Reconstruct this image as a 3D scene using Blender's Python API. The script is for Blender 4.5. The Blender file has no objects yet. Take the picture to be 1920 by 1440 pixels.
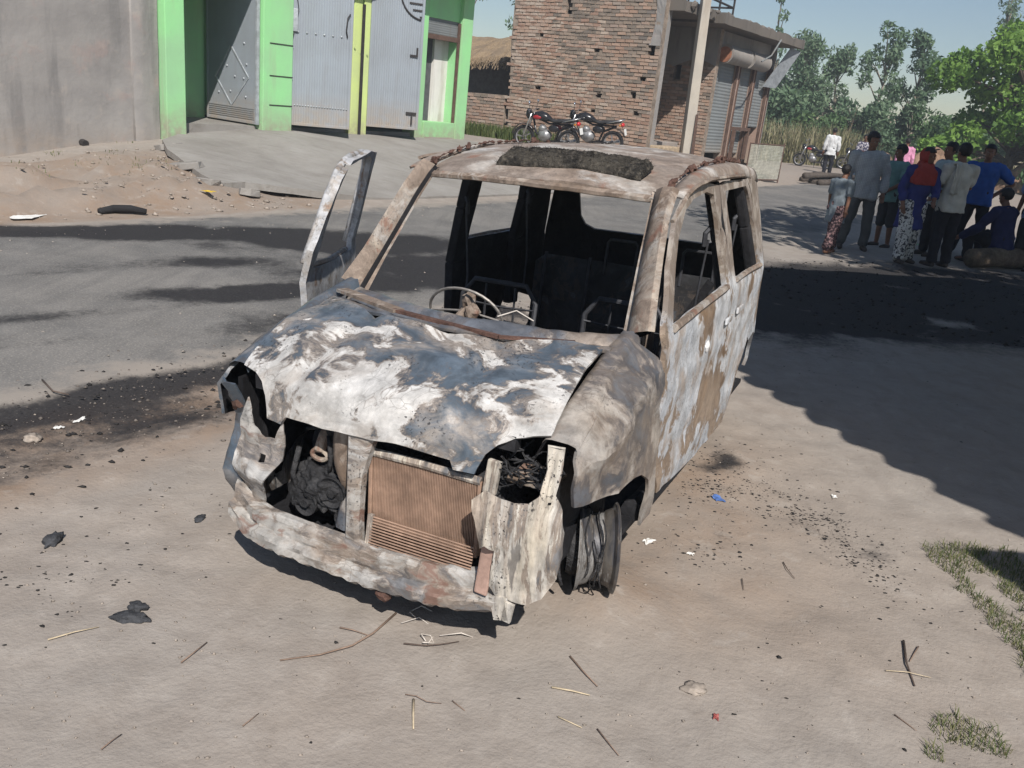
import bpy, bmesh, math, random
import numpy as np
from mathutils import Vector, Matrix, noise, geometry
PI = math.pi
scene = bpy.context.scene
COL = scene.collection

# ---------------------------------------------------------------- camera
cam_data = bpy.data.cameras.new('camera')
cam = bpy.data.objects.new('camera', cam_data)
COL.objects.link(cam)
cam_data.sensor_width = 36.0
cam_data.lens = 1627.63 / 1920.0 * 36.0
cam_data.clip_start = 0.05
cam_data.clip_end = 3000.0
CAM_R = ((0.99439, 0.03313, 0.10049), (0.10581, -0.31138, -0.94438), (0.0, 0.94971, -0.31313))
CAM_H = 1.7125
cam.matrix_world = Matrix((
    (CAM_R[0][0], -CAM_R[1][0], -CAM_R[2][0], 0.0),
    (CAM_R[0][1], -CAM_R[1][1], -CAM_R[2][1], 0.0),
    (CAM_R[0][2], -CAM_R[1][2], -CAM_R[2][2], CAM_H),
    (0, 0, 0, 1)))
scene.camera = cam

# ---------------------------------------------------------------- sky, sun, exposure
SUN_EL = math.radians(46.0)
SUN_H = Vector((0.22, -0.975)).normalized()
world = bpy.data.worlds.new('World')
scene.world = world
world.use_nodes = True
wn = world.node_tree
sky = wn.nodes.new('ShaderNodeTexSky')
sky.sky_type = 'NISHITA'
sky.sun_disc = False
sky.sun_elevation = SUN_EL
sky.sun_rotation = math.atan2(SUN_H.x, SUN_H.y)
sky.altitude = 150.0
sky.air_density = 1.0
sky.dust_density = 0.5
sky.ozone_density = 1.2
wbg = wn.nodes['Background']
wn.links.new(sky.outputs[0], wbg.inputs[0])
wbg.inputs[1].default_value = 0.078
sd = bpy.data.lights.new('sun', 'SUN')
sd.energy = 5.0
sd.angle = math.radians(0.53)
sd.color = (1.0, 0.945, 0.875)
sun = bpy.data.objects.new('sun', sd)
COL.objects.link(sun)
to_sun = Vector((SUN_H.x * math.cos(SUN_EL), SUN_H.y * math.cos(SUN_EL), math.sin(SUN_EL)))
sun.rotation_euler = to_sun.to_track_quat('Z', 'Y').to_euler()
sun.location = (20, -16, 30)
scene.view_settings.view_transform = 'Standard'
scene.view_settings.look = 'None'
scene.view_settings.exposure = 0.15
scene.view_settings.gamma = 1.0
scene.view_settings.use_curve_mapping = False
scene.cycles.max_bounces = 4
scene.cycles.diffuse_bounces = 2
scene.cycles.glossy_bounces = 2
scene.cycles.use_adaptive_sampling = True
scene.cycles.adaptive_threshold = 0.02

# ---------------------------------------------------------------- helpers
RD = (0.557, 0.831)          # direction of the road
RN = (-0.831, 0.557)         # across the road, away from the camera
RANG = math.atan2(RD[1], RD[0])


def W(s, t, z=0.0):
    return Vector((s * RD[0] + t * RN[0], s * RD[1] + t * RN[1], z))


def st_of(x, y):
    return x * RD[0] + y * RD[1], x * RN[0] + y * RN[1]


def tag(o, label=None, cat=None, group=None, kind=None):
    if label: o['label'] = label
    if cat: o['category'] = cat
    if group: o['group'] = group
    if kind: o['kind'] = kind
    return o


def empty(name, loc=(0, 0, 0), rz=0.0, label=None, cat=None, group=None):
    o = bpy.data.objects.new(name, None)
    COL.objects.link(o)
    o.location = loc
    o.rotation_euler = (0, 0, rz)
    o.empty_display_size = 0.2
    return tag(o, label, cat, group)


def link(name, me, parent=None, loc=None, rot=None):
    o = bpy.data.objects.new(name, me)
    COL.objects.link(o)
    if parent: o.parent = parent
    if loc is not None: o.location = loc
    if rot is not None: o.rotation_euler = rot
    return o


class MB:
    """collects geometry for ONE mesh"""
    def __init__(self):
        self.v = []; self.f = []; self.m = []

    def add(self, verts, faces, mi=0):
        b = len(self.v)
        self.v += [tuple(p) for p in verts]
        self.f += [tuple(b + i for i in f) for f in faces]
        self.m += [mi] * len(faces)
        return self

    def box(self, x0, x1, y0, y1, z0, z1, mi=0):
        v = [(x0, y0, z0), (x1, y0, z0), (x1, y1, z0), (x0, y1, z0), (x0, y0, z1), (x1, y0, z1), (x1, y1, z1), (x0, y1, z1)]
        return self.add(v, [(0, 3, 2, 1), (4, 5, 6, 7), (0, 1, 5, 4), (1, 2, 6, 5), (2, 3, 7, 6), (3, 0, 4, 7)], mi)

    def bar(self, p, q, w, h, up=(0, 0, 1), mi=0):
        p = Vector(p); q = Vector(q); d = (q - p).normalized()
        u = Vector(up)
        if abs(d.dot(u)) > 0.97: u = Vector((0, 1, 0))
        a = d.cross(u).normalized() * w / 2; b = a.cross(d).normalized() * h / 2
        v = [p - a - b, p + a - b, p + a + b, p - a + b, q - a - b, q + a - b, q + a + b, q - a + b]
        return self.add(v, [(0, 3, 2, 1), (4, 5, 6, 7), (0, 1, 5, 4), (1, 2, 6, 5), (2, 3, 7, 6), (3, 0, 4, 7)], mi)

    def tube(self, pts, r, n=8, cap=True, mi=0):
        pts = [Vector(p) for p in pts]
        rr = r if isinstance(r, (list, tuple)) else [r] * len(pts)
        rings = []; ref = None
        for i, p in enumerate(pts):
            d = (pts[min(i + 1, len(pts) - 1)] - pts[max(i - 1, 0)])
            if d.length < 1e-7: d = Vector((0, 0, 1))
            d.normalize()
            if ref is None:
                ref = Vector((0, 0, 1)) if abs(d.z) < 0.9 else Vector((1, 0, 0))
            a = d.cross(ref)
            if a.length < 1e-5: a = d.cross(Vector((0.3, 0.7, 0.2)))
            a.normalize(); b = a.cross(d).normalized(); ref = b
            rings.append([p + (a * math.cos(2 * PI * k / n) + b * math.sin(2 * PI * k / n)) * rr[i] for k in range(n)])
        v = [q for ring in rings for q in ring]; f = []
        for i in range(len(pts) - 1):
            for k in range(n):
                k2 = (k + 1) % n
                f.append((i * n + k, i * n + k2, (i + 1) * n + k2, (i + 1) * n + k))
        if cap:
            f.append(tuple(range(n))[::-1]); f.append(tuple((len(pts) - 1) * n + k for k in range(n)))
        return self.add(v, f, mi)

    def lathe(self, prof, c=(0, 0, 0), axis='y', n=24, mi=0):
        """prof: list of (radius, along axis)"""
        v = []
        for (r, a) in prof:
            for k in range(n):
                x = r * math.cos(2 * PI * k / n); y = r * math.sin(2 * PI * k / n)
                if axis == 'y': q = (x, a, y)
                elif axis == 'x': q = (a, x, y)
                else: q = (x, y, a)
                v.append((q[0] + c[0], q[1] + c[1], q[2] + c[2]))
        f = []
        for i in range(len(prof) - 1):
            for k in range(n):
                k2 = (k + 1) % n
                f.append((i * n + k, i * n + k2, (i + 1) * n + k2, (i + 1) * n + k))
        return self.add(v, f, mi)

    def blob(self, c, r, seed=0, rough=0.25, freq=1.5, lev=2, mi=0):
        bm = bmesh.new()
        bmesh.ops.create_icosphere(bm, subdivisions=lev, radius=1.0)
        rx, ry, rz = r if isinstance(r, (list, tuple)) else (r, r, r)
        off = Vector((seed * 3.1, seed * 1.7, seed * 0.9))
        vs = []
        for vv in bm.verts:
            k = 1.0 + rough * noise.noise(vv.co * freq + off)
            vs.append((c[0] + vv.co.x * rx * k, c[1] + vv.co.y * ry * k, c[2] + vv.co.z * rz * k))
        fs = [tuple(q.index for q in ff.verts) for ff in bm.faces]
        bm.free()
        return self.add(vs, fs, mi)

    def grid(self, fn, nu, nv, mi=0, closed=False):
        v = [fn(i / nu, j / nv) for i in range(nu + 1) for j in range(nv + 1)]
        f = [(i * (nv + 1) + j, (i + 1) * (nv + 1) + j, (i + 1) * (nv + 1) + j + 1, i * (nv + 1) + j + 1) for i in range(nu) for j in range(nv)]
        return self.add(v, f, mi)

    def mesh(self, name, mats=None, smooth=False, bevel=0.0, auto=None):
        me = bpy.data.meshes.new(name)
        me.from_pydata(self.v, [], self.f)
        if mats is not None:
            for m in (mats if isinstance(mats, (list, tuple)) else [mats]): me.materials.append(m)
        if len(set(self.m)) > 1:
            me.polygons.foreach_set('material_index', self.m)
        if bevel > 0:
            bm = bmesh.new(); bm.from_mesh(me)
            bmesh.ops.bevel(bm, geom=[e for e in bm.edges if len(e.link_faces) == 2 and e.calc_face_angle(0) > 0.6], offset=bevel, segments=2, affect='EDGES', profile=0.6, clamp_overlap=True)
            bm.to_mesh(me); bm.free()
        if smooth or auto:
            me.polygons.foreach_set('use_smooth', [True] * len(me.polygons))
        if auto:
            me.set_sharp_from_angle(angle=math.radians(auto))
        me.update()
        return me

    def build(self, name, mats, parent=None, smooth=False, bevel=0.0, auto=None, loc=None, rot=None):
        return link(name, self.mesh(name, mats, smooth, bevel, auto), parent, loc, rot)


def in_poly(p, poly):
    x, y = p; c = False; j = len(poly) - 1
    for i in range(len(poly)):
        xi, yi = poly[i]; xj, yj = poly[j]
        if (yi > y) != (yj > y) and x < (xj - xi) * (y - yi) / (yj - yi + 1e-12) + xi: c = not c
        j = i
    return c


def resample(poly, step):
    out = []
    for i in range(len(poly)):
        a = poly[i]; b = poly[(i + 1) % len(poly)]
        L = math.hypot(b[0] - a[0], b[1] - a[1]); n = max(1, int(L / step + 0.5))
        for k in range(n): out.append((a[0] + (b[0] - a[0]) * k / n, a[1] + (b[1] - a[1]) * k / n))
    return out


def sheet(outline, holes, fmap, step, thick=0.0, inward=None, mats=1):
    """triangulated sheet with real holes; fmap(u,v)->Vector.  Returns MB with outer skin (mat 0),
    inner skin (mat 1) and rims."""
    rnd = random.Random(7)
    pts = []; edges = []
    loops = [resample(outline, step)] + [resample(h, step) for h in holes]
    for lp in loops:
        b = len(pts); pts += lp
        edges += [(b + i, b + (i + 1) % len(lp)) for i in range(len(lp))]
    xs = [p[0] for p in loops[0]]; ys = [p[1] for p in loops[0]]
    y = min(ys) + step * .5; row = 0
    while y < max(ys):
        x = min(xs) + step * (.5 if row % 2 else 1.0)
        while x < max(xs):
            q = (x + rnd.uniform(-.12, .12) * step, y + rnd.uniform(-.12, .12) * step)
            if in_poly(q, loops[0]) and not any(in_poly(q, h) for h in loops[1:]):
                ok = True
                for lp in loops:
                    for p in lp:
                        if (p[0] - q[0]) ** 2 + (p[1] - q[1]) ** 2 < (step * .45) ** 2: ok = False; break
                    if not ok: break
                if ok: pts.append(q)
            x += step
        y += step * .87; row += 1
    vo, eo, fo, _, _, _ = geometry.delaunay_2d_cdt([Vector(p) for p in pts], edges, [], 0, 1e-6)
    tris = []
    for f in fo:
        cx = sum(vo[i].x for i in f) / 3; cy = sum(vo[i].y for i in f) / 3
        if in_poly((cx, cy), loops[0]) and not any(in_poly((cx, cy), h) for h in loops[1:]): tris.append(tuple(f))
    P = [Vector(fmap(q.x, q.y)) for q in vo]
    mb = MB()
    if thick <= 0:
        mb.add(P, tris); return mb
    nr = [Vector() for _ in P]
    for f in tris:
        n = (P[f[1]] - P[f[0]]).cross(P[f[2]] - P[f[0]])
        for i in f: nr[i] += n
    flip = False
    if inward is not None:
        tot = sum((n.dot(Vector(inward)) for n in nr), 0.0)
        flip = tot > 0
    for n in nr:
        if n.length > 0: n.normalize()
        if flip: n.negate()
    if flip: tris = [t[::-1] for t in tris]
    mb.add(P, tris, 0)
    b = len(P)
    mb.v += [tuple(p - n * thick) for p, n in zip(P, nr)]
    mb.f += [tuple(b + i for i in t[::-1]) for t in tris]; mb.m += [1 if mats > 1 else 0] * len(tris)
    cnt = {}
    for t in tris:
        for k in range(3):
            e = (t[k], t[(k + 1) % 3]); cnt[e] = cnt.get(e, 0) + 1
    for e in list(cnt):
        if (e[1], e[0]) not in cnt:
            mb.f.append((e[1], e[0], b + e[0], b + e[1])); mb.m.append(0)
    return mb


def fbm(p, oct=4):
    a = 1.0; s = 0.0; q = Vector(p)
    for _ in range(oct):
        s += a * noise.noise(q); q = q * 2.03 + Vector((7.1, 3.3, 1.9)); a *= 0.5
    return s


def lerp(a, b, t): return a + (b - a) * t


def smooth(x):
    x = max(0.0, min(1.0, x)); return x * x * (3 - 2 * x)


def interp(x, tab):
    if x <= tab[0][0]: return tab[0][1]
    for (a, va), (b, vb) in zip(tab, tab[1:]):
        if x <= b: return va + (vb - va) * (x - a) / (b - a)
    return tab[-1][1]


# ---------------------------------------------------------------- materials
class NT:
    def __init__(self, name):
        self.mat = bpy.data.materials.new(name); self.mat.use_nodes = True
        self.t = self.mat.node_tree; self.n = self.t.nodes; self.l = self.t.links
        self.b = self.n['Principled BSDF']

    def set(self, sock, v):
        if hasattr(v, 'is_output') or isinstance(v, bpy.types.NodeSocket): self.l.new(v, sock)
        else:
            if isinstance(v, (tuple, list)) and len(v) == 3 and sock.type == 'RGBA': v = (*v, 1.0)
            sock.default_value = v

    def coord(self, kind='Object', scale=None, rot=None, loc=None):
        c = self.n.new('ShaderNodeTexCoord').outputs[kind]
        if scale is None and rot is None and loc is None: return c
        m = self.n.new('ShaderNodeMapping'); self.l.new(c, m.inputs[0])
        if scale is not None: m.inputs['Scale'].default_value = scale if isinstance(scale, (tuple, list)) else (scale,) * 3
        if rot is not None: m.inputs['Rotation'].default_value = rot
        if loc is not None: m.inputs['Location'].default_value = loc
        return m.outputs[0]

    def noise(self, vec, scale, detail=5.0, rough=0.55, dist=0.0, out='Fac'):
        k = self.n.new('ShaderNodeTexNoise'); self.l.new(vec, k.inputs['Vector'])
        k.inputs['Scale'].default_value = scale; k.inputs['Detail'].default_value = detail
        k.inputs['Roughness'].default_value = rough; k.inputs['Distortion'].default_value = dist
        return k.outputs[out]

    def voro(self, vec, scale, feature='F1', out='Distance', rnd=1.0):
        k = self.n.new('ShaderNodeTexVoronoi'); k.feature = feature; self.l.new(vec, k.inputs['Vector'])
        k.inputs['Scale'].default_value = scale; k.inputs['Randomness'].default_value = rnd
        return k.outputs[out]

    def wave(self, vec, scale, axis='X', dist=0.0, prof='SIN'):
        k = self.n.new('ShaderNodeTexWave'); k.bands_direction = axis; k.wave_profile = prof; self.l.new(vec, k.inputs['Vector'])
        k.inputs['Scale'].default_value = scale; k.inputs['Distortion'].default_value = dist
        return k.outputs['Fac']

    def ramp(self, fac, stops, mode='LINEAR'):
        k = self.n.new('ShaderNodeValToRGB'); self.set(k.inputs[0], fac); cr = k.color_ramp; cr.interpolation = mode
        while len(cr.elements) < len(stops): cr.elements.new(0.5)
        for e, (p, c) in zip(cr.elements, stops):
            e.position = p
            if not isinstance(c, (tuple, list)): c = (c, c, c)
            e.color = (*c, 1.0) if len(c) == 3 else c
        return k.outputs[0]

    def mix(self, fac, a, b, blend='MIX'):
        k = self.n.new('ShaderNodeMix'); k.data_type = 'RGBA'; k.blend_type = blend
        self.set(k.inputs[0], fac); self.set(k.inputs[6], a); self.set(k.inputs[7], b)
        return k.outputs[2]

    def math(self, op, a, b=0.5, clamp=False):
        k = self.n.new('ShaderNodeMath'); k.operation = op; k.use_clamp = clamp
        self.set(k.inputs[0], a); self.set(k.inputs[1], b)
        return k.outputs[0]

    def rng(self, v, a, b, lo=0.0, hi=1.0):
        k = self.n.new('ShaderNodeMapRange'); k.interpolation_type = 'SMOOTHSTEP'; self.set(k.inputs[0], v)
        k.inputs[1].default_value = a; k.inputs[2].default_value = b; k.inputs[3].default_value = lo; k.inputs[4].default_value = hi
        return k.outputs[0]

    def sep(self, vec):
        k = self.n.new('ShaderNodeSeparateXYZ'); self.l.new(vec, k.inputs[0]); return k.outputs

    def attr(self, name):
        k = self.n.new('ShaderNodeAttribute'); k.attribute_name = name; return k.outputs['Fac']

    def rand(self):
        return self.n.new('ShaderNodeObjectInfo').outputs['Random']

    def hsv(self, col, h=0.5, s=1.0, v=1.0):
        k = self.n.new('ShaderNodeHueSaturation'); self.set(k.inputs['Color'], col)
        self.set(k.inputs['Hue'], h); self.set(k.inputs['Saturation'], s); self.set(k.inputs['Value'], v)
        return k.outputs[0]

    def bump(self, h, strength=0.5, dist=0.01, prev=None):
        k = self.n.new('ShaderNodeBump'); self.set(k.inputs['Height'], h)
        k.inputs['Strength'].default_value = strength; k.inputs['Distance'].default_value = dist
        if prev is not None: self.l.new(prev, k.inputs['Normal'])
        return k.outputs[0]

    def out(self, col, rough=0.8, metal=0.0, normal=None, spec=0.3):
        self.set(self.b.inputs['Base Color'], col); self.set(self.b.inputs['Roughness'], rough)
        self.set(self.b.inputs['Metallic'], metal); self.b.inputs['Specular IOR Level'].default_value = spec
        if normal is not None: self.l.new(normal, self.b.inputs['Normal'])
        return self.mat


_mc = {}


def plain(name, col, rough=0.7, metal=0.0, var=0.25, scale=8.0, bump=0.15, spec=0.3):
    """one colour with mottling and a little relief"""
    if name in _mc: return _mc[name]
    k = NT(name); c = k.coord()
    n1 = k.noise(c, scale, 6.0, 0.6)
    n2 = k.noise(c, scale * 5.3, 4.0, 0.6)
    f = k.rng(n1, 0.3, 0.7, 1 - var, 1 + var * 0.6)
    g = k.rng(n2, 0.3, 0.7, 1 - var * .5, 1 + var * .4)
    col2 = k.hsv(col, 0.5, 1.0, k.math('MULTIPLY', f, g))
    nb = k.bump(n2, bump, 0.01) if bump else None
    _mc[name] = k.out(col2, rough, metal, nb, spec)
    return _mc[name]
# ================================================================= terrain
E_TAB = [(-60, .05), (2, .06), (5, .10), (6.2, .17), (7.4, .36), (8.6, .47), (10.5, .66), (16, .62), (20, .65), (24, .60), (28, .36), (33, .16), (45, .12), (300, .12)]


def terrain(x, y):
    s, t = st_of(x, y)
    if t <= 9.0: z = 0.0
    else:
        tb = interp(s, [(17, 13.0), (19.5, 10.3)])
        k = min(1.0, (t - 9.0) / (tb - 9.0))
        z = interp(s, E_TAB) * (.65 * k + .35 * smooth(k))
        # rough dirt mound left of the concrete ramp
        m = smooth((t - 9.15) / .8) * smooth((13.3 - t) / 2.0) * smooth((8.3 - s) / 1.3) * smooth((s + 2) / 4)
        if m > 0:
            z += m * (.15 + .22 * fbm((x * 1.5, y * 1.5, 0.0), 4) + .08 * fbm((x * 6, y * 6, 3.0), 3))
    if t < 4.0:
        # foreground soil: gentle undulation, footprints, and a soft shoulder beside the road
        k = smooth((4.0 - t) / .5)
        z += k * (.020 * fbm((x * .9, y * .9, 5.0), 3) + .010 * fbm((x * 6.0, y * 6.0, 9.0), 3))
        z -= .035 * math.exp(-((t - 3.75) / .22) ** 2)
        z += .072 * math.exp(-(((x - .36) / .26) ** 2 + ((y - 2.76) / .26) ** 2))
        # wheel tracks and scuffed footprints in the dust
        q_ = x * .8 + y * .35
        for o_ in (-.62, 1.15): z -= k * .012 * math.exp(-((q_ - o_ - .05 * math.sin(y * 1.3)) / .075) ** 2)
        z -= k * .012 * max(0.0, noise.noise(Vector((x * 3.4, y * 2.6, 12.0))) - .25) * 2
    return z


def blackening(x, y):
    """how black the ground is: soot around the car, dark bands across the road"""
    s, t = st_of(x, y)
    n = fbm((x * 1.1, y * 1.1, 2.0), 4); n2 = fbm((x * 3.7, y * 3.7, 4.0), 3)

    def g(s0, t0, a, b, ang=0.0):
        ds, dt = s - s0, t - t0
        c, q = math.cos(ang), math.sin(ang)
        u = (ds * c + dt * q) / a; v = (-ds * q + dt * c) / b
        return math.exp(-(u * u + v * v))
    v = 0.0
    v = max(v, 1.9 * g(4.2, 8.6, 2.8, .32, -.42), 1.8 * g(5.7, 7.75, 1.8, .46, -.5), 1.7 * g(6.6, 6.9, 1.5, .66, -.55))  # dark bands across the road
    v = max(v, 1.7 * g(4.4, 5.5, .8, .26, -.35), 1.4 * g(6.3, 5.4, 1.4, .8, -.3), .7 * g(5.4, 6.3, 1.8, .35, -.4), .55 * g(3.9, 4.75, .9, .35, 0))
    v = max(v, .55 * g(2.9, 5.6, 1.6, .14, -.2), .5 * g(1.8, 5.2, 1.3, .1, -.15), .45 * g(2.2, 7.0, 2.2, .12, -.2))
    # roadside strip left of the car
    if s < 6: v = max(v, 1.25 * math.exp(-((t - 4.10 - .06 * n) / .15) ** 2) * smooth((s + 5) / 2), .55 * smooth((t - 3.25 - .12 * n) / .35) * smooth((4.3 - t) / .25) * smooth((s + 4) / 3))
    # black patch behind and right of the car
    bx, by = x - 4.6, y - 10.0
    c, q = math.cos(.42), math.sin(.42)
    u = (bx * c + by * q) / 4.2; w = (-bx * q + by * c) / 1.75
    v = max(v, 1.9 * math.exp(-(abs(u) ** 2.6 + abs(w) ** 2.6)))
    v = max(v, .75 * g(st_of(2.2, 8.6)[0], st_of(2.2, 8.6)[1], .9, .6))
    v = v * (1.0 + .75 * n + .35 * n2)
    # scattered flecks to the right of the car
    fl = max(.55 * math.exp(-(((x - 1.05) / .26) ** 2 + ((y - 4.25) / .42) ** 2)), .62 * math.exp(-(((x - 1.5 - .3 * (3.7 - y)) / .18) ** 2 + ((y - 3.62) / .36) ** 2)), .35 * math.exp(-(((x - .85) / .3) ** 2 + ((y - 3.3) / .25) ** 2)))
    v = max(v, fl * (.55 + 1.9 * n2))
    return max(0.0, min(1.0, v))


def brown_amount(x, y):
    s, t = st_of(x, y)
    n = fbm((x * 1.4, y * 1.4, 8.0), 3)
    v = .5 * math.exp(-(((x - .55) / .75) ** 2 + ((y - 2.95) / .45) ** 2)) + .55 * math.exp(-(((x - 1.0) / .6) ** 2 + ((y - 3.9) / .9) ** 2))
    v = max(v, .8 * smooth((t - 3.05 - .15 * n) / .4) * smooth((4.2 - t) / .2) * smooth((6.5 - s) / 2))
    if t > 9.0: v = max(v, .75 * smooth((9.8 - s) / 1.5) * smooth((12.9 - t) / 1.2))
    if t > 9 and s > 19: v = max(v, .5)
    return max(0.0, min(1.0, v * (1 + .8 * n)))


def axis_lines(a, b, step, far_a, far_b, g=1.045):
    L = list(np.arange(a, b + 1e-6, step)); st_ = step; x = L[-1]
    while x < far_b: st_ *= g; x += st_; L.append(x)
    st_ = step; x = L[0]; pre = []
    while x > far_a: st_ *= g; x -= st_; pre.append(x)
    return pre[::-1] + L


def soil_material(name, road=False):
    k = NT(name); c = k.coord()
    soot = k.attr('soot'); brown = k.attr('brown')  # soot also carries the dark road bands
    n0 = k.noise(c, .55, 2.0, .6); n1 = k.noise(c, 3.1, 5.0, .62); n2 = k.noise(c, 17.0, 4.0, .65); n3 = k.noise(c, 70.0, 3.0, .6)
    if road:
        base = k.ramp(n1, [(.25, (.105, .103, .101)), (.5, (.148, .145, .141)), (.75, (.205, .199, .190))])
        base = k.mix(k.rng(n0, .40, .66, 0, .8), base, (.215, .205, .192))
        streak = k.noise(k.coord(scale=(3.2, .35, 1.0), rot=(0, 0, .59)), 1.6, 4.0, .65)
        base = k.mix(k.rng(streak, .44, .66, 0, .45), base, (.12, .118, .116))
        vo = k.voro(c, 60.0)
        base = k.mix(k.rng(vo, .05, .5, .45, 0), base, (.36, .33, .295))
        base = k.mix(k.rng(n3, .55, .7, 0, .5), base, (.075, .072, .07))
    else:
        base = k.ramp(n1, [(.25, (.268, .230, .198)), (.5, (.310, .273, .240)), (.75, (.350, .313, .278))])
        base = k.mix(k.rng(n0, .38, .62, 0, .55), base, (.295, .272, .248))
        base = k.mix(k.rng(n2, .57, .74, 0, .35), base, (.24, .205, .175))
        base = k.mix(k.math('MULTIPLY', brown, k.rng(n1, .3, .65, .45, 1.0), True), base, (.255, .185, .135))
        n5 = k.noise(c, 7.5, 3, .6, .4)
        base = k.mix(k.rng(n5, .50, .68, 0, .30), base, (.225, .195, .17))
        base = k.mix(k.rng(n5, .30, .44, .35, 0), base, (.385, .35, .315))
        tr = k.noise(k.coord(scale=(2.2, .5, 1.0), rot=(0, 0, .42)), 3.0, 2, .55)
        base = k.mix(k.rng(tr, .52, .64, 0, .22), base, (.24, .21, .185))
        vo = k.voro(c, 38.0)
        base = k.mix(k.rng(vo, .02, .16, .5, 0), base, (.21, .185, .16))
    if road:
        eg = k.math('ADD', k.attr('edge'), k.math('MULTIPLY', k.math('SUBTRACT', n1, .5), 1.3))
        base = k.mix(k.rng(eg, .35, .75), base, (.285, .255, .225))
    sm = k.math('ADD', soot, k.math('MULTIPLY', k.math('SUBTRACT', n2, .5), .55))
    sm = k.math('ADD', sm, k.math('MULTIPLY', k.math('SUBTRACT', n3, .5), .35))
    sfac = k.rng(sm, .20, .80, 0.0, .95)
    sfac = k.math('MULTIPLY', sfac, k.rng(soot, .02, .12))
    sootcol = k.ramp(n3, [(.35, (.018, .018, .021)), (.66, (.034, .033, .035)), (.76, (.12, .115, .11))])
    col = k.mix(sfac, base, sootcol)
    h = k.math('ADD', k.math('MULTIPLY', n2, .7), k.math('MULTIPLY', n3, .35))
    h = k.math('ADD', h, k.math('MULTIPLY', n1, 1.2))
    nb = k.bump(h, .42 if not road else .35, .02 if not road else .008)
    return k.out(col, .95, 0, nb, .12)


M_SOIL = soil_material('dusty_soil'); M_ROAD = soil_material('dusty_asphalt', True)


def ground_mesh(name, pts, nx, ny, mat):
    me = bpy.data.meshes.new(name)
    f = [(i * ny + j, (i + 1) * ny + j, (i + 1) * ny + j + 1, i * ny + j + 1) for i in range(nx - 1) for j in range(ny - 1)]
    me.from_pydata(pts, [], f)
    me.materials.append(mat)
    a = me.attributes.new('soot', 'FLOAT', 'POINT'); b = me.attributes.new('brown', 'FLOAT', 'POINT')
    near = [(-14 < p[0] < 14 and -1 < p[1] < 26) for p in pts]
    a.data.foreach_set('value', [blackening(p[0], p[1]) if q else 0.0 for p, q in zip(pts, near)])
    b.data.foreach_set('value', [brown_amount(p[0], p[1]) if q else 0.3 for p, q in zip(pts, near)])
    e_ = me.attributes.new('edge', 'FLOAT', 'POINT')
    e_.data.foreach_set('value', [max(0.0, 1 - min(abs(st_of(p[0], p[1])[1] - 4.07), abs(st_of(p[0], p[1])[1] - 8.98)) / .8) for p in pts])
    me.polygons.foreach_set('use_smooth', [True] * len(me.polygons))
    o = link(name, me)
    return o


gx = axis_lines(-2.6, 2.9, .04, -900, 900, 1.05)
gy = axis_lines(1.6, 6.2, .045, -60, 1500, 1.05)
gp = [(x, y, terrain(x, y)) for x in gx for y in gy]
g = ground_mesh('ground', gp, len(gx), len(gy), M_SOIL)
tag(g, 'dusty beige soil ground blackened by soot around the burnt car', 'ground', kind='structure')

rs = axis_lines(-2.0, 13.0, .075, -70, 160, 1.06)
NT_ = 60
rp = []
for s_ in rs:
    e0 = 4.07 + .13 * fbm((s_ * .9, 1.0, 0), 4); e1 = 8.98 + .16 * fbm((s_ * .8, 5.0, 0), 4)
    for j in range(NT_ + 1):
        t_ = lerp(e0, e1, j / NT_); p = W(s_, t_)
        rim = min(1.0, min(j, NT_ - j) / 3.0)
        rp.append((p.x, p.y, -.012 + .026 * rim + .025 * (1 - ((t_ - 6.5) / 2.5) ** 2) + .004 * fbm((p.x * 2, p.y * 2, 0), 3)))
rd = ground_mesh('road', rp, len(rs), NT_ + 1, M_ROAD)
tag(rd, 'dusty grey asphalt road running behind the burnt car', 'road', kind='structure')

# broken concrete ramp in front of the green gatehouse
k = NT('worn_concrete'); c = k.coord()
n1 = k.noise(c, 1.3, 7, .62); n2 = k.noise(c, 9, 6, .65); n3 = k.noise(k.coord(scale=(1, 5, 1), rot=(0, 0, .25)), 2.2, 6, .6)
cc = k.ramp(n1, [(.3, (.22, .205, .19)), (.5, (.27, .255, .237)), (.7, (.31, .297, .28))])
cc = k.mix(k.rng(n3, .54, .68, 0, .5), cc, (.19, .175, .155))
cc = k.mix(k.rng(n2, .58, .75, 0, .4), cc, (.22, .20, .175))
M_RAMP = k.out(cc, .92, 0, k.bump(k.math('ADD', n2, n3), .6, .02), .15)


def ramp_z(s, t):
    k_ = min(1.0, (t - 9.0) / 4.0)
    return interp(s, E_TAB) * (.65 * k_ + .35 * smooth(k_))


ramp_out = [(9.0, 13.25), (8.72, 12.85), (8.2, 12.45), (7.85, 11.8), (7.62, 11.0), (7.42, 10.4), (7.36, 9.92), (7.78, 9.92), (8.1, 9.66), (8.8, 9.42), (10, 9.25), (12, 9.15), (14, 9.12), (16, 9.2), (17.4, 9.5), (17.0, 11.5), (16.5, 12.6), (16.35, 13.25)]


def ramp_map(s, t):
    d = .13 * smooth((9.8 - s) / 2.0) + .035
    p = W(s, t); n = fbm((p.x * 1.2, p.y * 1.2, 11.), 3)
    return Vector((p.x, p.y, ramp_z(s, t) + d + .012 * n))


rm = sheet(ramp_out, [], ramp_map, .22, .09, (0, 0, -1)).build('ramp', M_RAMP, smooth=False)
tag(rm, 'cracked concrete ramp sloping up to the green gatehouse', 'ramp', kind='structure')

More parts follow.
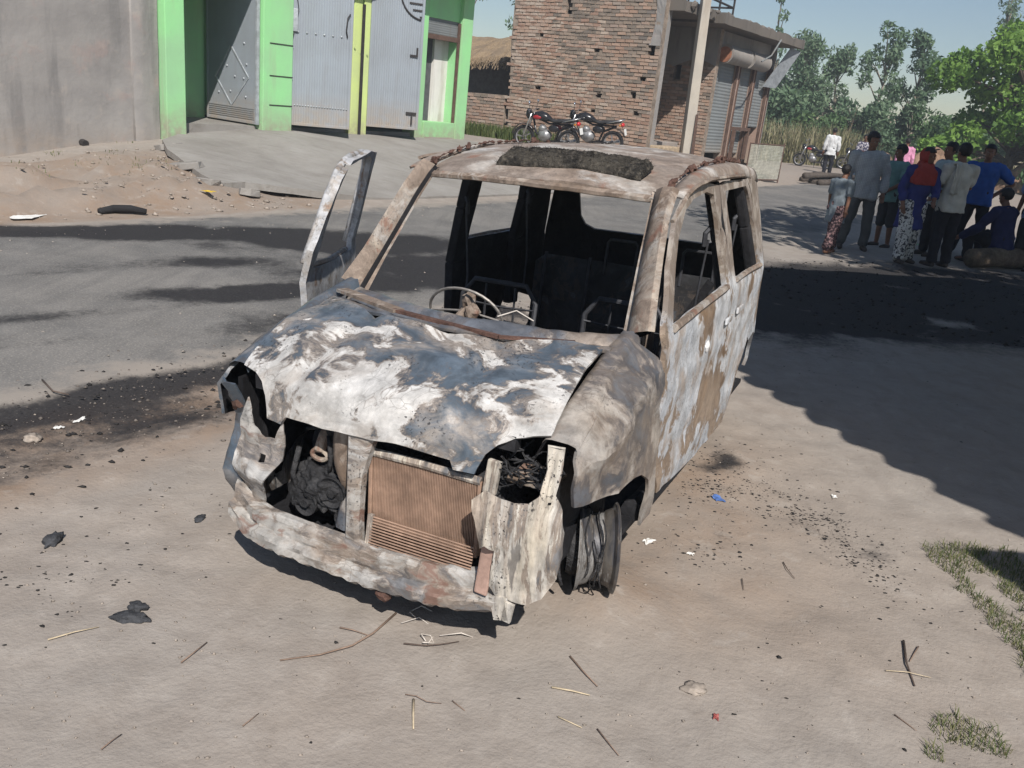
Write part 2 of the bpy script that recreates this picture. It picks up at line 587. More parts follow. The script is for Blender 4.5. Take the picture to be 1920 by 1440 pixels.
# sandy bank far behind on the right
k = NT('sandy_bank'); c = k.coord()
n1 = k.noise(c, .35, 7, .65); n2 = k.noise(c, 2.2, 6, .65)
cc = k.ramp(n1, [(.3, (.20, .17, .12)), (.5, (.32, .28, .21)), (.68, (.40, .36, .29))])
cc = k.mix(k.rng(n2, .52, .66, 0, .7), cc, (.17, .16, .085))
M_BANK = k.out(cc, .95, 0, k.bump(n2, .8, .2), .1)
b = MB()


def bank_fn(u, v):
    # along an arc beyond the people, foot to crest
    a0 = lerp(9.0, 62.0, u); base_y = 46 + 5 * math.sin(u * 5.0) + 14 * u
    hgt = 3.3 * (1 - .45 * u) * smooth(u / .04)
    d = v * 9.0
    z = hgt * smooth(v / .45) * (1 + .22 * fbm((a0 * .25, v * 2, 3), 3)) - .3
    z *= 1.0 if v < .99 else .9
    return (a0 + 1.3 * fbm((a0 * .3, v * 3, 1), 3), base_y + d + 1.6 * fbm((a0 * .22, v * 2.5, 7), 3), z)


b.grid(bank_fn, 90, 16)
tag(b.build('earth_bank', M_BANK, smooth=True), 'eroded sandy bank behind the roadside trees', 'bank', kind='structure')
# ================================================================= buildings (built in road coordinates s, t, z)
def broot(name, s, t, z, label, cat, group=None):
    o = empty(name, W(s, t, z), RANG, label, cat, group)
    o['_o'] = (s, t, z)
    return o


def bpart(mb, name, mat, root, smooth=False, bevel=0.0, auto=None, par=None):
    s, t, z = root['_o']
    mb.v = [(a - s, b - t, c - z) for a, b, c in mb.v]
    return mb.build(name, mat, par or root, smooth, bevel, auto)


def painted(name, col, dirt=(.30, .25, .2), streak=.5, top=None):
    k = NT(name); c = k.coord()
    n1 = k.noise(c, 1.1, 6, .6); n2 = k.noise(c, 7.0, 6, .65); st_ = k.noise(k.coord(scale=(3, 3, .35)), 1.8, 6, .6)
    cc = k.hsv(col, .5, k.rng(n1, .3, .7, .86, 1.05), k.rng(n1, .25, .75, .86, 1.08))
    cc = k.mix(k.rng(st_, .52, .72, 0, streak), cc, dirt)
    cc = k.mix(k.rng(n2, .62, .74, 0, .35), cc, dirt)
    z = k.sep(c)[2]
    cc = k.mix(k.math('MULTIPLY', k.rng(z, .0, .7, .85, 0), k.rng(n2, .3, .65, .35, 1.0)), cc, (.33, .28, .23))
    return k.out(cc, .75, 0, k.bump(n2, .25, .01), .25)


M_GREEN = painted('green_paint', (.31, .66, .31), (.34, .44, .28), .4)
M_YGREEN = painted('lime_paint', (.60, .72, .28), (.45, .50, .30), .25)
M_WHITEWASH = painted('whitewash', (.72, .70, .67))
M_GATE = painted('grey_gate_paint', (.285, .32, .36), (.24, .25, .265), .35)
M_GATE_TRIM = plain('gate_trim_paint', (.38, .41, .44), .5, .1)
M_IRON = plain('dark_iron', (.06, .055, .055), .6, .4)
M_SHUTTER = painted('shutter_steel', (.19, .205, .21), (.17, .14, .12), .6)
M_RUST = plain('rusty_steel', (.13, .083, .066), .8, .1)
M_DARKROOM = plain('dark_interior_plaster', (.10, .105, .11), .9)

# grey cement-plastered wall, left
k = NT('grey_cement_plaster'); c = k.coord()
n1 = k.noise(c, .8, 7, .62, .3); n2 = k.noise(c, 5, 7, .65); n3 = k.noise(k.coord(scale=(2.2, 2.2, .28)), 1.5, 7, .62, .2)
cc = k.ramp(n1, [(.28, (.22, .210, .205)), (.5, (.285, .272, .262)), (.72, (.345, .328, .312))])
cc = k.mix(k.rng(n3, .50, .68, 0, .6), cc, (.165, .160, .158))
cc = k.mix(k.rng(n2, .56, .72, 0, .5), cc, (.36, .325, .295))
z = k.sep(c)[2]
cc = k.mix(k.math('MULTIPLY', k.rng(z, .1, .8, .7, 0), k.rng(n2, .3, .6, .3, 1)), cc, (.33, .27, .22))
pk = k.math('MULTIPLY', k.rng(k.noise(c, 1.6, 5, .6), .55, .66), k.rng(n2, .42, .55))
cc = k.mix(k.math('MULTIPLY', pk, .25), cc, (.38, .25, .22))
M_CEMENT = k.out(cc, .9, 0, k.bump(k.math('ADD', n1, k.math('MULTIPLY', n2, .7)), .55, .03), .15)

gw = broot('plastered_wall', 6.0, 13.3, 0.0, 'stained grey cement plaster wall left of the green gatehouse', 'wall')
m = MB()


def wall_fn(u, v):
    s = lerp(1.0, 8.2, u); z = lerp(-.25, 3.6, v)
    return (s, 13.22 + .018 * fbm((s * 1.1, z * 1.1, 0), 4) - .03 * smooth(1 - abs(v) * 6), z)


m.grid(wall_fn, 70, 40)
m.box(1.0, 8.2, 13.26, 13.55, -.3, 3.6)
bpart(m, 'wall', M_CEMENT, gw, smooth=True)
m = MB()
m.grid(lambda u, v: (lerp(8.2, 8.62, u), 13.14 + .012 * fbm((u * 3, v * 9, 2), 3) + .03 * (1 if u == 0 else 0), lerp(-.1, 3.6, v)), 5, 40)
m.box(8.2, 8.62, 13.17, 13.5, -.2, 3.6)
bpart(m, 'pilaster', M_CEMENT, gw, smooth=True)
m = MB(); m.tube([(7.35, 13.30, .40), (7.35, 13.12, .38)], .055, 10)
bpart(m, 'drain_pipe', M_IRON, gw)

# ---- green gatehouse
gh = broot('green_gatehouse', 12.4, 13.3, .55, 'bright green painted gatehouse with grey steel gates', 'building')
Z0 = .2; ZT = 3.85
m = MB()
m.box(8.62, 16.34, 15.6, 15.8, Z0, ZT); m.box(8.62, 8.8, 13.45, 15.6, Z0, ZT); m.box(16.1, 16.34, 13.45, 15.6, Z0, ZT)
bpart(m, 'wall', M_GREEN, gh, bevel=.01)
m = MB(); m.box(8.8, 10.62, 14.75, 14.9, Z0, ZT - .1); bpart(m, 'back_wall', M_GREEN, gh)
m = MB(); m.box(8.4, 16.4, 12.55, 15.8, ZT, ZT + .16); bpart(m, 'roof_slab', M_GREEN, gh, bevel=.012)
m = MB(); m.box(8.62, 16.34, 13.1, 13.4, 3.12, ZT - .003); bpart(m, 'lintel', M_GREEN, gh, bevel=.01)


def pillar(s0, s1, t0, t1, z0, mat, flare=0.0):
    m = MB(); zs = [z0, z0 + .5, ZT - .004]
    v = []
    for i, zz in enumerate(zs):
        f_ = flare * (1 - i / 2)
        v += [(s0 - f_ * .3, t0 - f_, zz), (s1 + f_, t0 - f_, zz), (s1 + f_, t1, zz), (s0 - f_ * .3, t1, zz)]
    fs = [(3, 2, 1, 0), (8, 9, 10, 11)]
    for i in range(2):
        for k_ in range(4):
            a = i * 4 + k_; b_ = i * 4 + (k_ + 1) % 4
            fs.append((a, b_, b_ + 4, a + 4))
    m.add(v, fs)
    return bpart(m, 'pillar', mat, gh, bevel=.012)


pillar(8.64, 8.98, 12.98, 13.44, .22, M_GREEN, .02)
pillar(10.58, 11.24, 13.02, 13.44, .4, M_GREEN)
pillar(12.78, 13.0, 13.08, 13.6, .4, M_YGREEN)
pillar(13.02, 13.2, 13.05, 13.44, .4, M_YGREEN)
pillar(14.7, 14.92, 13.06, 13.44, .4, M_GREEN)
pillar(15.98, 16.34, 13.0, 13.44, .4, M_GREEN)
for zz in (1.12, 1.62, 2.16):     # scored lines on the gate pillar
    m = MB(); m.box(10.72, 11.24, 13.012, 13.019, zz, zz + .018); bpart(m, 'score_line', M_IRON, gh)
m = MB(); m.box(12.96, 13.03, 13.03, 13.05, .66, 3.1); bpart(m, 'jamb_strip', M_IRON, gh)
# floor inside
m = MB(); m.box(8.8, 16.1, 13.2, 15.6, .3, .74); bpart(m, 'floor', M_RAMP, gh)
# shutter bay
m = MB(); m.box(14.92, 15.98, 13.02, 13.5, .3, 1.0); bpart(m, 'door_step', M_GREEN, gh, bevel=.01)
m = MB(); m.box(14.95, 15.9, 12.985, 13.01, .5, .68); bpart(m, 'step_plaster', M_CEMENT, gh, bevel=.006)
m = MB()
for i in range(16):
    z1 = 3.12 - i * .07 + .26
    if z1 - .07 < 2.78: break
    m.box(14.93, 15.97, 13.12 + .004 * (i % 2), 13.15, z1 - .068, z1)
sh = bpart(m, 'roller_shutter', M_SHUTTER, gh, bevel=.006)
m = MB()
for i in range(9):
    z1 = 3.12 - i * .045
    m.box(14.93, 15.97, 13.116, 13.135, z1 - .041, z1)
bpart(m, 'shutter_slats', M_SHUTTER, gh, bevel=.006)
m = MB(); m.box(14.93, 15.97, 13.08, 13.16, 2.70, 2.80); bpart(m, 'shutter_bottom_rail', M_RUST, gh, bevel=.008)
m = MB(); m.box(15.935, 15.985, 13.04, 13.10, .92, 3.1); bpart(m, 'guide_rail', M_RUST, gh, bevel=.005)
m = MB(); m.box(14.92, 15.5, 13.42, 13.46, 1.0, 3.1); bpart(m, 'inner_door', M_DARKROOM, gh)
m = MB(); m.box(15.5, 15.98, 13.36, 13.48, 1.0, 3.1); bpart(m, 'inner_wall', M_WHITEWASH, gh)


def ang_frame(s, t, z, ds, dt):
    a = math.atan2(dt, ds); return Matrix.Translation((s, t, z)) @ Matrix.Rotation(a, 4, 'Z')


def gate_leaf(root, s, t, z, ds, dt, w, h, style, label):
    """one steel leaf in its own frame: x along the leaf from the hinge, y out of the face, z up"""
    o = empty('gate_leaf', W(s, t, z), RANG + math.atan2(dt, ds), label, 'gate', 'grey steel gate leaves')
    m = MB()
    # pressed sheet: shallow vertical ribs
    nr = 22 if style != 'inner' else 1
    if style == 'inner':
        m.box(.04, w - .04, -.012, .012, .05, h - .05)
    else:
        pts = []
        for i in range(nr * 2 + 1):
            x = .03 + (w - .06) * i / (nr * 2); y = -.012 if i % 2 else -.020
            pts.append((x, y))
        v = [(x, y, .04) for x, y in pts] + [(x, y, h - .04) for x, y in pts] + [(x, .012, .04) for x, y in pts] + [(x, .012, h - .04) for x, y in pts]
        n = len(pts); f = []
        for i in range(n - 1):
            f.append((i, i + 1, n + i + 1, n + i)); f.append((2 * n + i + 1, 2 * n + i, 3 * n + i, 3 * n + i + 1))
        m.add(v, f)
    m.build('sheet', M_GATE, o)
    m = MB()
    for x0, x1 in ((0, .05), (w - .05, w)): m.box(x0, x1, -.028, .02, 0, h)
    m.box(.05, w - .05, -.027, .019, 0, .05); m.box(.05, w - .05, -.027, .019, h - .05, h)
    m.build('frame', M_GATE, o, bevel=.006)
    return o


def stud(o, x, z, r=.022, mat=None, face=-.022):
    m = MB()
    m.lathe([(r, 0), (r * .8, -r * .5), (r * .3, -r * .75), (.001, -r * .8)], (x, face, z), 'y', 10)
    return m.build('stud', mat or M_GATE_TRIM, o, smooth=True)


HL = 2.75
# inward-opened leaf in the first bay
L1 = gate_leaf(gh, 10.53, 13.12, .77, .05, 1.48, 1.48, 2.45, 'inner', 'grey steel gate leaf with diamond moulding half in shade, swung inward')
Y1 = -.012


def mould(o, p, q, face, w=.03):
    m = MB(); m.bar((p[0], face, p[1]), (q[0], face, q[1]), w, .022, up=(0, 1, 0)); return m.build('moulding', M_GATE_TRIM, o, bevel=.004)


# leaf x runs from the hinge (near the opening) inward; the visible face is +y (towards the camera side)
FY = .014
for p, q in (((.74, 1.3), (.22, .78)), ((.22, .78), (.72, .28)), ((.72, .28), (1.18, .74)), ((.74, 1.3), (1.22, .74))):
    mould(L1, p, q, FY)
for i in range(6):
    m = MB(); m.box(.06, 1.42, .012, .022, .08 + i * .035, .10 + i * .035); m.build('ridge', M_GATE, L1)
for x, z in ((.35, 1.35), (.28, 1.0), (.62, .78), (.36, .76), (.75, .52), (.3, .45), (1.1, .48), (.85, .95)): 
    q = MB(); q.lathe([(.022, 0), (.018, .012), (.001, .018)], (x, FY, z), 'y', 10); q.build('stud', M_GATE_TRIM, L1, smooth=True)
m = MB(); m.box(-.03, .02, -.03, .03, 0, 2.45); m.build('hinge_post', M_GATE_TRIM, L1, bevel=.006)

L2 = gate_leaf(gh, 11.27, 13.08, .80, .88, -.60, 1.08, HL, 'rib', 'ribbed grey steel gate leaf with rows of studs, nearer the first green pillar')
L3 = gate_leaf(gh, 13.20, 13.06, .84, .95, -.52, 1.10, HL, 'rib', 'ribbed grey steel gate leaf with a quarter fan, beside the roller shutter')
# ornaments of leaf 2
for i in range(20): stud(L2, .06 + i * .05, .36 - .0 * i, .016)
for i in range(6): stud(L2, .1 + i * .155, 1.62, .02)
for i in range(9):
    a = math.radians(200 + i * 12); stud(L2, 1.12 + .62 * math.cos(a), 2.95 + .62 * math.sin(a) + .08, .02)
m = MB(); m.tube([(1.03 + .33 * math.cos(math.radians(a)), -.04, 2.85 + .33 * math.sin(math.radians(a))) for a in range(180, 276, 8)], .035, 8)
m.build('fan_rim', M_GATE_TRIM, L2, smooth=True)
for i in range(4):
    m = MB(); a = math.radians(195 + i * 20); m.bar((1.0 + .05 * math.cos(a), -.03, 2.85 + .05 * math.sin(a)), (1.0 + .28 * math.cos(a), -.03, 2.85 + .28 * math.sin(a)), .035, .02, (0, 1, 0)); m.build('fan_slat', M_IRON, L2)
m = MB(); m.box(.0, .09, -.06, -.02, 1.62, 2.0); m.build('lock_box', M_GATE_TRIM, L2, bevel=.01)
m = MB(); m.tube([(.98, -.03, 1.62), (.95, -.07, 1.75), (.97, -.07, 1.95), (1.02, -.03, 2.02)], .012, 8); m.build('pull_handle', M_IRON, L2, smooth=True)
m = MB(); m.tube([(.02, -.05, 2.75), (.05, -.06, 2.3), (.1, -.05, 2.0), (.06, -.05, 1.75), (.0, -.05, 1.5)], .008, 6); m.build('latch_rod', M_IRON, L2)
# ornaments of leaf 3
cx_, cz_ = 1.08, 2.62
m = MB(); m.tube([(cx_ + .5 * math.cos(math.radians(a)), -.03, cz_ + .5 * math.sin(math.radians(a))) for a in range(150, 268, 6)], .016, 8); m.build('fan_rim', M_IRON, L3, smooth=True)
for i in range(6):
    zz = 2.76 - i * .12; x0 = cx_ - math.sqrt(max(0.01, .2 - (zz - cz_) ** 2)) * .8
    m = MB(); m.box(x0, 1.04, -.034, -.02, zz, zz + .03); m.build('fan_slat', M_IRON, L3)
m = MB(); m.box(.84, 1.0, -.045, -.02, 1.42, 1.46); m.box(.97, 1.0, -.05, -.02, 1.42, 1.6); m.build('bolt', M_IRON, L3)
m = MB(); m.box(.82, 1.04, -.045, -.02, .3, .35); m.box(.93, .96, -.05, -.02, .1, .35); m.build('bolt', M_IRON, L3)

# ---- brick
k = NT('old_brick'); c = k.coord(); rn = k.rand()
base = k.ramp(rn, [(0, (.33, .215, .165)), (.3, (.39, .27, .205)), (.6, (.43, .315, .25)), (.8, (.36, .27, .22)), (.93, (.31, .255, .22)), (1, (.47, .38, .315))])
n2 = k.noise(c, 14, 6, .65); n1 = k.noise(k.coord('Object', loc=(3, 1, 2)), 60, 4, .6)
base = k.mix(k.rng(n2, .5, .72, 0, .55), base, (.27, .22, .185))
M_BRICK = k.out(base, .95, 0, k.bump(k.math('ADD', n2, n1), .6, .01), .1)
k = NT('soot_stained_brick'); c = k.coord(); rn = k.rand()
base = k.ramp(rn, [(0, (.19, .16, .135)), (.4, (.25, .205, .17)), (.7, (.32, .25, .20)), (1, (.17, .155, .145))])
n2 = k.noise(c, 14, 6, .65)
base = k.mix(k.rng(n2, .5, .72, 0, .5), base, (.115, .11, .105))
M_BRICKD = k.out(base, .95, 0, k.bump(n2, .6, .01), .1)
M_MORTAR = plain('mud_mortar', (.27, .22, .18), .98, 0, .35, 5, .5, .1)


def brick_mesh(i, mat, L=.225, Dp=.105, Hh=.070):
    r = random.Random(i); v = []
    for z in (-1, 1):
        for x, y in ((-1, -1), (1, -1), (1, 1), (-1, 1)):
            v.append((x * L / 2 * r.uniform(.96, 1.0), y * Dp / 2 + (r.uniform(-.006, .006) if y < 0 else 0), z * Hh / 2 * r.uniform(.88, 1.0)))
    mb = MB().add(v, [(0, 3, 2, 1), (4, 5, 6, 7), (0, 1, 5, 4), (1, 2, 6, 5), (2, 3, 7, 6), (3, 0, 4, 7)])
    return mb.mesh('brick', mat, bevel=0)


BRK = [brick_mesh(i, M_BRICK) for i in range(5)]
BRKD = [brick_mesh(i + 20, M_BRICKD) for i in range(4)]


def brick_face(root, s0, t_lo, t_hi, z_lo, z_hi, limit, holes=(), ragged=None, dark=None, CH=.0845, LB=.242, seed=1, stuffname='brickwork'):
    """bricks laid in a face at s = s0 whose normal is -s; runs along t.  The first `limit` (nearest) are objects."""
    rs_, rt_, rz_ = root['_o']; rnd = random.Random(seed)
    lst = []
    nc = int((z_hi - z_lo) / CH)
    for ci in range(nc):
        z = z_lo + (ci + .5) * CH; t = t_lo + (LB * .5 if ci % 2 else 0) * .98
        if ci % 2: lst.append((t_lo + LB * .25, z, .5))
        else: pass
        end = t_hi + (ragged(z) if ragged else 0)
        while t + LB * .5 < end:
            lst.append((t + LB / 2, z, 1.0)); t += LB
        if end - t > LB * .3: lst.append((t + (end - t) / 2, z, (end - t) / LB * .95))
    out = []
    for (t, z, k_) in lst:
        if any(abs(t - ht) < hw and abs(z - hz) < hh for ht, hz, hw, hh in holes): continue
        out.append((t + rnd.uniform(-.006, .006), z + rnd.uniform(-.005, .005) + .012 * math.sin(t * 1.7 + z), k_, rnd.uniform(-.012, .008)))
    out.sort(key=lambda q: q[0] * 1.0 + abs(q[1] - 1.7) * .15)
    for (t, z, k_, ds) in out[:limit]:
        dk = dark(t, z) if dark else 0
        me = rnd.choice(BRKD if rnd.random() < dk else BRK)
        o = link('brick', me, root, (s0 + .05 + ds - rs_, t - rt_, z - rz_), (rnd.uniform(-.02, .02), rnd.uniform(-.03, .03), PI / 2 * -1 + rnd.uniform(-.03, .03)))
        o.scale = (k_, 1, 1)
    rest = out[limit:]
    if rest:
        mb = MB()
        for (t, z, k_, ds) in rest:
            l = .225 * k_ / 2 * rnd.uniform(.95, 1); hh = .035 * rnd.uniform(.88, 1); a = rnd.uniform(-.006, .006)
            dk = dark(t, z) if dark else 0
            s_ = s0 + ds
            v = [(s_, t - l, z - hh + a), (s_ + .1, t - l, z - hh), (s_ + .1, t + l, z - hh), (s_, t + l, z - hh - a), (s_, t - l, z + hh + a), (s_ + .1, t - l, z + hh), (s_ + .1, t + l, z + hh), (s_, t + l, z + hh - a)]
            mb.add(v, [(0, 1, 2, 3), (4, 7, 6, 5), (0, 4, 5, 1), (1, 5, 6, 2), (2, 6, 7, 3), (3, 7, 4, 0)], 0 if rnd.random() > dk else 1)
        o = bpart(mb, stuffname, [M_BRICK_S, M_BRICKD_S], root)
        o['kind'] = 'stuff'


def stuff_brick(name, stops, dark):
    k = NT(name); c = k.coord()
    cell = k.voro(k.coord(scale=(1, 4.2, 11.9)), 1.0, 'F1', 'Color')
    rr = k.sep(cell)[0]
    b_ = k.ramp(rr, stops); n2 = k.noise(c, 14, 6, .65)
    b_ = k.mix(k.rng(n2, .5, .72, 0, .55), b_, dark)
    return k.out(b_, .95, 0, k.bump(n2, .6, .01), .1)


M_BRICK_S = stuff_brick('old_brick_courses', [(.2, (.33, .215, .165)), (.4, (.39, .27, .205)), (.55, (.43, .315, .25)), (.7, (.36, .27, .22)), (.85, (.46, .375, .31))], (.21, .17, .14))
M_BRICKD_S = stuff_brick('soot_stained_brick_courses', [(.2, (.19, .16, .135)), (.5, (.25, .205, .17)), (.8, (.32, .25, .20))], (.115, .11, .105))

# tall brick building: gable wall facing along the road
bb = broot('brick_building', 20.2, 12.3, .5, 'tall bare brick gable wall behind the two parked motorcycles', 'building')
A_S = 20.0
holes = [(13.62, 3.3, .10, .05), (13.60, 1.98, .10, .05), (11.95, 3.02, .10, .05), (11.72, 1.95, .10, .05), (10.68, 2.58, .09, .05), (10.55, 2.42, .09, .05), (10.6, 1.62, .09, .05), (10.75, 2.02, .09, .09), (11.85, 1.55, .09, .05), (10.42, 3.1, .10, .13), (12.9, 4.02, .11, .2), (13.2, 2.8, .0, .0)]
hs = [[(t - w * .9, z - h_), (t + w * .9, z - h_), (t + w * .9, z + h_), (t - w * .9, z + h_)] for t, z, w, h_ in holes if w > 0]
mm = sheet([(10.2, .3), (14.45, .3), (14.5, 2.0), (14.6, 3.0), (14.6, 4.4), (10.2, 4.4)], hs, lambda t, z: Vector((A_S + .014, t, z)), .3, .18, (1, 0, 0))
bpart(mm, 'mortar', M_MORTAR, bb)


def rag(z):
    n = noise.noise(Vector((z * 9.0, 3.1, 0)))
    return .10 * math.copysign(1, n) * (1 if abs(n) > .12 else 0) + .10 * (z - .6) / 3.6


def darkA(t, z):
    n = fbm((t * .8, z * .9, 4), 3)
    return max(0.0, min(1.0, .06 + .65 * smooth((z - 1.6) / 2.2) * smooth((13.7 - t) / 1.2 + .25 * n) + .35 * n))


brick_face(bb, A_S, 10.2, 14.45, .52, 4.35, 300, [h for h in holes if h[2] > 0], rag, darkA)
m = MB(); m.box(A_S + .4, A_S + .6, 10.4, 14.4, .3, 4.4); m.box(A_S + .6, 23.1, 14.2, 14.4, .3, 4.4)
bpart(m, 'inner_wall', M_DARKROOM, bb)
m = MB(); m.box(A_S + .195, A_S + .4, 10.2, 10.42, .3, 4.4); bpart(m, 'corner_plaster', M_CEMENT, bb, bevel=.01)
m = MB(); m.grid(lambda u, v: (A_S - .012 + .01 * fbm((u * 4, v * 8, 1), 2), lerp(10.195, 10.5 - .2 * v * (1 - v) * 2, u), lerp(3.2, 4.4, v)), 4, 10)
bpart(m, 'plaster_patch', M_CEMENT, bb)
# low wall continuing to the left
lw = broot('low_brick_wall', 20.05, 15.4, .5, 'low brick wall in front of the thatched hut', 'wall')
mm = sheet([(14.62, .3), (16.9, .3), (16.9, 1.68), (14.62, 1.72)], [], lambda t, z: Vector((A_S + .014, t, z)), .4, .18, (1, 0, 0))
bpart(mm, 'mortar', M_MORTAR, lw)
brick_face(lw, A_S, 14.62, 16.9, .5, 1.75, 300, [(16.0, 1.22, .1, .06)], None, lambda t, z: .35 * smooth((z - 1.2) / .4), seed=5)

# thatched hut behind it
k = NT('old_thatch'); c = k.coord(); n1 = k.noise(k.coord(scale=(14, 14, 2.0)), 2.0, 6, .7); n2 = k.noise(c, 1.4, 5, .6)
cc = k.ramp(n1, [(.3, (.14, .10, .065)), (.55, (.33, .245, .16)), (.75, (.46, .37, .26))])
cc = k.mix(k.rng(n2, .45, .65, 0, .6), cc, (.20, .16, .12))
M_THATCH = k.out(cc, .95, 0, k.bump(n1, .9, .04), .1)
hut = broot('thatched_hut', 22.5, 16.5, .5, 'thatched hut with a dark open front between green gatehouse and brick wall', 'hut')
m = MB()


def thatch(u, v):
    t = lerp(13.9, 19.5, u); k_ = v
    s = lerp(21.2, 23.6, k_); z = 2.62 + .85 * (1 - (1 - k_) ** 1.6) + .10 * fbm((t * 1.2, s * 1.2, 3), 3) + .10 * math.sin(t * 1.3)
    return (s + .1 * fbm((t * 3, 0, 1), 2) * (1 - v), t, z - (.10 + .06 * noise.noise(Vector((t * 14, 1, 1)))) * (1 if v == 0 else 0))


m.grid(thatch, 90, 10)
bpart(m, 'thatch_roof', M_THATCH, hut, smooth=True)
m = MB(); rr = random.Random(3)
for i in range(420):
    t = rr.uniform(13.9, 19.4); z = 2.62 + .10 * math.sin(t * 1.3); L = rr.uniform(.12, .34)
    m.bar((21.25, t, z + .03), (21.12 - rr.uniform(-.02, .08), t + rr.uniform(-.05, .05), z - L), .018, .012)
o = bpart(m, 'hanging_straw', M_THATCH, hut); o['kind'] = 'stuff'
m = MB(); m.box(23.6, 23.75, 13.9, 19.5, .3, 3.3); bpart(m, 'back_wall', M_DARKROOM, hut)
for t in (15.35, 17.2):
    m = MB(); m.tube([(21.5, t, .4), (21.5, t + .03, 1.6), (21.48, t, 2.7)], [.055, .05, .05], 8); bpart(m, 'post', plain('grey_wood', (.26, .22, .18), .9), hut)
rt = broot('red_container', 21.0, 14.95, 1.4, 'small red container standing behind the low brick wall', 'container')
m = MB(); m.lathe([(.001, 1.4), (.20, 1.4), (.23, 1.5), (.22, 1.8), (.16, 1.86), (.001, 1.87)], (21.0, 14.95, 0), 'z', 16)
bpart(m, 'tub', plain('faded_red_plastic', (.36, .08, .07), .5), rt, smooth=True)
m = MB(); m.box(20.85, 21.15, 14.7, 15.3, 1.12, 1.4); bpart(m, 'shelf', plain('grey_wood', (.26, .22, .18), .9), rt)

# ---- row of shops
sp = broot('shop_row', 25.5, 12.0, .5, 'shop row with three rolled-down steel shutters under a concrete canopy', 'building')
B_S = 23.4
mm = sheet([(10.2, .3), (12.6, .3), (12.6, 4.0), (10.2, 4.0)], [[(11.2, 2.62), (11.42, 2.62), (11.42, 3.0), (11.2, 3.0)]], lambda t, z: Vector((B_S + .014, t, z)), .4, .2, (1, 0, 0))
bpart(mm, 'mortar', M_MORTAR, sp)
brick_face(sp, B_S, 10.2, 12.6, .55, 3.05, 300, [(11.31, 2.81, .2, .21)], None, lambda t, z: .1, seed=9)
m = MB(); m.grid(lambda u, v: (B_S - .01 + .008 * fbm((u * 5, v * 5, 2), 2), lerp(10.19, 12.6, u), lerp(3.02 + .15 * math.sin(u * 7), 3.98, v)), 12, 6)
bpart(m, 'plaster_band', M_CEMENT, sp, smooth=True)
m = MB(); m.box(20.45, 27.9, 13.2, 13.4, .3, 3.96); m.box(27.72, 27.9, 10.22, 13.2, .3, 3.96)
bpart(m, 'wall', M_CEMENT, sp)
m = MB(); m.box(23.63, 27.6, 10.32, 10.55, 3.3, 3.98); bpart(m, 'fascia_wall', M_CEMENT, sp)
# canopies
M_CANOPY = painted('weathered_canopy_concrete', (.15, .132, .115), (.08, .075, .068), .7)


def canopy(s0, s1, t0, t1, z0, name):
    m = MB()

    def fn(u, v):
        return (lerp(s0, s1, u), lerp(t0, t1, v) + .03 * fbm((u * 9, v * 3, 5), 3), z0 + .24 + .08 * fbm((u * 16, v * 4, 1), 4))

    def fb(u, v):
        q = fn(u, v); return (q[0], q[1], z0 + .015 * fbm((u * 6, v * 3, 2), 2))
    a = MB(); nu, nv = 24, 8
    top = [fn(i / nu, j / nv) for i in range(nu + 1) for j in range(nv + 1)]; bot = [fb(i / nu, j / nv) for i in range(nu + 1) for j in range(nv + 1)]
    f = []; n = len(top); w = nv + 1
    for i in range(nu):
        for j in range(nv):
            q = (i * w + j, (i + 1) * w + j, (i + 1) * w + j + 1, i * w + j + 1); f.append(q); f.append(tuple(n + x for x in q[::-1]))
    for i in range(nu):
        for j in (0, nv):
            q = (i * w + j, (i + 1) * w + j, n + (i + 1) * w + j, n + i * w + j); f.append(q if j else q[::-1])
    for j in range(nv):
        for i in (0, nu):
            q = (i * w + j, i * w + j + 1, n + i * w + j + 1, n + i * w + j); f.append(q[::-1] if i else q)
    a.add(top + bot, f)
    return bpart(a, name, M_CANOPY, sp)


canopy(20.2, 22.0, 9.8, 13.2, 4.02, 'canopy')
canopy(22.04, 28.3, 9.55, 13.2, 3.97, 'canopy')
rr = random.Random(11)
for i in range(46):      # loose rubble and weeds along the canopy edge
    s_ = rr.uniform(20.6, 28.2); t_ = rr.uniform(9.65, 10.2)
    m = MB(); m.blob((s_, t_, 4.2), (rr.uniform(.06, .17), rr.uniform(.05, .12), rr.uniform(.04, .1)), i, .5, 1.6, 1)
    bpart(m, 'rubble', M_CANOPY, sp)
m = MB()
for s_ in (22.6, 23.5):
    for t_ in (10.0, 10.9): m.tube([(s_, t_, 4.1), (s_, t_, 4.75)], .03, 6)
for z_ in (4.5, 4.72):
    m.tube([(21.5, 10.0, z_ + .05), (23.5, 10.0, z_), (23.5, 10.9, z_)], .028, 6)
bpart(m, 'roof_railing', M_IRON, sp)


def shop_shutter(s0, s1, z0, z1):
    o = MB(); n = int((z1 - z0) / .085); pts = []
    for i in range(n * 4 + 1):
        z = z0 + (z1 - z0) * i / (n * 4); pts.append((10.30 - .018 * abs(math.sin(PI * i / 4)), z))
    v = [(s0, t, z) for t, z in pts] + [(s1, t, z) for t, z in pts]; k_ = len(pts)
    o.add(v, [(i, k_ + i, k_ + i + 1, i + 1) for i in range(k_ - 1)])
    return bpart(o, 'roller_shutter', M_SHUTTER, sp, smooth=True)


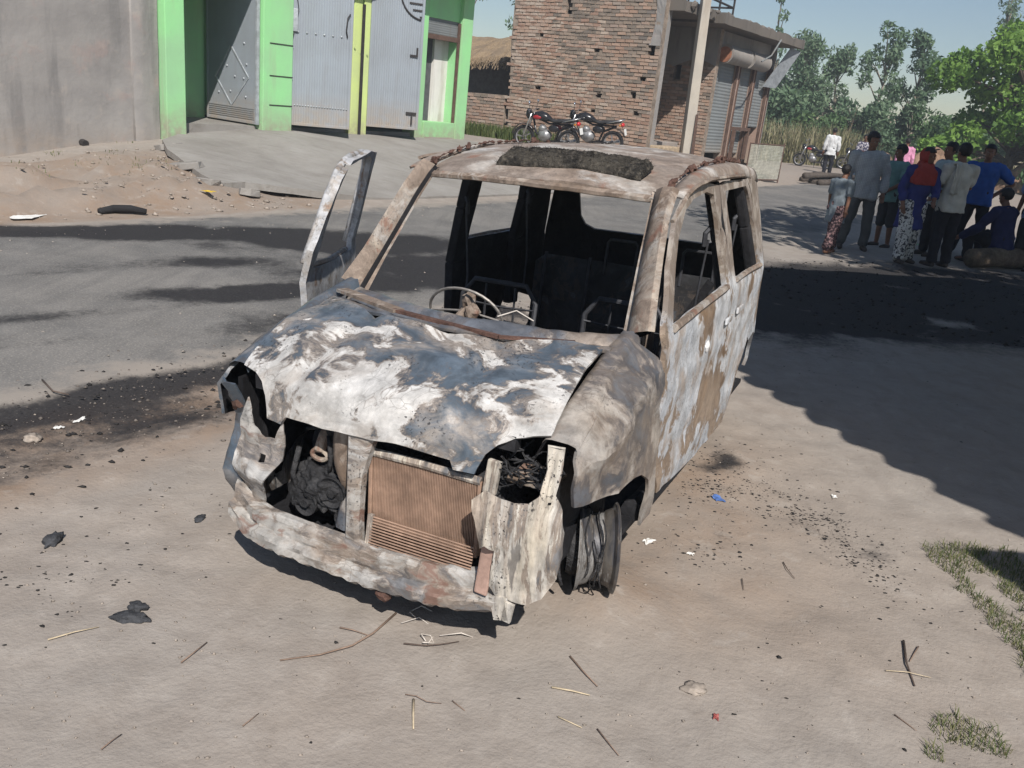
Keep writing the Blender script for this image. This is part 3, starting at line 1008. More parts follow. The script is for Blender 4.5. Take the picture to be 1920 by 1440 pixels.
shop_shutter(23.72, 24.95, .75, 3.3); shop_shutter(25.2, 26.2, .75, 3.3); shop_shutter(26.42, 27.5, 1.55, 3.3)
for s0, s1 in ((24.97, 25.17), (26.22, 26.40), (27.52, 27.7)):
    m = MB(); m.box(s0, s1, 10.2, 10.5, .45, 3.3); bpart(m, 'pier', painted('pinkish_plaster', (.36, .25, .20), (.25, .18, .15)) if s0 < 25 else bpy.data.materials['pinkish_plaster'], sp, bevel=.01)
    for q in (s0 - .02, s1 - .02):
        m = MB(); m.box(q, q + .04, 10.17, 10.24, .5, 3.3); bpart(m, 'guide_rail', M_RUST, sp)
m = MB(); m.box(25.2, 26.4, 10.05, 10.2, 1.42, 1.52); m.box(25.2, 25.3, 10.05, 10.15, .6, 1.42); m.box(26.25, 26.35, 10.05, 10.15, .6, 1.42); bpart(m, 'rusty_frame', M_RUST, sp, bevel=.006)
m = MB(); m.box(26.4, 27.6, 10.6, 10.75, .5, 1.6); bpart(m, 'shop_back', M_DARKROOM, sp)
# shutter boxes (round sheet covers)
M_DRUM = painted('shutter_drum_cover', (.27, .25, .23), (.25, .2, .17))
for s0, s1, mt in ((23.62, 25.1, M_DRUM), (25.28, 26.6, M_DRUM)):
    m = MB(); m.lathe([(.001, s0), (.25, s0), (.25, s0 + .02), (.235, s0 + .05), (.235, s1 - .03), (.25, s1), (.001, s1)], (0, 10.08, 3.38), 'x', 20); bpart(m, 'shutter_drum', mt, sp, auto=40)
m = MB(); m.lathe([(.001, 23.60), (.2, 23.60), (.2, 23.615)], (0, 10.08, 3.36), 'x', 18); bpart(m, 'drum_end', plain('orange_rust', (.34, .15, .09), .8), sp, auto=40)
# tilted sheet hanging from the far end of the canopy
m = MB(); m.add([(27.0, 10.15, 2.75), (27.75, 9.75, 3.95), (28.25, 9.6, 3.88), (27.6, 9.95, 2.75)], [(0, 1, 2, 3)])
m.add([(27.02, 10.17, 2.76), (27.77, 9.77, 3.96), (28.27, 9.62, 3.89), (27.62, 9.97, 2.76)], [(3, 2, 1, 0)])
bpart(m, 'hanging_sheet', plain('zinc_sheet', (.24, .26, .28), .7, 0), sp)
m = MB(); m.tube([(24.6, 9.4, 3.3), (25.0, 9.3, 3.5), (25.4, 9.25, 3.95)], .022, 6); bpart(m, 'bracket', M_SHUTTER, sp)
# step and slabs in front
m = MB(); m.box(20.6, 23.3, 10.9, 13.0, .4, .95); bpart(m, 'plinth', M_CEMENT, sp, bevel=.02)
blk = broot('stone_block', 20.5, 10.0, .5, 'low sandstone block beside the brick gable corner', 'block')
m = MB(); m.box(20.1, 21.0, 9.75, 10.15, .5, .92); bpart(m, 'block', plain('sandstone', (.42, .33, .23), .9), blk, bevel=.03)
# concrete utility pole
pl = broot('utility_pole', 21.1, 9.6, .3, 'whitewashed concrete utility pole in front of the shop row', 'pole')
m = MB()
m.tube([(21.15, 9.62, .2), (20.95, 9.6, 2.4), (20.62, 9.55, 6.5)], [.19, .165, .13], 4)
bpart(m, 'shaft', painted('whitewashed_concrete', (.46, .42, .36), (.30, .24, .19), .6), pl, bevel=.015)
m = MB()
for i in range(5): m.tube([(21.0 + .03 * i, 9.42 - .004 * i, .7), (20.98 + .025 * i, 9.42, 1.2 + .1 * (i % 3)), (20.97 + .02 * i, 9.43, 1.75)], .012, 5)
bpart(m, 'exposed_rebar', M_RUST, pl)
# wire mesh gate leaning in front
fn_ = broot('mesh_panel', 25.9, 9.1, .05, 'square wire mesh panel standing at the roadside in front of the shops', 'fence panel')
m = MB()
P0 = W(24.9, 9.4); P1 = W(26.5, 9.0)
m.tube([(24.9, 9.4, .12), (26.6, 9.0, .12)], .02, 6); m.tube([(24.9, 9.4, 1.13), (26.6, 9.0, 1.13)], .02, 6); m.tube([(24.9, 9.4, .05), (24.9, 9.4, 1.15)], .022, 6); m.tube([(26.6, 9.0, 0), (26.6, 9.0, 1.2)], .022, 6)
bpart(m, 'frame', M_RUST, fn_)
m = MB()
for i in range(41):
    s_ = lerp(24.9, 26.6, i / 40); t_ = lerp(9.4, 9.0, i / 40); m.bar((s_, t_, .12), (s_, t_, 1.13), .016, .010)
for i in range(25):
    z_ = lerp(.12, 1.13, i / 24); m.bar((24.9, 9.4, z_), (26.6, 9.0, z_), .016, .010)
bpart(m, 'wire_mesh', plain('zinc_wire', (.50, .50, .43), .6, .1), fn_)
# pile of poles at the far verge
pr = random.Random(5)
M_POLE = plain('dark_wood_pole', (.085, .07, .06), .9)
for i in range(5):
    o = broot('wooden_pole', 30.0, 8.9, .15, ['dark wooden pole lying topmost on the verge pile', 'dark wooden pole lying at the near edge of the verge pile', 'dark wooden pole in the middle of the verge pile', 'dark wooden pole lying at the far edge of the verge pile', 'short dark wooden pole lying across the verge pile'][i], 'pole', 'poles piled at the far verge')
    z_ = terrain(*W(30, 8.6)[:2]) + .1 + (.17 if i in (0, 4) else 0); dt = [.3, -.1, .25, .65, .4][i]
    m = MB(); m.tube([(28.3 + .3 * i, 8.45 + dt, z_), (30, 8.15 + dt + .05 * i, z_ + .03), (31.8 - .4 * i, 7.8 + dt + .08 * i, z_)], [.1, .09, .075], 7); bpart(m, 'shaft', M_POLE, o, smooth=True)
# ================================================================= burnt-out hatchback (car frame: x forward, y left, z up)
car = bpy.data.objects.new('burnt_car', None); COL.objects.link(car); car.empty_display_size = .3
car.matrix_world = Matrix(((-.39396, .91871, -.02758, -.25672), (-.91907, -.39409, .00092, 3.0069), (-.01002, .02571, .99962, -.09919), (0, 0, 0, 1)))
tag(car, 'burnt-out small hatchback with no glass, tyres or bumper, paint burnt to white ash and rust', 'car')


def burnt(name, steel, ash, tan, s1=3.2, s2=2.1, ash_t=.50, tan_t=.52, stretch=(1, 1, 1), rot=(0, 0, 0), speck=.5, dark=(.035, .033, .035), rough=.62, warp=.30, loc=(0, 0, 0), metal=.15, ash_w=.03, tan_w=.08, bump=.3, top=None, rust=None, big=.35, tanband=.07):
    k = NT(name); c0 = k.coord(); c = k.coord(scale=stretch, rot=rot, loc=loc)
    wv = k.n.new('ShaderNodeVectorMath'); wv.operation = 'MULTIPLY_ADD'
    k.l.new(k.noise(c, s1 * .55, 3, .55, 0, 'Color'), wv.inputs[0]); wv.inputs[1].default_value = (warp,) * 3; k.l.new(c, wv.inputs[2])
    cw = wv.outputs[0]
    n1 = k.noise(cw, s1, 8, .66); n2 = k.noise(cw, s2, 6, .64); n3 = k.noise(c0, 22, 5, .7); n4 = k.noise(c0, 95, 2, .6); n5 = k.noise(cw, s1 * 3.1, 7, .64)
    sc = k.hsv(steel, .5, k.rng(n2, .3, .7, 1.3, .7), k.rng(n5, .25, .75, .6, 1.45))
    tn = k.hsv(tan, .5, 1.0, k.rng(n3, .3, .7, .78, 1.18))
    col = k.mix(k.rng(n2, tan_t - tan_w, tan_t + tan_w), sc, tn)
    nb_ = k.noise(c0, 1.5, 3, .5)
    m1 = k.math('ADD', k.math('ADD', n1, k.math('MULTIPLY', k.math('SUBTRACT', n5, .5), .28)), k.math('MULTIPLY', k.math('SUBTRACT', nb_, .5), big))
    af = k.rng(m1, ash_t - ash_w * .6, ash_t + ash_w * .6)
    col = k.mix(k.rng(m1, ash_t - tanband, ash_t - .015, 0, .8), col, tn)
    av = k.math('MULTIPLY', k.rng(n3, .3, .7, .80, 1.10), k.rng(n5, .32, .68, .66, 1.06))
    af2 = k.math('MULTIPLY', af, k.rng(k.noise(cw, s1 * 1.9, 4, .65), .34, .52, .35, 1.0))
    col = k.mix(af2, col, k.hsv(ash, .5, k.rng(n2, .35, .65, .6, 1.5), av))
    crk = k.math('MULTIPLY', k.rng(k.voro(cw, 26, 'DISTANCE_TO_EDGE'), .0, .05, 1.0, 0.0), k.rng(k.noise(c0, 6, 4, .6), .48, .6))
    col = k.mix(k.math('MULTIPLY', crk, .42), col, (.11, .09, .075))
    rim = k.math('SUBTRACT', 1.0, k.math('MULTIPLY', k.math('ABSOLUTE', k.math('SUBTRACT', m1, ash_t - ash_w)), 26.0), True)
    col = k.mix(k.math('MULTIPLY', rim, .45), col, (.12, .09, .07))
    if top:
        z = k.sep(c0)[2]
        tf = k.rng(k.math('ADD', z, k.math('MULTIPLY', k.math('SUBTRACT', n1, .5), .35)), top - .03, top + .06, 0, .9)
        col = k.mix(tf, col, k.mix(k.rng(n5, .45, .6), (.20, .158, .126), (.36, .315, .27)))
    if rust:
        col = k.mix(k.rng(k.noise(cw, s1 * 1.7, 5, .6), .58, .66, 0, .75), col, rust)
    sp_ = k.math('MULTIPLY', k.rng(n4, .58, .64), k.rng(k.noise(c0, 4.5, 4, .6), .48, .60))
    col = k.mix(k.math('MULTIPLY', sp_, speck), col, dark)
    h = k.math('ADD', k.math('MULTIPLY', af, .5), k.math('ADD', k.math('MULTIPLY', n3, .7), k.math('MULTIPLY', n5, .6)))
    return k.out(col, k.rng(af, 0, 1, rough - .14, .92), metal, k.bump(h, bump, .006), .35)


STEEL = (.105, .135, .172); ASHW = (.70, .70, .69); TAN = (.37, .305, .25)
M_HOOD = burnt('burnt_hood_paint', (.115, .138, .165), (.62, .605, .585), (.41, .36, .315), 3.7, 2.8, .475, .535, (1.15, .8, 1), speck=.85, rough=.55, metal=.25, warp=.42, big=.55, tanband=.045)
M_SIDE = burnt('burnt_side_paint', (.25, .185, .135), (.56, .58, .61), (.35, .27, .205), 3.3, 2.2, .47, .48, (1.0, 1, .8), (0, .35, 0), speck=.45, big=.75, bump=.4, loc=(.4, 0, .2), metal=.03, warp=.40, top=1.07)
M_FENDER = burnt('burnt_fender_steel', (.145, .155, .175), (.42, .39, .36), (.31, .26, .22), 3.2, 2.4, .54, .55, speck=.45, rough=.48, metal=.3, ash_w=.07, tan_w=.09, warp=.45, big=.6)
M_RIDGE = burnt('blued_fender_steel', (.125, .150, .180), (.28, .28, .285), (.20, .195, .20), 2.4, 1.9, .58, .55, speck=.2, rough=.45, metal=.35, ash_w=.12)
M_ROOF = burnt('rust_burnt_roof', (.29, .242, .208), (.45, .42, .39), (.25, .205, .172), 2.8, 2.4, .55, .50, speck=.4, rough=.8, metal=0, ash_w=.09, rust=(.24, .13, .09))
M_PILLAR = burnt('rust_burnt_pillar', (.175, .138, .112), (.38, .34, .30), (.26, .205, .165), 6.0, 5.0, .54, .50, (1, 1, .6), speck=.5, rough=.8, metal=0, ash_w=.07, rust=(.20, .105, .075))
M_APRON = burnt('ash_white_apron', (.17, .17, .175), (.58, .54, .48), (.40, .335, .28), 4.6, 3.6, .47, .50, (1.0, 3.4, .5), speck=1.0, rust=(.09, .085, .085), big=.5, rough=.75, metal=.05, bump=.5, warp=.2)
M_BEAM = burnt('burnt_crossmember_steel', (.17, .17, .175), (.46, .445, .425), (.30, .25, .21), 6.5, 5.5, .50, .56, (1, .6, 1.4), speck=.7, rough=.7, metal=.1, ash_w=.07, rust=(.20, .11, .085))
k = NT('soot_black_metal'); c = k.coord(); n1 = k.noise(c, 6, 6, .65); n2 = k.noise(c, 30, 4, .6)
M_SOOT = k.out(k.ramp(n1, [(.3, (.010, .010, .012)), (.55, (.022, .022, .025)), (.75, (.05, .05, .055))]), .75, .1, k.bump(n2, .5, .01), .25)
k = NT('charred_engine'); c = k.coord(); n1 = k.noise(c, 9, 7, .7); n2 = k.noise(c, 38, 4, .6)
M_CHAR = k.out(k.ramp(n1, [(.35, (.014, .014, .016)), (.6, (.045, .045, .048)), (.75, (.16, .15, .145))]), .8, .05, k.bump(n2, .9, .02), .3)
M_CORE = plain('heat_tanned_radiator', (.34, .225, .165), .75, .1, .3, 5, .3)
M_RIM = burnt('scorched_rim_steel', (.06, .06, .066), (.27, .265, .26), (.12, .11, .10), 5, 4, .52, .5, (1, 5, 1), speck=.5, rough=.6, metal=.2)
M_WIRE = plain('bare_wire', (.30, .28, .26), .55, .5)
M_RUSTD = plain('dark_rust', (.12, .068, .054), .85, .1, .4, 12, .6)
M_SEATFR = plain('seat_frame_steel', (.06, .062, .07), .6, .4)
M_SEATPL = burnt('seat_back_plate', (.035, .037, .042), (.10, .105, .115), (.02, .02, .022), 4, 3, .58, .55, speck=.4, rough=.8, metal=0)


def Ys(x, z):
    y = .755
    if z > 1.0: y -= (z - 1.0) * .25 * smooth((z - .96) / .12)
    if z < .40: y -= (.40 - z) * .12
    if x > .1: y -= min(1.2, ((x - .1) / .4)) ** 2 * .09
    if x < -2.25: y -= min(2.0, ((-2.25 - x) / .4)) ** 2 * .055
    return y


def dent(x, z, a=.006, f=4.0, seed=0.0):
    return a * fbm((x * f, z * f, 1.7 + seed), 3)


def side_map(sg, a=.005, seed=0.0, crease=True):
    def fn(x, z):
        y = Ys(x, z) + dent(x, z, a, 5, seed)
        if crease:
            y += .010 * math.exp(-((z - .80) / .025) ** 2) - .008 * math.exp(-((z - .47) / .03) ** 2) + .006 * math.exp(-((z - .98) / .02) ** 2)
        return Vector((x, sg * y, z))
    return fn


FD = [(-.31, 1.045), (-.335, .895), (-.355, .722), (-.385, .56), (-.49, .355), (-1.07, .275), (-1.60, .235), (-1.55, .43), (-1.535, .70), (-1.53, .95), (-1.49, 1.10), (-1.46, 1.25), (-1.42, 1.495), (-1.19, 1.515), (-.92, 1.50), (-.80, 1.475), (-.62, 1.40), (-.48, 1.257), (-.38, 1.12)]
FDH = [(-.43, 1.05), (-.455, 1.10), (-.63, 1.335), (-.79, 1.435), (-.92, 1.465), (-1.18, 1.478), (-1.30, 1.46), (-1.34, 1.30), (-1.35, 1.06)]
RDO = [(-1.61, .235), (-1.562, .43), (-1.547, .70), (-1.542, .95), (-1.502, 1.10), (-1.472, 1.25), (-1.432, 1.495), (-1.6, 1.505), (-2.08, 1.49), (-2.16, 1.44), (-2.25, 1.28), (-2.315, 1.03), (-2.30, .78), (-2.16, .64), (-2.02, .50), (-1.93, .34), (-1.90, .215)]
RDH = [(-1.575, 1.06), (-1.57, 1.28), (-1.545, 1.462), (-2.04, 1.458), (-2.10, 1.41), (-2.17, 1.26), (-2.22, 1.045)]
QTR = [(-2.31, .78), (-2.325, 1.03), (-2.26, 1.28), (-2.17, 1.44), (-2.10, 1.495), (-2.40, 1.50), (-2.50, 1.38), (-2.60, 1.05), (-2.66, .80), (-2.68, .50), (-2.66, .34), (-2.62, .46), (-2.52, .58), (-2.36, .63), (-2.22, .61), (-2.17, .64)]

ND = .028
for sg in (1, -1):
    lab = 'left' if sg > 0 else 'right'
    inw = (0, -sg, 0)
    # rear door and quarter panel
    rdoor = sheet(RDO, [RDH], side_map(sg, .006, 2.0), .055, .02, inw, 2).build('rear_door', [M_SIDE, M_SOOT], car, smooth=False, auto=30)
    m = MB(); m.tube([(x, sg * (Ys(x, z) + .004), z) for x, z in ((-1.575, 1.052), (-1.9, 1.05), (-2.22, 1.037))], .014, 6); m.build('window_sill', M_PILLAR, rdoor)
    m = MB(); m.bar((-1.62, sg * (Ys(-1.7, .9) + .012), .89), (-1.76, sg * (Ys(-1.7, .9) + .012), .89), .012, .03); m.build('door_handle', M_SIDE, rdoor, bevel=.006)
    q = sheet(QTR, [], side_map(sg, .006, 4.0, False), .055, .02, inw, 2).build('rear_quarter', [M_SIDE, M_SOOT], car, auto=30)
    # fender
    def zh(x): return interp(x, [(-.36, 1.03), (-.18, 1.0), (.1, .925), (.34, .83), (.45, .76)])

    def fmap(x, z, sg=sg):
        ys = Ys(x, z); w_ = lerp(.65, .688, smooth((x + .2) / .5)) if sg > 0 else lerp(.648, .66, smooth((x + .345) / .69)); e = smooth((z - (zh(x) - .12)) / .10)
        y = ys - (ys - w_) * e ** 1.6 + dent(x, z, .010, 6, 7.0)
        if x > .08: y -= .020 * smooth((.735 - z) / .015) * smooth((x - .08) / .05)
        y += .010 * math.sin(x * 17 + z * 9) * e * (1 - e) * 2
        y += .022 * math.exp(-((x - .05 - .3 * (z - .8)) / .05) ** 2) * smooth((z - .75) / .05) * smooth((.92 - z) / .05)
        return Vector((x, sg * y, z))
    FEN = [(-.345, 1.01), (-.18, .979), (.1, .904), (.345, .808), (.362, .785), (.372, .75), (.36, .69), (.345, .624), (.258, .607), (.135, .590), (.034, .580), (-.07, .57), (-.2, .545), (-.285, .495), (-.325, .43), (-.335, .34), (-.345, .27), (-.45, .28), (-.40, .54), (-.365, .722), (-.345, .895), (-.33, .99)]
    sheet(FEN, [], fmap, .042, .012, inw, 2).build('fender', [M_FENDER if sg > 0 else M_RIDGE, M_SOOT], car, auto=35)
    m = MB()
    def ridge(u, v_, sg=sg):
        x = lerp(-.345, .345, u); z = zh(x); w_ = lerp(.65, .688, smooth((x + .2) / .5)) if sg > 0 else lerp(.648, .66, u); r_ = 0 if sg > 0 else .014
        a_ = [(.572, -.020), (.582, -.004 + r_), (.60, .000 + r_), (w_ - .03, -.002 + r_), (w_ - .010, -.009 + r_ * .5), (w_, -.024)][int(round(v_ * 5))]
        return (x, sg * (a_[0] + dent(x, v_, .005, 7, 3)), z + a_[1] + dent(x, v_, .006, 6, 9))
    m.grid(ridge, 26, 5); o = m.build('fender_ridge', M_FENDER if sg > 0 else M_RIDGE, car, smooth=True)
    # sill
    m = MB()
    m.tube([(-.37, sg * .69, .31), (-.5, sg * .69, .295), (-1.1, sg * .685, .255), (-1.7, sg * .68, .225), (-1.95, sg * .675, .225)], .045, 8); m.build('sill', M_SOOT, car, auto=40)
    # A pillar: lofted strip, windscreen flange to door gap
    ins = [(-.395, .565, .985), (-.50, .548, 1.12), (-.62, .528, 1.26), (-.72, .513, 1.375), (-.79, .500, 1.45), (-.83, .49, 1.487)]
    mid = [(-.33, .635, 1.03), (-.45, .605, 1.15), (-.57, .576, 1.295), (-.67, .557, 1.41), (-.75, .545, 1.483), (-.80, .54, 1.512)]
    out = [(-.34, .70, 1.04), (-.42, .676, 1.14), (-.53, .648, 1.285), (-.65, .622, 1.405), (-.76, .608, 1.472), (-.83, .60, 1.505)]
    if sg < 0: out = [tuple(lerp(p_, q_, .12) for p_, q_ in zip(a_, b_)) for a_, b_ in zip(mid, out)]
    back = [(a - .028, b_ + .04, c_ - .008) for a, b_, c_ in ins]
    v = []; f = []
    for i in range(6):
        i0, m0, o0, b0 = (Vector(a[i]) for a in (ins, mid, out, back))
        gr = i0.lerp(m0, .28) - Vector((.012, 0, .014)); m1 = i0.lerp(m0, .38); mo = m0.lerp(o0, .5) + Vector((.012, .010, .008))
        for p in (i0, gr, m1, m0, mo, o0, b0): v.append((p.x, sg * p.y, p.z))
    for i in range(5):
        for j in range(7):
            a, b_ = i * 7 + j, i * 7 + (j + 1) % 7
            f.append((a, b_, b_ + 7, a + 7) if sg > 0 else (a, a + 7, b_ + 7, b_))
    pm = MB().add(v, f); pm.m = [1 if (q % 7) in (1, 5, 6) else 0 for q in range(len(f))]
    pm.build('windscreen_pillar', [M_PILLAR, M_SOOT], car, auto=35)
    # triangular inner gusset under the pillar (seen inside the far pillar)
    g_ = [(-.395, .985), (-.47, 1.08), (-.53, 1.13), (-.52, .93), (-.40, .90)]
    sheet(g_, [[(-.49, 1.03), (-.475, 1.03), (-.475, 1.05), (-.49, 1.05)]], lambda x, z, sg=sg: Vector((x, sg * (.66 - .1 * (z - .9)), z)), .06, .01, inw, 2).build('pillar_gusset', M_PILLAR, car)
    # B, C, D posts inside
    for nm, pts, w in (('centre_pillar', [(-1.46, .715, .3), (-1.45, .725, .95), (-1.43, .665, 1.25), (-1.40, .60, 1.50)], .13), ('rear_pillar', [(-2.16, .70, .6), (-2.2, .715, 1.0), (-2.16, .65, 1.25), (-2.08, .59, 1.50)], .12)):
        m = MB()
        for a, b_ in zip(pts, pts[1:]): m.bar((a[0], sg * a[1], a[2]), (b_[0], sg * b_[1], b_[2]), .05, w, up=(1, 0, 0))
        o = m.build(nm, M_SOOT, car, bevel=.012)
        a, b_ = pts[2], pts[1]
        m = MB(); m.tube([(a[0] + .06, sg * (a[1] - .03), a[2] + .06), (a[0] + .075, sg * (a[1] - .05), a[2] + .03), (a[0] + .07, sg * (a[1] - .05), a[2] - .03)], .012, 6); m.tube([(a[0] + .06, sg * (a[1] - .035), a[2]), (a[0] + .05, sg * (a[1] - .06), a[2] - .35), (a[0] + .09, sg * (a[1] - .07), .75)], .006, 5); m.build('belt_anchor', M_SEATFR, o)
    # roof rail between roof skin and doors
    rail = MB(); N_ = 22

    def rfn(u, v_, sg=sg):
        x = lerp(-.80, -2.45, u); zr = interp(x, [(-2.45, 1.535), (-2.2, 1.555), (-1.9, 1.575), (-1.4, 1.572), (-1.15, 1.552), (-.95, 1.515), (-.80, 1.475)])
        zd = interp(x, [(-2.5, 1.45), (-2.1, 1.50), (-1.6, 1.512), (-1.19, 1.522), (-.92, 1.507), (-.80, 1.475)])
        y0, y1 = .555, .632
        cz_ = (zr - zd)
        p = Vector((x, lerp(y0, y1, v_) + .012 * math.sin(PI * v_), lerp(zr, zd, v_ ** 1.5) + .01 * math.sin(PI * v_)))
        return (p.x, sg * p.y, p.z)
    rail.grid(rfn, N_, 5)
    o = rail.build('roof_rail', M_ROOF, car, smooth=True)
    sm = o.modifiers.new('t', 'SOLIDIFY'); sm.thickness = .012; sm.offset = 1 if sg > 0 else -1
    x_a = -.62 if sg > 0 else -.9
    m = MB(); m.tube([(lerp(x_a, -1.95, i / 14), sg * (.640 + .002 * (i % 2)), interp(lerp(x_a, -1.95, i / 14), [(-2.1, 1.508), (-1.6, 1.524), (-1.19, 1.53), (-.92, 1.515), (-.80, 1.487), (-.55, 1.37)])) for i in range(15)], .009, 6)
    m.build('drip_moulding', M_PILLAR, car)
    # burnt weather strip lying along the roof seam
    rr = random.Random(3 + sg); m = MB()
    pts = []; rad = []
    for i in range(90):
        u = i / 89; x = lerp(-.84, -2.25, u); zr = interp(x, [(-2.45, 1.54), (-1.9, 1.583), (-1.4, 1.578), (-1.15, 1.56), (-.95, 1.527), (-.80, 1.487)])
        pts.append((x, sg * (.548 + .010 * noise.noise(Vector((i * .8, sg, 0)))), zr + .002 + .010 * abs(noise.noise(Vector((i * .55, 3, sg)))))); rad.append(max(.001, .004 + .016 * noise.noise(Vector((i * .37, 7, sg * 2)))))
        if rr.random() < .10: m.blob(pts[-1], (rr.uniform(.012, .03), rr.uniform(.008, .016), rr.uniform(.008, .022)), i, .9, 2.6, 2)
    m.tube(pts, rad, 5)
    m.build('burnt_weather_strip', M_RUSTD, car)['kind'] = 'stuff'

# roof skin
def zroof(x, y):
    c = interp(x, [(-2.55, 1.545), (-2.4, 1.575), (-2.0, 1.603), (-1.5, 1.605), (-1.15, 1.576), (-.95, 1.533), (-.84, 1.497), (-.74, 1.478)])
    return c - .036 * (abs(y) / .555) ** 2.2


def rmap(x, y):
    x2 = x + .07 * (1 - (y / .56) ** 2) * smooth((x + 1.1) / .3)
    n = .012 * fbm((x * 3, y * 3, 1), 3) * smooth((.55 - abs(y)) / .2)
    beads = -.005 * (1 - abs(math.sin(y * 16))) ** 3 * smooth((-.95 - x) / .1)
    return Vector((x2, y, zroof(x, y) + n + beads))


sheet([(-.81, -.555), (-.81, -.3), (-.81, .3), (-.81, .555), (-2.5, .555), (-2.52, 0), (-2.5, -.555)], [], rmap, .06, .012, (0, 0, -1), 2).build('roof', [M_ROOF, M_SOOT], car, auto=40)
# windscreen header
m = MB()


def hfn(u, v_):
    y = lerp(-.50, .50, u); cx_ = -.80 + .07 * (1 - (y / .56) ** 2)
    prof = [(-.01, .0), (.012, -.012), (.010, -.026), (-.004, -.030), (-.05, -.032), (-.09, -.01)]
    a = prof[int(round(v_ * 5))]
    return (cx_ + a[0], y, 1.474 + .012 * (1 - (y / .5) ** 2) + a[1] + .004 * fbm((y * 9, 1, 1), 2))


m.grid(hfn, 30, 5)
m.build('windscreen_header', M_PILLAR, car, auto=45)
# cowl with its openings
def cowl_map(v_, y):
    q = 1 - (y / .62) ** 2
    x = lerp(-.40 + .20 * q, -.16 + .20 * q, v_)
    z = .995 + .012 * q + .010 * math.sin(v_ * 9) - .035 * math.exp(-((v_ - .55) / .14) ** 2) + .012 * fbm((x * 6, y * 6, 3), 3)
    return Vector((x, y, z))


ch = [[(.62, -.30), (.9, -.29), (.86, -.12), (.7, -.11)], [(.70, -.07), (.88, -.06), (.85, -.02), (.74, -.025)], [(.78, .02), (.92, .03), (.87, .17)]]
cs = [[(a * .25, b_) for a, b_ in h_] for h_ in ch]
sheet([(0, -.60), (0, .60), (.25, .60), (.25, -.60)], cs, lambda a, y: cowl_map(a / .25, y), .03, .012, (0, 0, -1), 2).build('cowl_panel', [M_FENDER, M_SOOT], car, auto=35)
m = MB(); m.bar((-.20, -.56, 1.02), (-.02, -.18, 1.03), .05, .012); m.build('cowl_flap', M_PILLAR, car)
m = MB(); m.bar((-.02, -.2, 1.03), (.02, .25, 1.018), .022, .012); m.bar((.02, .25, 1.018), (-.12, .48, 1.01), .018, .01); m.build('wiper_linkage', M_RUSTD, car)

# bonnet
def hood_pt(u, y):
    """u in metres from the rear edge (0) to the front lip (.6)"""
    q = min(1.2, (y / .6) ** 2); k_ = 1 - q
    R_ = Vector((-.175 + .225 * k_, y * .985, 1.005 + .012 * k_)); M_ = Vector((.15 + .085 * k_, y, .945 + .018 * k_))
    K_ = Vector((.345 + .075 * k_, y, .838 + .022 * k_)); T_ = Vector((.415 + .065 * k_, y * .985, .692 + .012 * k_))
    P = [R_ * 2 - M_, R_, M_, K_, T_, T_ * 2 - K_]
    t = max(0.0, min(2.9999, u / .2)); i = int(t); t -= i
    a, b_, c_, d_ = P[i], P[i + 1], P[i + 2], P[i + 3]
    p = .5 * ((2 * b_) + (c_ - a) * t + (2 * a - 5 * b_ + 4 * c_ - d_) * t * t + (3 * b_ - a - 3 * c_ + d_) * t ** 3)
    p.z += .016 * fbm((p.x * 4.2, y * 3.2, 2), 3) - .016 * math.exp(-((abs(y) - .30 - .1 * (u - .3)) / .03) ** 2) * smooth((.5 - u) / .1)
    p.z += .010 * fbm((p.x * 11, y * 9, 6), 2) * smooth((.56 - u) / .1)
    return p


HO = [(0, -.575), (0, -.3), (0, 0), (0, .3), (0, .585), (.18, .59), (.385, .602), (.402, .60), (.412, .55), (.432, .50), (.465, .455), (.515, .425), (.57, .41), (.598, .405), (.598, .335), (.565, .318), (.562, 0), (.562, -.318), (.565, -.325), (.598, -.34), (.598, -.405), (.56, -.415), (.51, -.43), (.455, -.46), (.425, -.505), (.41, -.55), (.40, -.582), (.385, -.585), (.18, -.578)]
sheet(HO, [], hood_pt, .032, .010, (0, 0, -1), 2).build('bonnet', [M_HOOD, M_SOOT], car, auto=40)

# front lower crossmember
m = MB(); sec = [(.0, .115), (.028, .114), (.045, .098), (.046, .050), (.048, .042), (.082, .036), (.090, .026), (.088, -.008), (.06, -.030), (-.02, -.03)]
NB = 90; v = []; f = []
for i in range(NB + 1):
    y = lerp(-.54, .56, i / NB); bow = .47 - .20 * max(0, abs(y) - .34) ** 1.2 * 1.6 - .02 * y * y
    zb = interp(y, [(-.54, .335), (-.45, .285), (-.2, .272), (.1, .262), (.4, .28), (.56, .30)])
    for j, (a, b_) in enumerate(sec):
        n = .012 * fbm((y * 9, j * 2.1, 2), 4); n2_ = .010 * fbm((y * 26, j * 1.3, 7), 2)
        tq = .011 * noise.noise(Vector((y * 31, 4.0, 1.0))) if b_ < 0 else 0.0
        v.append((bow + a * .92 + n + n2_ * .5, y, zb + b_ * .9 + .7 * n + n2_ * .6 + tq))
ns = len(sec)
for i in range(NB):
    for j in range(ns):
        j2 = (j + 1) % ns; f.append((i * ns + j, i * ns + j2, (i + 1) * ns + j2, (i + 1) * ns + j))
f.append(tuple(range(ns))[::-1]); f.append(tuple(NB * ns + j for j in range(ns)))
bmk = MB().add(v, f).build('lower_crossmember', M_BEAM, car, auto=22)
m = MB(); m.blob((.53, .14, .235), (.02, .03, .02), 4, .4); m.build('tow_eye', M_RUSTD, bmk)
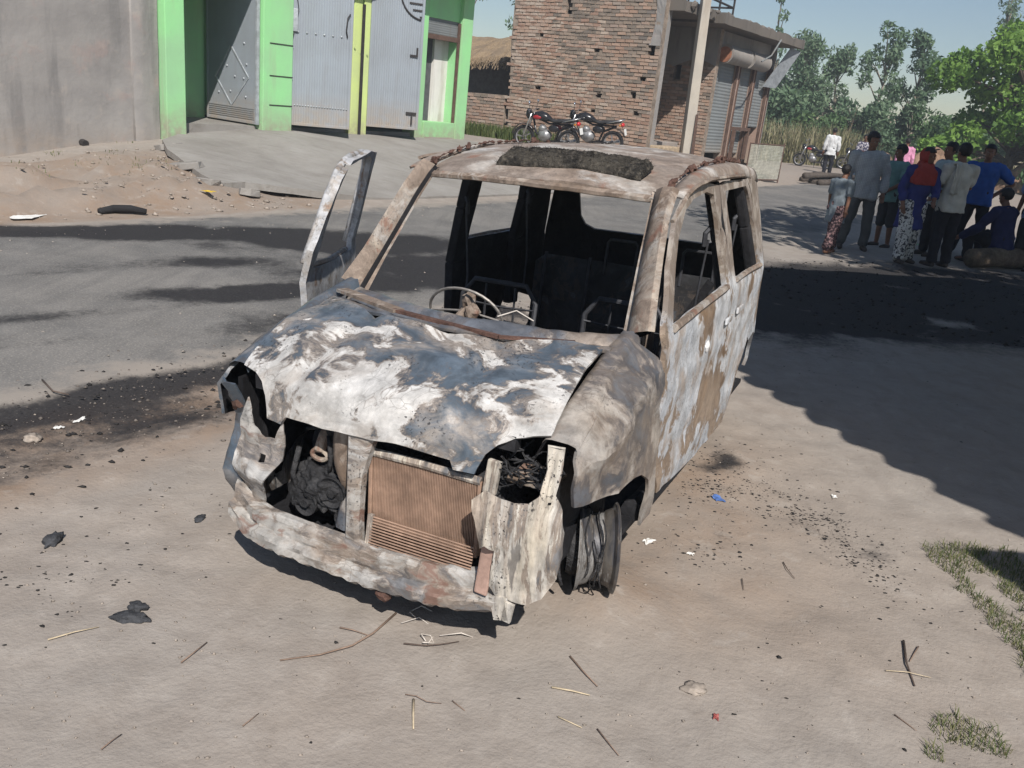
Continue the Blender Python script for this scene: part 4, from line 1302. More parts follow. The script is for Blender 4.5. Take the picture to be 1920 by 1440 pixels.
# vertical post
m = MB(); v = []
for z, y0, y1, x in ((.34, -.055, .005, .475), (.45, -.05, .002, .478), (.60, -.052, .006, .472), (.70, -.062, .028, .455), (.78, -.08, .045, .43)):
    v += [(x, y0, z), (x + .014, y0 + .012, z), (x + .014, y1 - .012, z), (x, y1, z), (x - .03, y1, z), (x - .03, y0, z)]
f = []
for i in range(4):
    for j in range(6): f.append((i * 6 + j, i * 6 + (j + 1) % 6, (i + 1) * 6 + (j + 1) % 6, (i + 1) * 6 + j))
m.add(v, f); m.build('radiator_post', M_BEAM, car, auto=40)
# upper rail under the bonnet
m = MB(); m.bar((.36, -.5, .80), (.38, 0, .815), .05, .05); m.bar((.38, 0, .815), (.36, .5, .80), .05, .05); m.build('upper_rail', M_SOOT, car)
# radiator
rad = MB(); rad.box(.385, .415, .015, .40, .40, .665); rd_ = rad.build('radiator', M_CORE, car)
m = MB()
for i in range(64):
    y = .018 + i * .00594; m.box(.414, .4215, y, y + .0032, .403, .662)
o = m.build('radiator_fins', M_CORE, rd_); o['kind'] = 'stuff'
m = MB(); m.tube([(.415, .0, .668), (.42, .2, .674), (.415, .41, .664)], .014, 8); m.build('top_tank', M_APRON, rd_)
for y0 in (.0, .401):
    m = MB(); m.box(.39, .425, y0, y0 + .0135, .40, .665); m.build('side_tank', M_CORE, rd_, bevel=.003)
cd_ = MB(); cd_.bar((.47, .035, .36), (.455, .035, .465), .012, .02, up=(0, 1, 0)); cdo = cd_.build('condenser', M_APRON, car)
for i in range(11):
    z = .362 + i * .0095; x = .478 - .0022 * i
    m = MB(); m.tube([(x, .04, z), (x, .42, z - .004)], .0033, 5); m.build('condenser_tube', M_CORE, cdo)

# right-hand (image) front apron: pleated ash-white sheet metal
def apron(sg, outline, holes, mat, amp, name, xb):
    def fn(y, z):
        x = xb(y, z) + amp * math.sin(y * 95 + 2 * math.sin(z * 7)) * smooth((z - .30) / .05) + .010 * fbm((y * 8, z * 6, sg), 3) + .007 * fbm((y * 24, z * 20, sg), 2)
        return Vector((x, y, z))
    return sheet(outline, holes, fn, .016, .006, (-1, 0, 0), 2).build(name, [mat, M_SOOT], car, auto=40)


AP = [(.435, .655), (.47, .69), (.53, .672), (.60, .668), (.632, .70), (.640, .78), (.630, .845), (.675, .84), (.678, .76), (.672, .70), (.70, .665), (.715, .60), (.715, .52), (.70, .43), (.665, .36), (.62, .325), (.555, .33), (.52, .34), (.50, .37), (.515, .50), (.49, .52), (.47, .50), (.455, .56)]
apron(1, AP, [[(.655, .672), (.663, .672), (.663, .68), (.655, .68)]], M_APRON, .006, 'headlight_panel', lambda y, z: .50 - .45 * max(0, y - .48) ** 1.35 - .10 * max(0, z - .62) + .03 * math.sin((z - .3) * 6))
m = MB(); m.bar((.505, .475, .335), (.495, .487, .50), .012, .045, up=(0, 1, 0)); m.build('bracket_plate', plain('pink_rust', (.42, .28, .23), .85), car, bevel=.008)
m = MB(); m.bar((.50, .53, .34), (.50, .55, .265), .012, .05, up=(0, 1, 0)); m.bar((.50, .575, .33), (.50, .565, .265), .012, .03, up=(0, 1, 0)); m.build('hanging_bracket', M_APRON, car)
m = MB(); m.bar((.43, .445, .64), (.42, .455, .75), .02, .045, up=(0, 1, 0)); m.build('headlight_bracket', M_APRON, car, bevel=.005)
AL = [(-.335, .705), (-.322, .62), (-.33, .565), (-.37, .50), (-.395, .45), (-.41, .39), (-.42, .34), (-.47, .30), (-.52, .295), (-.53, .36), (-.505, .44), (-.54, .47), (-.555, .54), (-.545, .60), (-.55, .66), (-.515, .745), (-.495, .71), (-.475, .655), (-.445, .645), (-.41, .63), (-.365, .635), (-.35, .67)]
apron(-1, AL, [[(-.535, .475), (-.515, .475), (-.515, .50), (-.535, .50)], [(-.40, .545), (-.42, .545), (-.42, .575), (-.40, .57)]], M_BEAM, .004, 'headlight_panel', lambda y, z: .455 - .30 * max(0, -y - .42) - .10 * max(0, z - .6) + .05 * math.exp(-((z - .5) / .05) ** 2))
# buckled outer skin at that corner
def skinL(y, z):
    return Vector((.415 + .035 * math.sin(z * 17) + .012 * fbm((y * 14, z * 9, 3), 3) - 1.5 * max(0, -y - .60), y, z))


sheet([(-.55, .79), (-.62, .80), (-.665, .66), (-.68, .52), (-.67, .38), (-.63, .27), (-.52, .275), (-.52, .42), (-.54, .50), (-.55, .58), (-.54, .68)], [], skinL, .03, .008, (-1, 0, 0), 2).build('buckled_corner', [M_RIDGE, M_SOOT], car, auto=40)
m = MB(); m.tube([(.40, -.56, .71), (.385, -.59, .70), (.37, -.6, .68)], .018, 7); m.build('corner_bracket', M_RUSTD, car)

# engine bay
fw_ = MB(); fw_.box(-.235, -.205, -.62, .62, .28, .975); fw_.build('firewall', M_SOOT, car)
for y0 in (-.62, .60):
    m = MB(); m.box(-.2, .34, y0, y0 + .02, .34, .78); m.build('inner_wing', M_SOOT, car)
m = MB(); m.box(-.2, .40, -.58, .58, .265, .29); m.build('undertray', M_SOOT, car)
eng = MB()
eng.blob((.20, -.10, .55), (.17, .26, .2), 1, .35, 2.2, 4); eng.blob((.22, .30, .52), (.12, .18, .2), 2, .35, 2.2, 3)
en = eng.build('engine_block', M_CHAR, car, smooth=True)
m = MB(); m.blob((.33, -.215, .455), (.085, .125, .095), 5, .35, 4.2, 5); m.build('charred_alternator', M_CHAR, en, smooth=True)
for cy_, cz_, r_ in ((-.16, .47, .055), (-.27, .40, .045), (-.11, .385, .035)):
    m = MB(); m.lathe([(.001, .415), (r_ * .3, .415), (r_ * .35, .40), (r_ * .8, .40), (r_, .412), (r_, .398), (r_ * .9, .39), (r_, .382), (r_ * .95, .37)], (0, cy_, cz_), 'x', 22); m.build('pulley', M_CHAR, en, auto=35)
for i, pts in enumerate(([(.39, -.31, .60), (.40, -.33, .5), (.39, -.30, .38)], [(.37, -.20, .66), (.40, -.17, .60), (.38, -.19, .52)], [(.36, -.30, .66), (.38, -.22, .69), (.37, -.12, .68)])):
    m = MB(); m.tube(pts, .010 - .002 * i, 7); m.build('hose', M_CHAR, en, smooth=True)
m = MB(); m.blob((.35, -.30, .42), (.06, .07, .085), 8, .3, 3.0, 4); m.build('pulley_cover', M_CHAR, en, smooth=True)
m = MB(); m.tube([(.36 + .0, -.245 + .032 * math.cos(a), .575 + .018 * math.sin(a)) for a in [i * PI / 8 for i in range(17)]], .009, 7); m.tube([(.36, -.245, .59), (.34, -.24, .64), (.30, -.23, .68)], .022, 8); m.build('thermostat_pipe', M_PILLAR, en)
m = MB()


def manifold(u, v_):
    y = lerp(-.16, -.055, u); z = lerp(.70, .50, v_) + .05 * math.sin(u * 3) - .08 * (1 - u) * v_
    return (.385 + .03 * math.sin(v_ * 4 + u), y + .05 * v_, z)


m.grid(manifold, 8, 10); m.build('heat_shield', M_PILLAR, en, smooth=True).modifiers.new('t', 'SOLIDIFY').thickness = .006
m = MB(); m.tube([(.40, -.09, .36), (.39, -.085, .43), (.37, -.08, .50)], [.05, .045, .02], 9); m.build('oil_filter', M_FENDER, en, auto=40)
rr = random.Random(21); m = MB()
for i in range(26):
    p = Vector((rr.uniform(.30, .40), rr.uniform(.46, .62), rr.uniform(.67, .73))); pts = [p]
    for j in range(6):
        p = p + Vector((rr.uniform(-.03, .03), rr.uniform(-.05, .05), rr.uniform(-.035, .035))); p.z = max(.66, min(.78, p.z)); p.y = max(.44, min(.66, p.y)); pts.append(p.copy())
    m.tube(pts, rr.uniform(.0018, .004), 5)
m.build('burnt_wiring', M_CHAR, car)
m = MB(); m.box(.22, .36, .47, .62, .66, .68); m.build('battery_tray', M_PILLAR, car, bevel=.004)

# cabin
m = MB(); m.box(-2.55, -.235, -.70, .70, .262, .285); m.build('floor_pan', M_SOOT, car)
m = MB(); m.tube([(-.46, -.62, .86), (-.5, 0, .87), (-.46, .62, .86)], .03, 8); m.build('dash_crossbar', M_SOOT, car)
m = MB(); ra = []
for i in range(33):
    a = 2 * PI * i / 32; ra.append(Vector((-.60, -.20, .90)) + Vector((.35 * math.sin(a), 0, 1 * math.sin(a) * .82)) * .17 * .9 + Vector((0, math.cos(a), 0)) * .175)
m.tube(ra, .0065, 6); sw = m.build('steering_wheel', M_WIRE, car)
m = MB(); m.tube([(-.30, -.21, .80), (-.62, -.2, .93)], .022, 8); m.blob((-.60, -.19, .965), (.035, .03, .045), 3, .5, 2.5, 2); m.blob((-.56, -.15, .93), (.03, .035, .035), 9, .5, 2.5, 2); m.build('steering_column', M_PILLAR, sw)
m = MB(); m.tube([(-.60, -.37, .90), (-.6, -.2, .92), (-.6, -.03, .90)], .006, 5); m.build('wheel_spoke', M_WIRE, sw)
m = MB(); m.tube([(-.45, .02, .96), (-.5, .08, .985), (-.52, .15, .95)], .004, 5); m.build('loose_wire', M_WIRE, car)


def seat(cx_, cy_, w, h0, h1, name):
    m = MB(); r = .013
    m.tube([(cx_ + .12, cy_ - w, .40), (cx_ - .05, cy_ - w, .5), (cx_ - .10, cy_ - w, h1 - .08), (cx_ - .11, cy_ - w + .06, h1), (cx_ - .11, cy_ + w - .06, h1), (cx_ - .10, cy_ + w, h1 - .08), (cx_ - .05, cy_ + w, .5), (cx_ + .12, cy_ + w, .40)], r, 7)
    m.tube([(cx_ - .05, cy_ - w, .48), (cx_ + .4, cy_ - w, .42), (cx_ + .42, cy_ + w, .42), (cx_ - .05, cy_ + w, .48)], r, 7)
    for z in (.58, .70, .82): m.tube([(cx_ - .085, cy_ - w, z), (cx_ - .13, cy_, z - .02), (cx_ - .085, cy_ + w, z)], .005, 5)
    for y in (-.08, .08): m.tube([(cx_ - .1, cy_ + y, .55), (cx_ - .115, cy_ + y, h1 - .02)], .006, 5)
    for y in (-w, w): m.tube([(cx_ + .4, cy_ + y, .42), (cx_ + .38, cy_ + y, .28)], .012, 6); m.tube([(cx_, cy_ + y, .44), (cx_, cy_ + y, .28)], .012, 6)
    return m.build(name, M_SEATFR, car, auto=40)


seat(-1.10, -.33, .20, .4, .93, 'front_seat_frame'); seat(-1.10, .33, .20, .4, .93, 'front_seat_frame')
# rear bench: pressed seat-back plate with ribs, hoops above
def sback(y, z): return Vector((-2.14 - .12 * (z - .5) + .006 * (abs(math.sin(z * 34)) ** .5), y, z))


rb = sheet([(-.56, .42), (.56, .42), (.56, .88), (.5, .93), (-.5, .93), (-.56, .88)], [[(.1, .72), (.17, .72), (.17, .735), (.1, .735)], [(.38, .60), (.41, .60), (.41, .72), (.38, .72)]], sback, .04, .01, (-1, 0, 0)).build('rear_seat_back', M_SEATPL, car, auto=30)
for y in (-.03, .42):
    m = MB(); m.tube([(-2.18, y - .09, .86), (-2.2, y - .09, 1.045), (-2.2, y - .075, 1.065), (-2.2, y + .075, 1.065), (-2.2, y + .09, 1.045), (-2.18, y + .09, .86)], .009, 6); m.build('headrest_hoop', M_SEATFR, rb)
for y0 in (-.5, -.22, .08, .26, .5):
    m = MB(); m.tube([(-2.06, y0, .36), (-2.10, y0 + .02, .6), (-2.15, y0 + .02, .95)], .011, 6); m.build('seat_rod', M_SEATFR, rb)
m = MB(); m.bar((-2.12, .30, .50), (-2.14, .52, .92), .05, .02, up=(1, 0, 0)); m.build('belt_strap', M_SOOT, rb)
# tail: lower panel and hatch frame
def tail(y, z): return Vector((-2.60 - .06 * (1 - (y / .7) ** 2) + .30 * max(0, z - 1.0) ** 1.1 * .9, y, z))


sheet([(-.66, .30), (.66, .30), (.69, .8), (.68, 1.02), (.63, 1.25), (.56, 1.50), (0, 1.54), (-.56, 1.50), (-.63, 1.25), (-.68, 1.02), (-.69, .8)], [[(-.36, 1.055), (.36, 1.055), (.42, 1.08), (.45, 1.13), (.47, 1.46), (0, 1.485), (-.47, 1.46), (-.45, 1.13), (-.42, 1.08)]], tail, .06, .02, (1, 0, 0), 2).build('tailgate', [M_SIDE, M_SOOT], car, auto=40)

# open front door (far side), swung out; closed front door (near side)
fd = sheet(FD, [FDH], side_map(1, .006, 1.0), .05, .02, (0, -1, 0), 2).build('front_door', [M_SIDE, M_SOOT], car, auto=30)
m = MB(); m.tube([(x, Ys(x, z) + .004, z) for x, z in ((-.42, 1.045), (-.8, 1.05), (-1.35, 1.05))], .016, 6); m.build('window_sill', M_PILLAR, fd)
m = MB(); m.bar((-1.36, Ys(-1.4, .9) + .012, .885), (-1.50, Ys(-1.4, .9) + .012, .885), .012, .03); m.build('door_handle', M_SIDE, fd, bevel=.006)
m = MB(); m.blob((-1.02, Ys(-1, .84) + .008, .845), (.03, .008, .025), 2, .5, 2, 2); m.build('paint_flake', plain('white_flake', (.8, .8, .8), .6), fd)
HX, HY, AN = -.35, -.88, math.radians(25)


def od(x, z):
    p = side_map(-1, .006, 5.0)(x, z); dx, dy = p.x + .33, p.y + .755
    c_, s_ = math.cos(AN), math.sin(AN)
    return Vector((HX + dx * c_ - dy * s_, HY + dx * s_ + dy * c_, z - .015))


nd = Vector((-math.sin(AN), math.cos(AN), 0))
FD2 = [(a, b_) if not -.9 < a < -.37 or b_ < 1.1 else (a + .09, b_ + .025) for a, b_ in FD]
FDH2 = [(-.40, 1.05), (-.405, 1.12), (-.505, 1.36), (-.645, 1.478), (-.85, 1.488), (-1.18, 1.49), (-1.33, 1.465), (-1.39, 1.25), (-1.41, .96), (-.9, .98)]
M_DOORW = burnt('pale_burnt_door', (.23, .22, .215), (.50, .505, .52), (.36, .31, .26), 5.0, 4.0, .44, .55, speck=.5, rough=.7, metal=.05, rust=(.26, .17, .12))
odr = sheet(FD2, [FDH2], od, .05, .028, (nd.x, nd.y, 0), 2).build('front_door', [M_DOORW, M_DOORW], car, auto=30)
m = MB(); m.tube([od(x, z) - nd * .012 for x, z in ((-.36, 1.07), (-.42, 1.20), (-.50, 1.345), (-.60, 1.45), (-.70, 1.485), (-.85, 1.50), (-1.18, 1.50), (-1.34, 1.47), (-1.40, 1.40), (-1.42, 1.25), (-1.44, 1.0))], .017, 8); m.build('window_frame', M_DOORW, odr, smooth=True)
m = MB(); m.tube([od(x, z) + nd * .01 for x, z in ((-.43, 1.05), (-.9, .99), (-1.35, .97))], .014, 6); m.build('window_sill', M_PILLAR, odr)

# rims without tyres
def rim(cx_, cy_, sg, steer=0.0, wires=True):
    m = MB(); prof = [(.178, -.075), (.180, -.066), (.160, -.058), (.150, -.03), (.138, -.02), (.138, .02), (.150, .03), (.160, .052), (.181, .062), (.185, .070), (.176, .074), (.150, .060), (.135, .03), (.12, .045), (.07, .03), (.06, .055), (.001, .055)]
    m.lathe(prof, (0, 0, 0), 'y', 40)
    o = m.build('wheel_rim', M_RIM, car, auto=35)
    o.location = (cx_, cy_, .318); o.scale = (.87, .95, .87); o.rotation_euler = (0, 0, steer + (PI if sg < 0 else 0))
    m = MB(); m.lathe([(.11, -.11), (.12, -.09), (.12, -.03), (.02, -.03)], (0, 0, 0), 'y', 24); m.build('brake_drum', M_CHAR, o, auto=40)
    if wires:
        rr = random.Random(int(cx_ * 10 + cy_ * 100) + 5); m = MB()
        for i in range(4):
            y = rr.uniform(-.05, .05); r0 = .155 + .02 * rr.random(); a0 = rr.uniform(0, 6); ln = rr.uniform(2, 5.5)
            m.tube([((r0 + .004 * math.sin(j * 1.3 + i)) * math.cos(a0 + ln * j / 20), y + .01 * math.sin(j * .7 + i), (r0 + .004 * math.sin(j * 1.3 + i)) * math.sin(a0 + ln * j / 20)) for j in range(21)], .003, 4)
        m.build('tyre_bead_wires', M_CHAR, o)
    return o


rim(-.01, .672, 1, .40); rim(0.02, -.64, -1, .40); rim(-2.36, .56, 1, 0, False); rim(-2.36, -.56, -1, 0, False)
m = MB(); m.tube([(.02, -.6, .285), (.02, .6, .285)], .025, 8); m.build('front_axle', M_CHAR, car)
m = MB(); m.tube([(-2.36, -.52, .30), (-2.36, .52, .30)], .035, 8); m.build('rear_axle', M_CHAR, car)
m = MB(); m.tube([(.13, .58, .36), (.15, .60, .27), (.14, .61, .22)], .006, 6); m.build('brake_hose', M_CHAR, car)

# charred mat lying on the roof
mat_o = empty('charred_mat', (0, 0, 0), 0, 'thick charred mat lying on the front of the car roof', 'mat')
mat_o.matrix_world = car.matrix_world @ Matrix.Translation((-.97, .08, 1.53))
k = NT('charred_fibre'); c = k.coord(); n1 = k.noise(c, 45, 5, .7); n2 = k.noise(c, 7, 4, .6)
cc = k.ramp(n1, [(.32, (.015, .015, .016)), (.52, (.045, .042, .038)), (.72, (.17, .15, .125))])
M_MATC = k.out(k.mix(k.rng(n2, .4, .65, 0, .6), cc, (.10, .09, .075)), .98, 0, k.bump(n1, 1.0, .02), .1)
m = MB(); NU, NV = 60, 22
top = []; bot = []
for i in range(NU + 1):
    for j in range(NV + 1):
        y = lerp(-.32, .33, i / NU); x = lerp(-.10, .065, j / NV)
        x += .02 * noise.noise(Vector((y * 9, 1, 2))) * (1 if j in (0, NV) else .5) - .06 * y
        ed = min(i, NU - i, j, NV - j)
        zc = zroof(x - .97, y + .08) - 1.53 + .008
        th = (.034 + .008 * fbm((x * 14, y * 14, 3), 3) + .006 * noise.noise(Vector((x * 90, y * 90, 1)))) * min(1.0, .25 + ed / 2.0)
        top.append((x, y, zc + th + .008)); bot.append((x, y, zc + .004))
n = len(top); w = NV + 1; f = []
for i in range(NU):
    for j in range(NV):
        q = (i * w + j, (i + 1) * w + j, (i + 1) * w + j + 1, i * w + j + 1); f.append(q); f.append(tuple(n + x for x in q[::-1]))
for i in range(NU):
    for j in (0, NV): f.append((i * w + j, (i + 1) * w + j, n + (i + 1) * w + j, n + i * w + j)[::(1 if j else -1)])
for j in range(NV):
    for i in (0, NU): f.append((i * w + j, i * w + j + 1, n + i * w + j + 1, n + i * w + j)[::(-1 if i else 1)])
m.add(top + bot, f); mo_ = m.build('mat', M_MATC, mat_o)
rr = random.Random(8); m = MB()
for i in range(1500):
    q = Vector(rr.choice(top)); d = Vector((rr.uniform(-.3, 1), rr.uniform(-1, 1), rr.uniform(-.2, .9))).normalized() * rr.uniform(.008, .022)
    w_ = d.cross(Vector((rr.uniform(-1, 1), 1, .3))).normalized() * .0012
    m.add([q - w_, q + w_, q + d], [(0, 1, 2)])
o = m.build('singed_fibres', M_MATC, mo_); o['kind'] = 'stuff'
# ================================================================= vegetation
def leaf_mat(name, c0, c1, c2, trans=.35):
    k = NT(name); sh = k.attr('shade')
    col = k.ramp(sh, [(0.0, c0), (.5, c1), (1.0, c2)])
    k.set(k.b.inputs['Base Color'], col); k.b.inputs['Roughness'].default_value = .6; k.b.inputs['Specular IOR Level'].default_value = .25
    t = k.n.new('ShaderNodeBsdfTranslucent'); k.l.new(col, t.inputs[0])
    mx = k.n.new('ShaderNodeMixShader'); mx.inputs[0].default_value = trans
    k.l.new(k.b.outputs[0], mx.inputs[1]); k.l.new(t.outputs[0], mx.inputs[2])
    k.l.new(mx.outputs[0], k.n['Material Output'].inputs[0])
    return k.mat


M_LEAF = leaf_mat('broad_leaf', (.075, .155, .028), (.155, .285, .052), (.25, .40, .09))
M_LEAF_E = leaf_mat('narrow_leaf', (.085, .150, .085), (.145, .225, .130), (.23, .31, .19))
M_LEAF_D = leaf_mat('dark_leaf', (.060, .115, .050), (.10, .175, .075), (.16, .24, .10))
M_GRASS = leaf_mat('grass_blade', (.055, .085, .025), (.10, .135, .045), (.26, .24, .12), .3)
M_REED = leaf_mat('dry_reed', (.13, .14, .065), (.24, .22, .12), (.36, .32, .21), .25)
M_BARK = plain('pale_bark', (.30, .26, .21), .9, 0, .4, 6, .6)
M_BARKD = plain('brown_bark', (.13, .10, .075), .9, 0, .4, 6, .6)


def leaves(name, cen, size, mat, parent, seed=0, aspect=.45, shade=None, droop=0.0):
    """one mesh of many folded leaf-shaped faces"""
    rg = np.random.default_rng(seed); n = len(cen); cen = np.asarray(cen)
    d = rg.normal(size=(n, 3)); d[:, 2] -= droop; d /= np.linalg.norm(d, axis=1)[:, None]
    e = rg.normal(size=(n, 3)); e -= (e * d).sum(1)[:, None] * d; e /= np.linalg.norm(e, axis=1)[:, None]
    nn = np.cross(d, e)
    L = (size * rg.uniform(.6, 1.35, n))[:, None]
    v = np.empty((n, 4, 3)); v[:, 0] = cen - d * L * .5; v[:, 1] = cen + e * L * aspect * .5 + nn * L * .08; v[:, 2] = cen + d * L * .5; v[:, 3] = cen - e * L * aspect * .5 + nn * L * .08
    me = bpy.data.meshes.new(name)
    me.vertices.add(n * 4); me.vertices.foreach_set('co', v.ravel())
    idx = np.arange(n)[:, None] * 4 + np.array([[0, 1, 2, 0, 2, 3]])
    me.loops.add(n * 6); me.loops.foreach_set('vertex_index', idx.ravel())
    me.polygons.add(n * 2); me.polygons.foreach_set('loop_start', np.arange(n * 2) * 3); me.polygons.foreach_set('loop_total', np.full(n * 2, 3))
    me.update(calc_edges=True)
    a = me.attributes.new('shade', 'FLOAT', 'POINT')
    s = shade if shade is not None else rg.uniform(0, 1, n)
    a.data.foreach_set('value', np.repeat(np.clip(s, 0, 1), 4).astype(np.float32))
    me.materials.append(mat)
    o = bpy.data.objects.new(name, me); COL.objects.link(o)
    if parent: o.parent = parent
    return o


def crown_points(rg, blobs, per, spread):
    pts = []; sh = []
    for (x, y, z, r) in blobs:
        m = int(per * r ** 2)
        q = rg.normal(size=(m, 3)); q /= np.linalg.norm(q, axis=1)[:, None]
        rad = r * rg.uniform(.35, 1.0, m) ** .6
        q = q * rad[:, None] * np.array([1, 1, spread]) + np.array([x, y, z])
        pts.append(q); sh.append(np.clip(rg.normal(rg.uniform(.25, .7), .2, m), 0, 1))
    return np.concatenate(pts), np.concatenate(sh)


def tree(name, label, pos, H, trunk_r, blobs, leaf, mat, bark, per, seed, cat='tree', group=None, aspect=.45, spread=.85, droop=0.0, bare=.25):
    rg = np.random.default_rng(seed)
    o = empty(name, pos, 0, label, cat, group)
    m = MB()
    top = Vector((sum(b_[0] for b_ in blobs) / len(blobs), sum(b_[1] for b_ in blobs) / len(blobs), H * .8))
    pts = [Vector((0, 0, -.1))] + [Vector((top.x * k_ + .12 * rg.normal(), top.y * k_ + .12 * rg.normal(), H * .8 * k_)) for k_ in (.25, .5, .75, 1.0)]
    m.tube(pts, [trunk_r * 1.25, trunk_r, trunk_r * .8, trunk_r * .5, trunk_r * .2], 8)
    m.build('trunk', bark, o, smooth=True)
    m = MB()
    for (x, y, z, r) in blobs:
        k_ = max(.2, min(.95, (z - .3 * r) / (H * .8) - .18)); i = min(3, int(k_ * 4)); a = pts[i].lerp(pts[i + 1], k_ * 4 - i)
        c_ = Vector((x, y, z)); mid = a.lerp(c_, .55) + Vector((0, 0, .08 * (c_ - a).length))
        m.tube([a, mid, c_], [trunk_r * .42, trunk_r * .26, trunk_r * .08], 5)
    m.build('limbs', bark, o, smooth=True)
    p, s = crown_points(rg, blobs, per, spread)
    leaves('crown', p, leaf, mat, o, seed, aspect, s, droop)
    return o


def euca_blobs(rg, H, w, n):
    b_ = []
    for i in range(n):
        k_ = rg.uniform(.14, 1.0); rad = w * (1.1 - .8 * abs(k_ - .45)) * rg.uniform(.1, .8); a = rg.uniform(0, 2 * PI)
        b_.append((rad * math.cos(a), rad * math.sin(a), H * k_ * .95, w * rg.uniform(.22, .46)))
    return b_


rg = np.random.default_rng(4)
ET = [((14.3, 52), 6.0, 1.8, 'slender gum tree just right of the shop canopy end', 26), ((16.9, 54), 5.9, 1.3, 'slender gum tree with a thin pointed top, second from the shops', 20), ((17.9, 50), 7.2, 1.35, 'tallest slender gum tree with a pale leaning stem in the middle of the row', 24),
      ((20.0, 50.5), 6.8, 1.45, 'slender gum tree with a ragged double top, fourth in the row', 26), ((24.4, 60), 5.3, 1.2, 'small gum tree with one detached leaf clump, rightmost of the slender row', 10), ((11.9, 49), 8.6, .8, 'gum tree whose top shows above the shop canopy', 14), ((15.6, 57), 5.6, 1.6, 'low gum tree filling the gap behind the first two', 18)]
for i, ((x, y), H, w, lab, n) in enumerate(ET):
    tree('gum_tree', lab, (x, y, terrain(x, y) + (.5 if y > 50 else 0)), H, .11, euca_blobs(rg, H, w, n), .30, M_LEAF_E, M_BARK, 420, 10 + i, group='slender gum trees along the bank', aspect=.4, spread=1.15, droop=.5)
for i, ((x, y), H, w, lab, n) in enumerate([((29.6, 62), 12.5, 1.6, 'very tall sparse gum tree rising behind the bright green tree', 22), ((31.5, 58), 9.8, 1.7, 'tall gum tree at the right edge behind the bright green tree', 22)]):
    tree('gum_tree', lab, (x, y, .1), H, .14, euca_blobs(rg, H, w, n), .32, M_LEAF_E, M_BARK, 170, 40 + i, group='tall gum trees far right', aspect=.38, spread=1.2, droop=.5)
# bright broad-leaved tree at the right
bb_ = []
for i in range(64):
    a = rg.uniform(0, 2 * PI); r = 3.6 * math.sqrt(rg.uniform(0, 1)); z = rg.uniform(.6, 6.2); lim = 3.7 * math.sqrt(max(.05, 1 - ((z - 2.6) / 3.6) ** 2))
    r = min(r, lim); bb_.append((r * math.cos(a), r * math.sin(a), z, rg.uniform(.55, 1.0)))
tree('broadleaf_tree', 'dense bright green broad-leaved tree at the right edge of the road', (20.5, 39.5, .1), 6.6, .2, bb_, .26, M_LEAF, M_BARKD, 430, 60, aspect=.6, spread=.8)
bb_ = [(rg.uniform(-1.6, 1.6), rg.uniform(-1, 1), rg.uniform(.4, 2.0), rg.uniform(.4, .75)) for i in range(16)]
tree('roadside_bush', 'low dark bush beneath the bright green tree', (21.6, 36.8, .1), 1.9, .07, bb_, .2, M_LEAF_D, M_BARKD, 520, 61, 'bush', aspect=.6)
for i, (x, y, w, h, lab) in enumerate([(18.5, 52, 3.4, 2.6, 'dark green scrub bush at the foot of the slender trees'), (22.5, 54, 3.6, 2.9, 'green scrub bush between the slender trees and the bright tree'), (14.0, 47.5, 1.6, 2.6, 'green scrub bush right of the reeds behind the motorcycle'), (11.2, 45.5, 1.3, 3.4, 'bright green shrub growing right beside the shop row end'), (26.0, 56, 3.4, 3.3, 'green scrub bush half hidden behind the bright tree'), (16.3, 49, 2.6, 3.6, 'tall green thicket between the reeds and the tallest slender tree'), (20.8, 47.5, 2.6, 3.0, 'dark thicket directly behind the earth heaps'), (24.5, 50, 3.4, 3.6, 'broad green thicket left of the bright green tree'), (13.2, 50.5, 2.2, 4.2, 'tall green thicket just right of the shops')]):
    bb_ = [(rg.uniform(-w, w) * .8, rg.uniform(-1, 1), rg.uniform(.15, 1) * h * .8, rg.uniform(.4, .9)) for _ in range(22)]
    tree('scrub_bush', lab, (x, y, .2), h, .06, bb_, .26, M_LEAF_D if i % 2 == 0 else M_LEAF_E, M_BARKD, 380, 70 + i, 'bush', 'scrub bushes before the bank', aspect=.5)
for i, (x, y, z, H, lab) in enumerate([(-.95, 34, 0, 6.1, 'leafy tree top peeping out left of the brick gable'), (-3.2, 36, 0, 7.2, 'sparse tree top beside the green gatehouse corner')]):
    bb_ = [(rg.uniform(-.6, .6), rg.uniform(-.6, .6), H * rg.uniform(.55, 1), rg.uniform(.22, .5)) for _ in range(12 if i == 0 else 7)]
    tree('village_tree', lab, (x, y, .5), H, .1, bb_, .17, M_LEAF_E, M_BARKD, 420 if i == 0 else 160, 90 + i, group='trees behind the village walls')


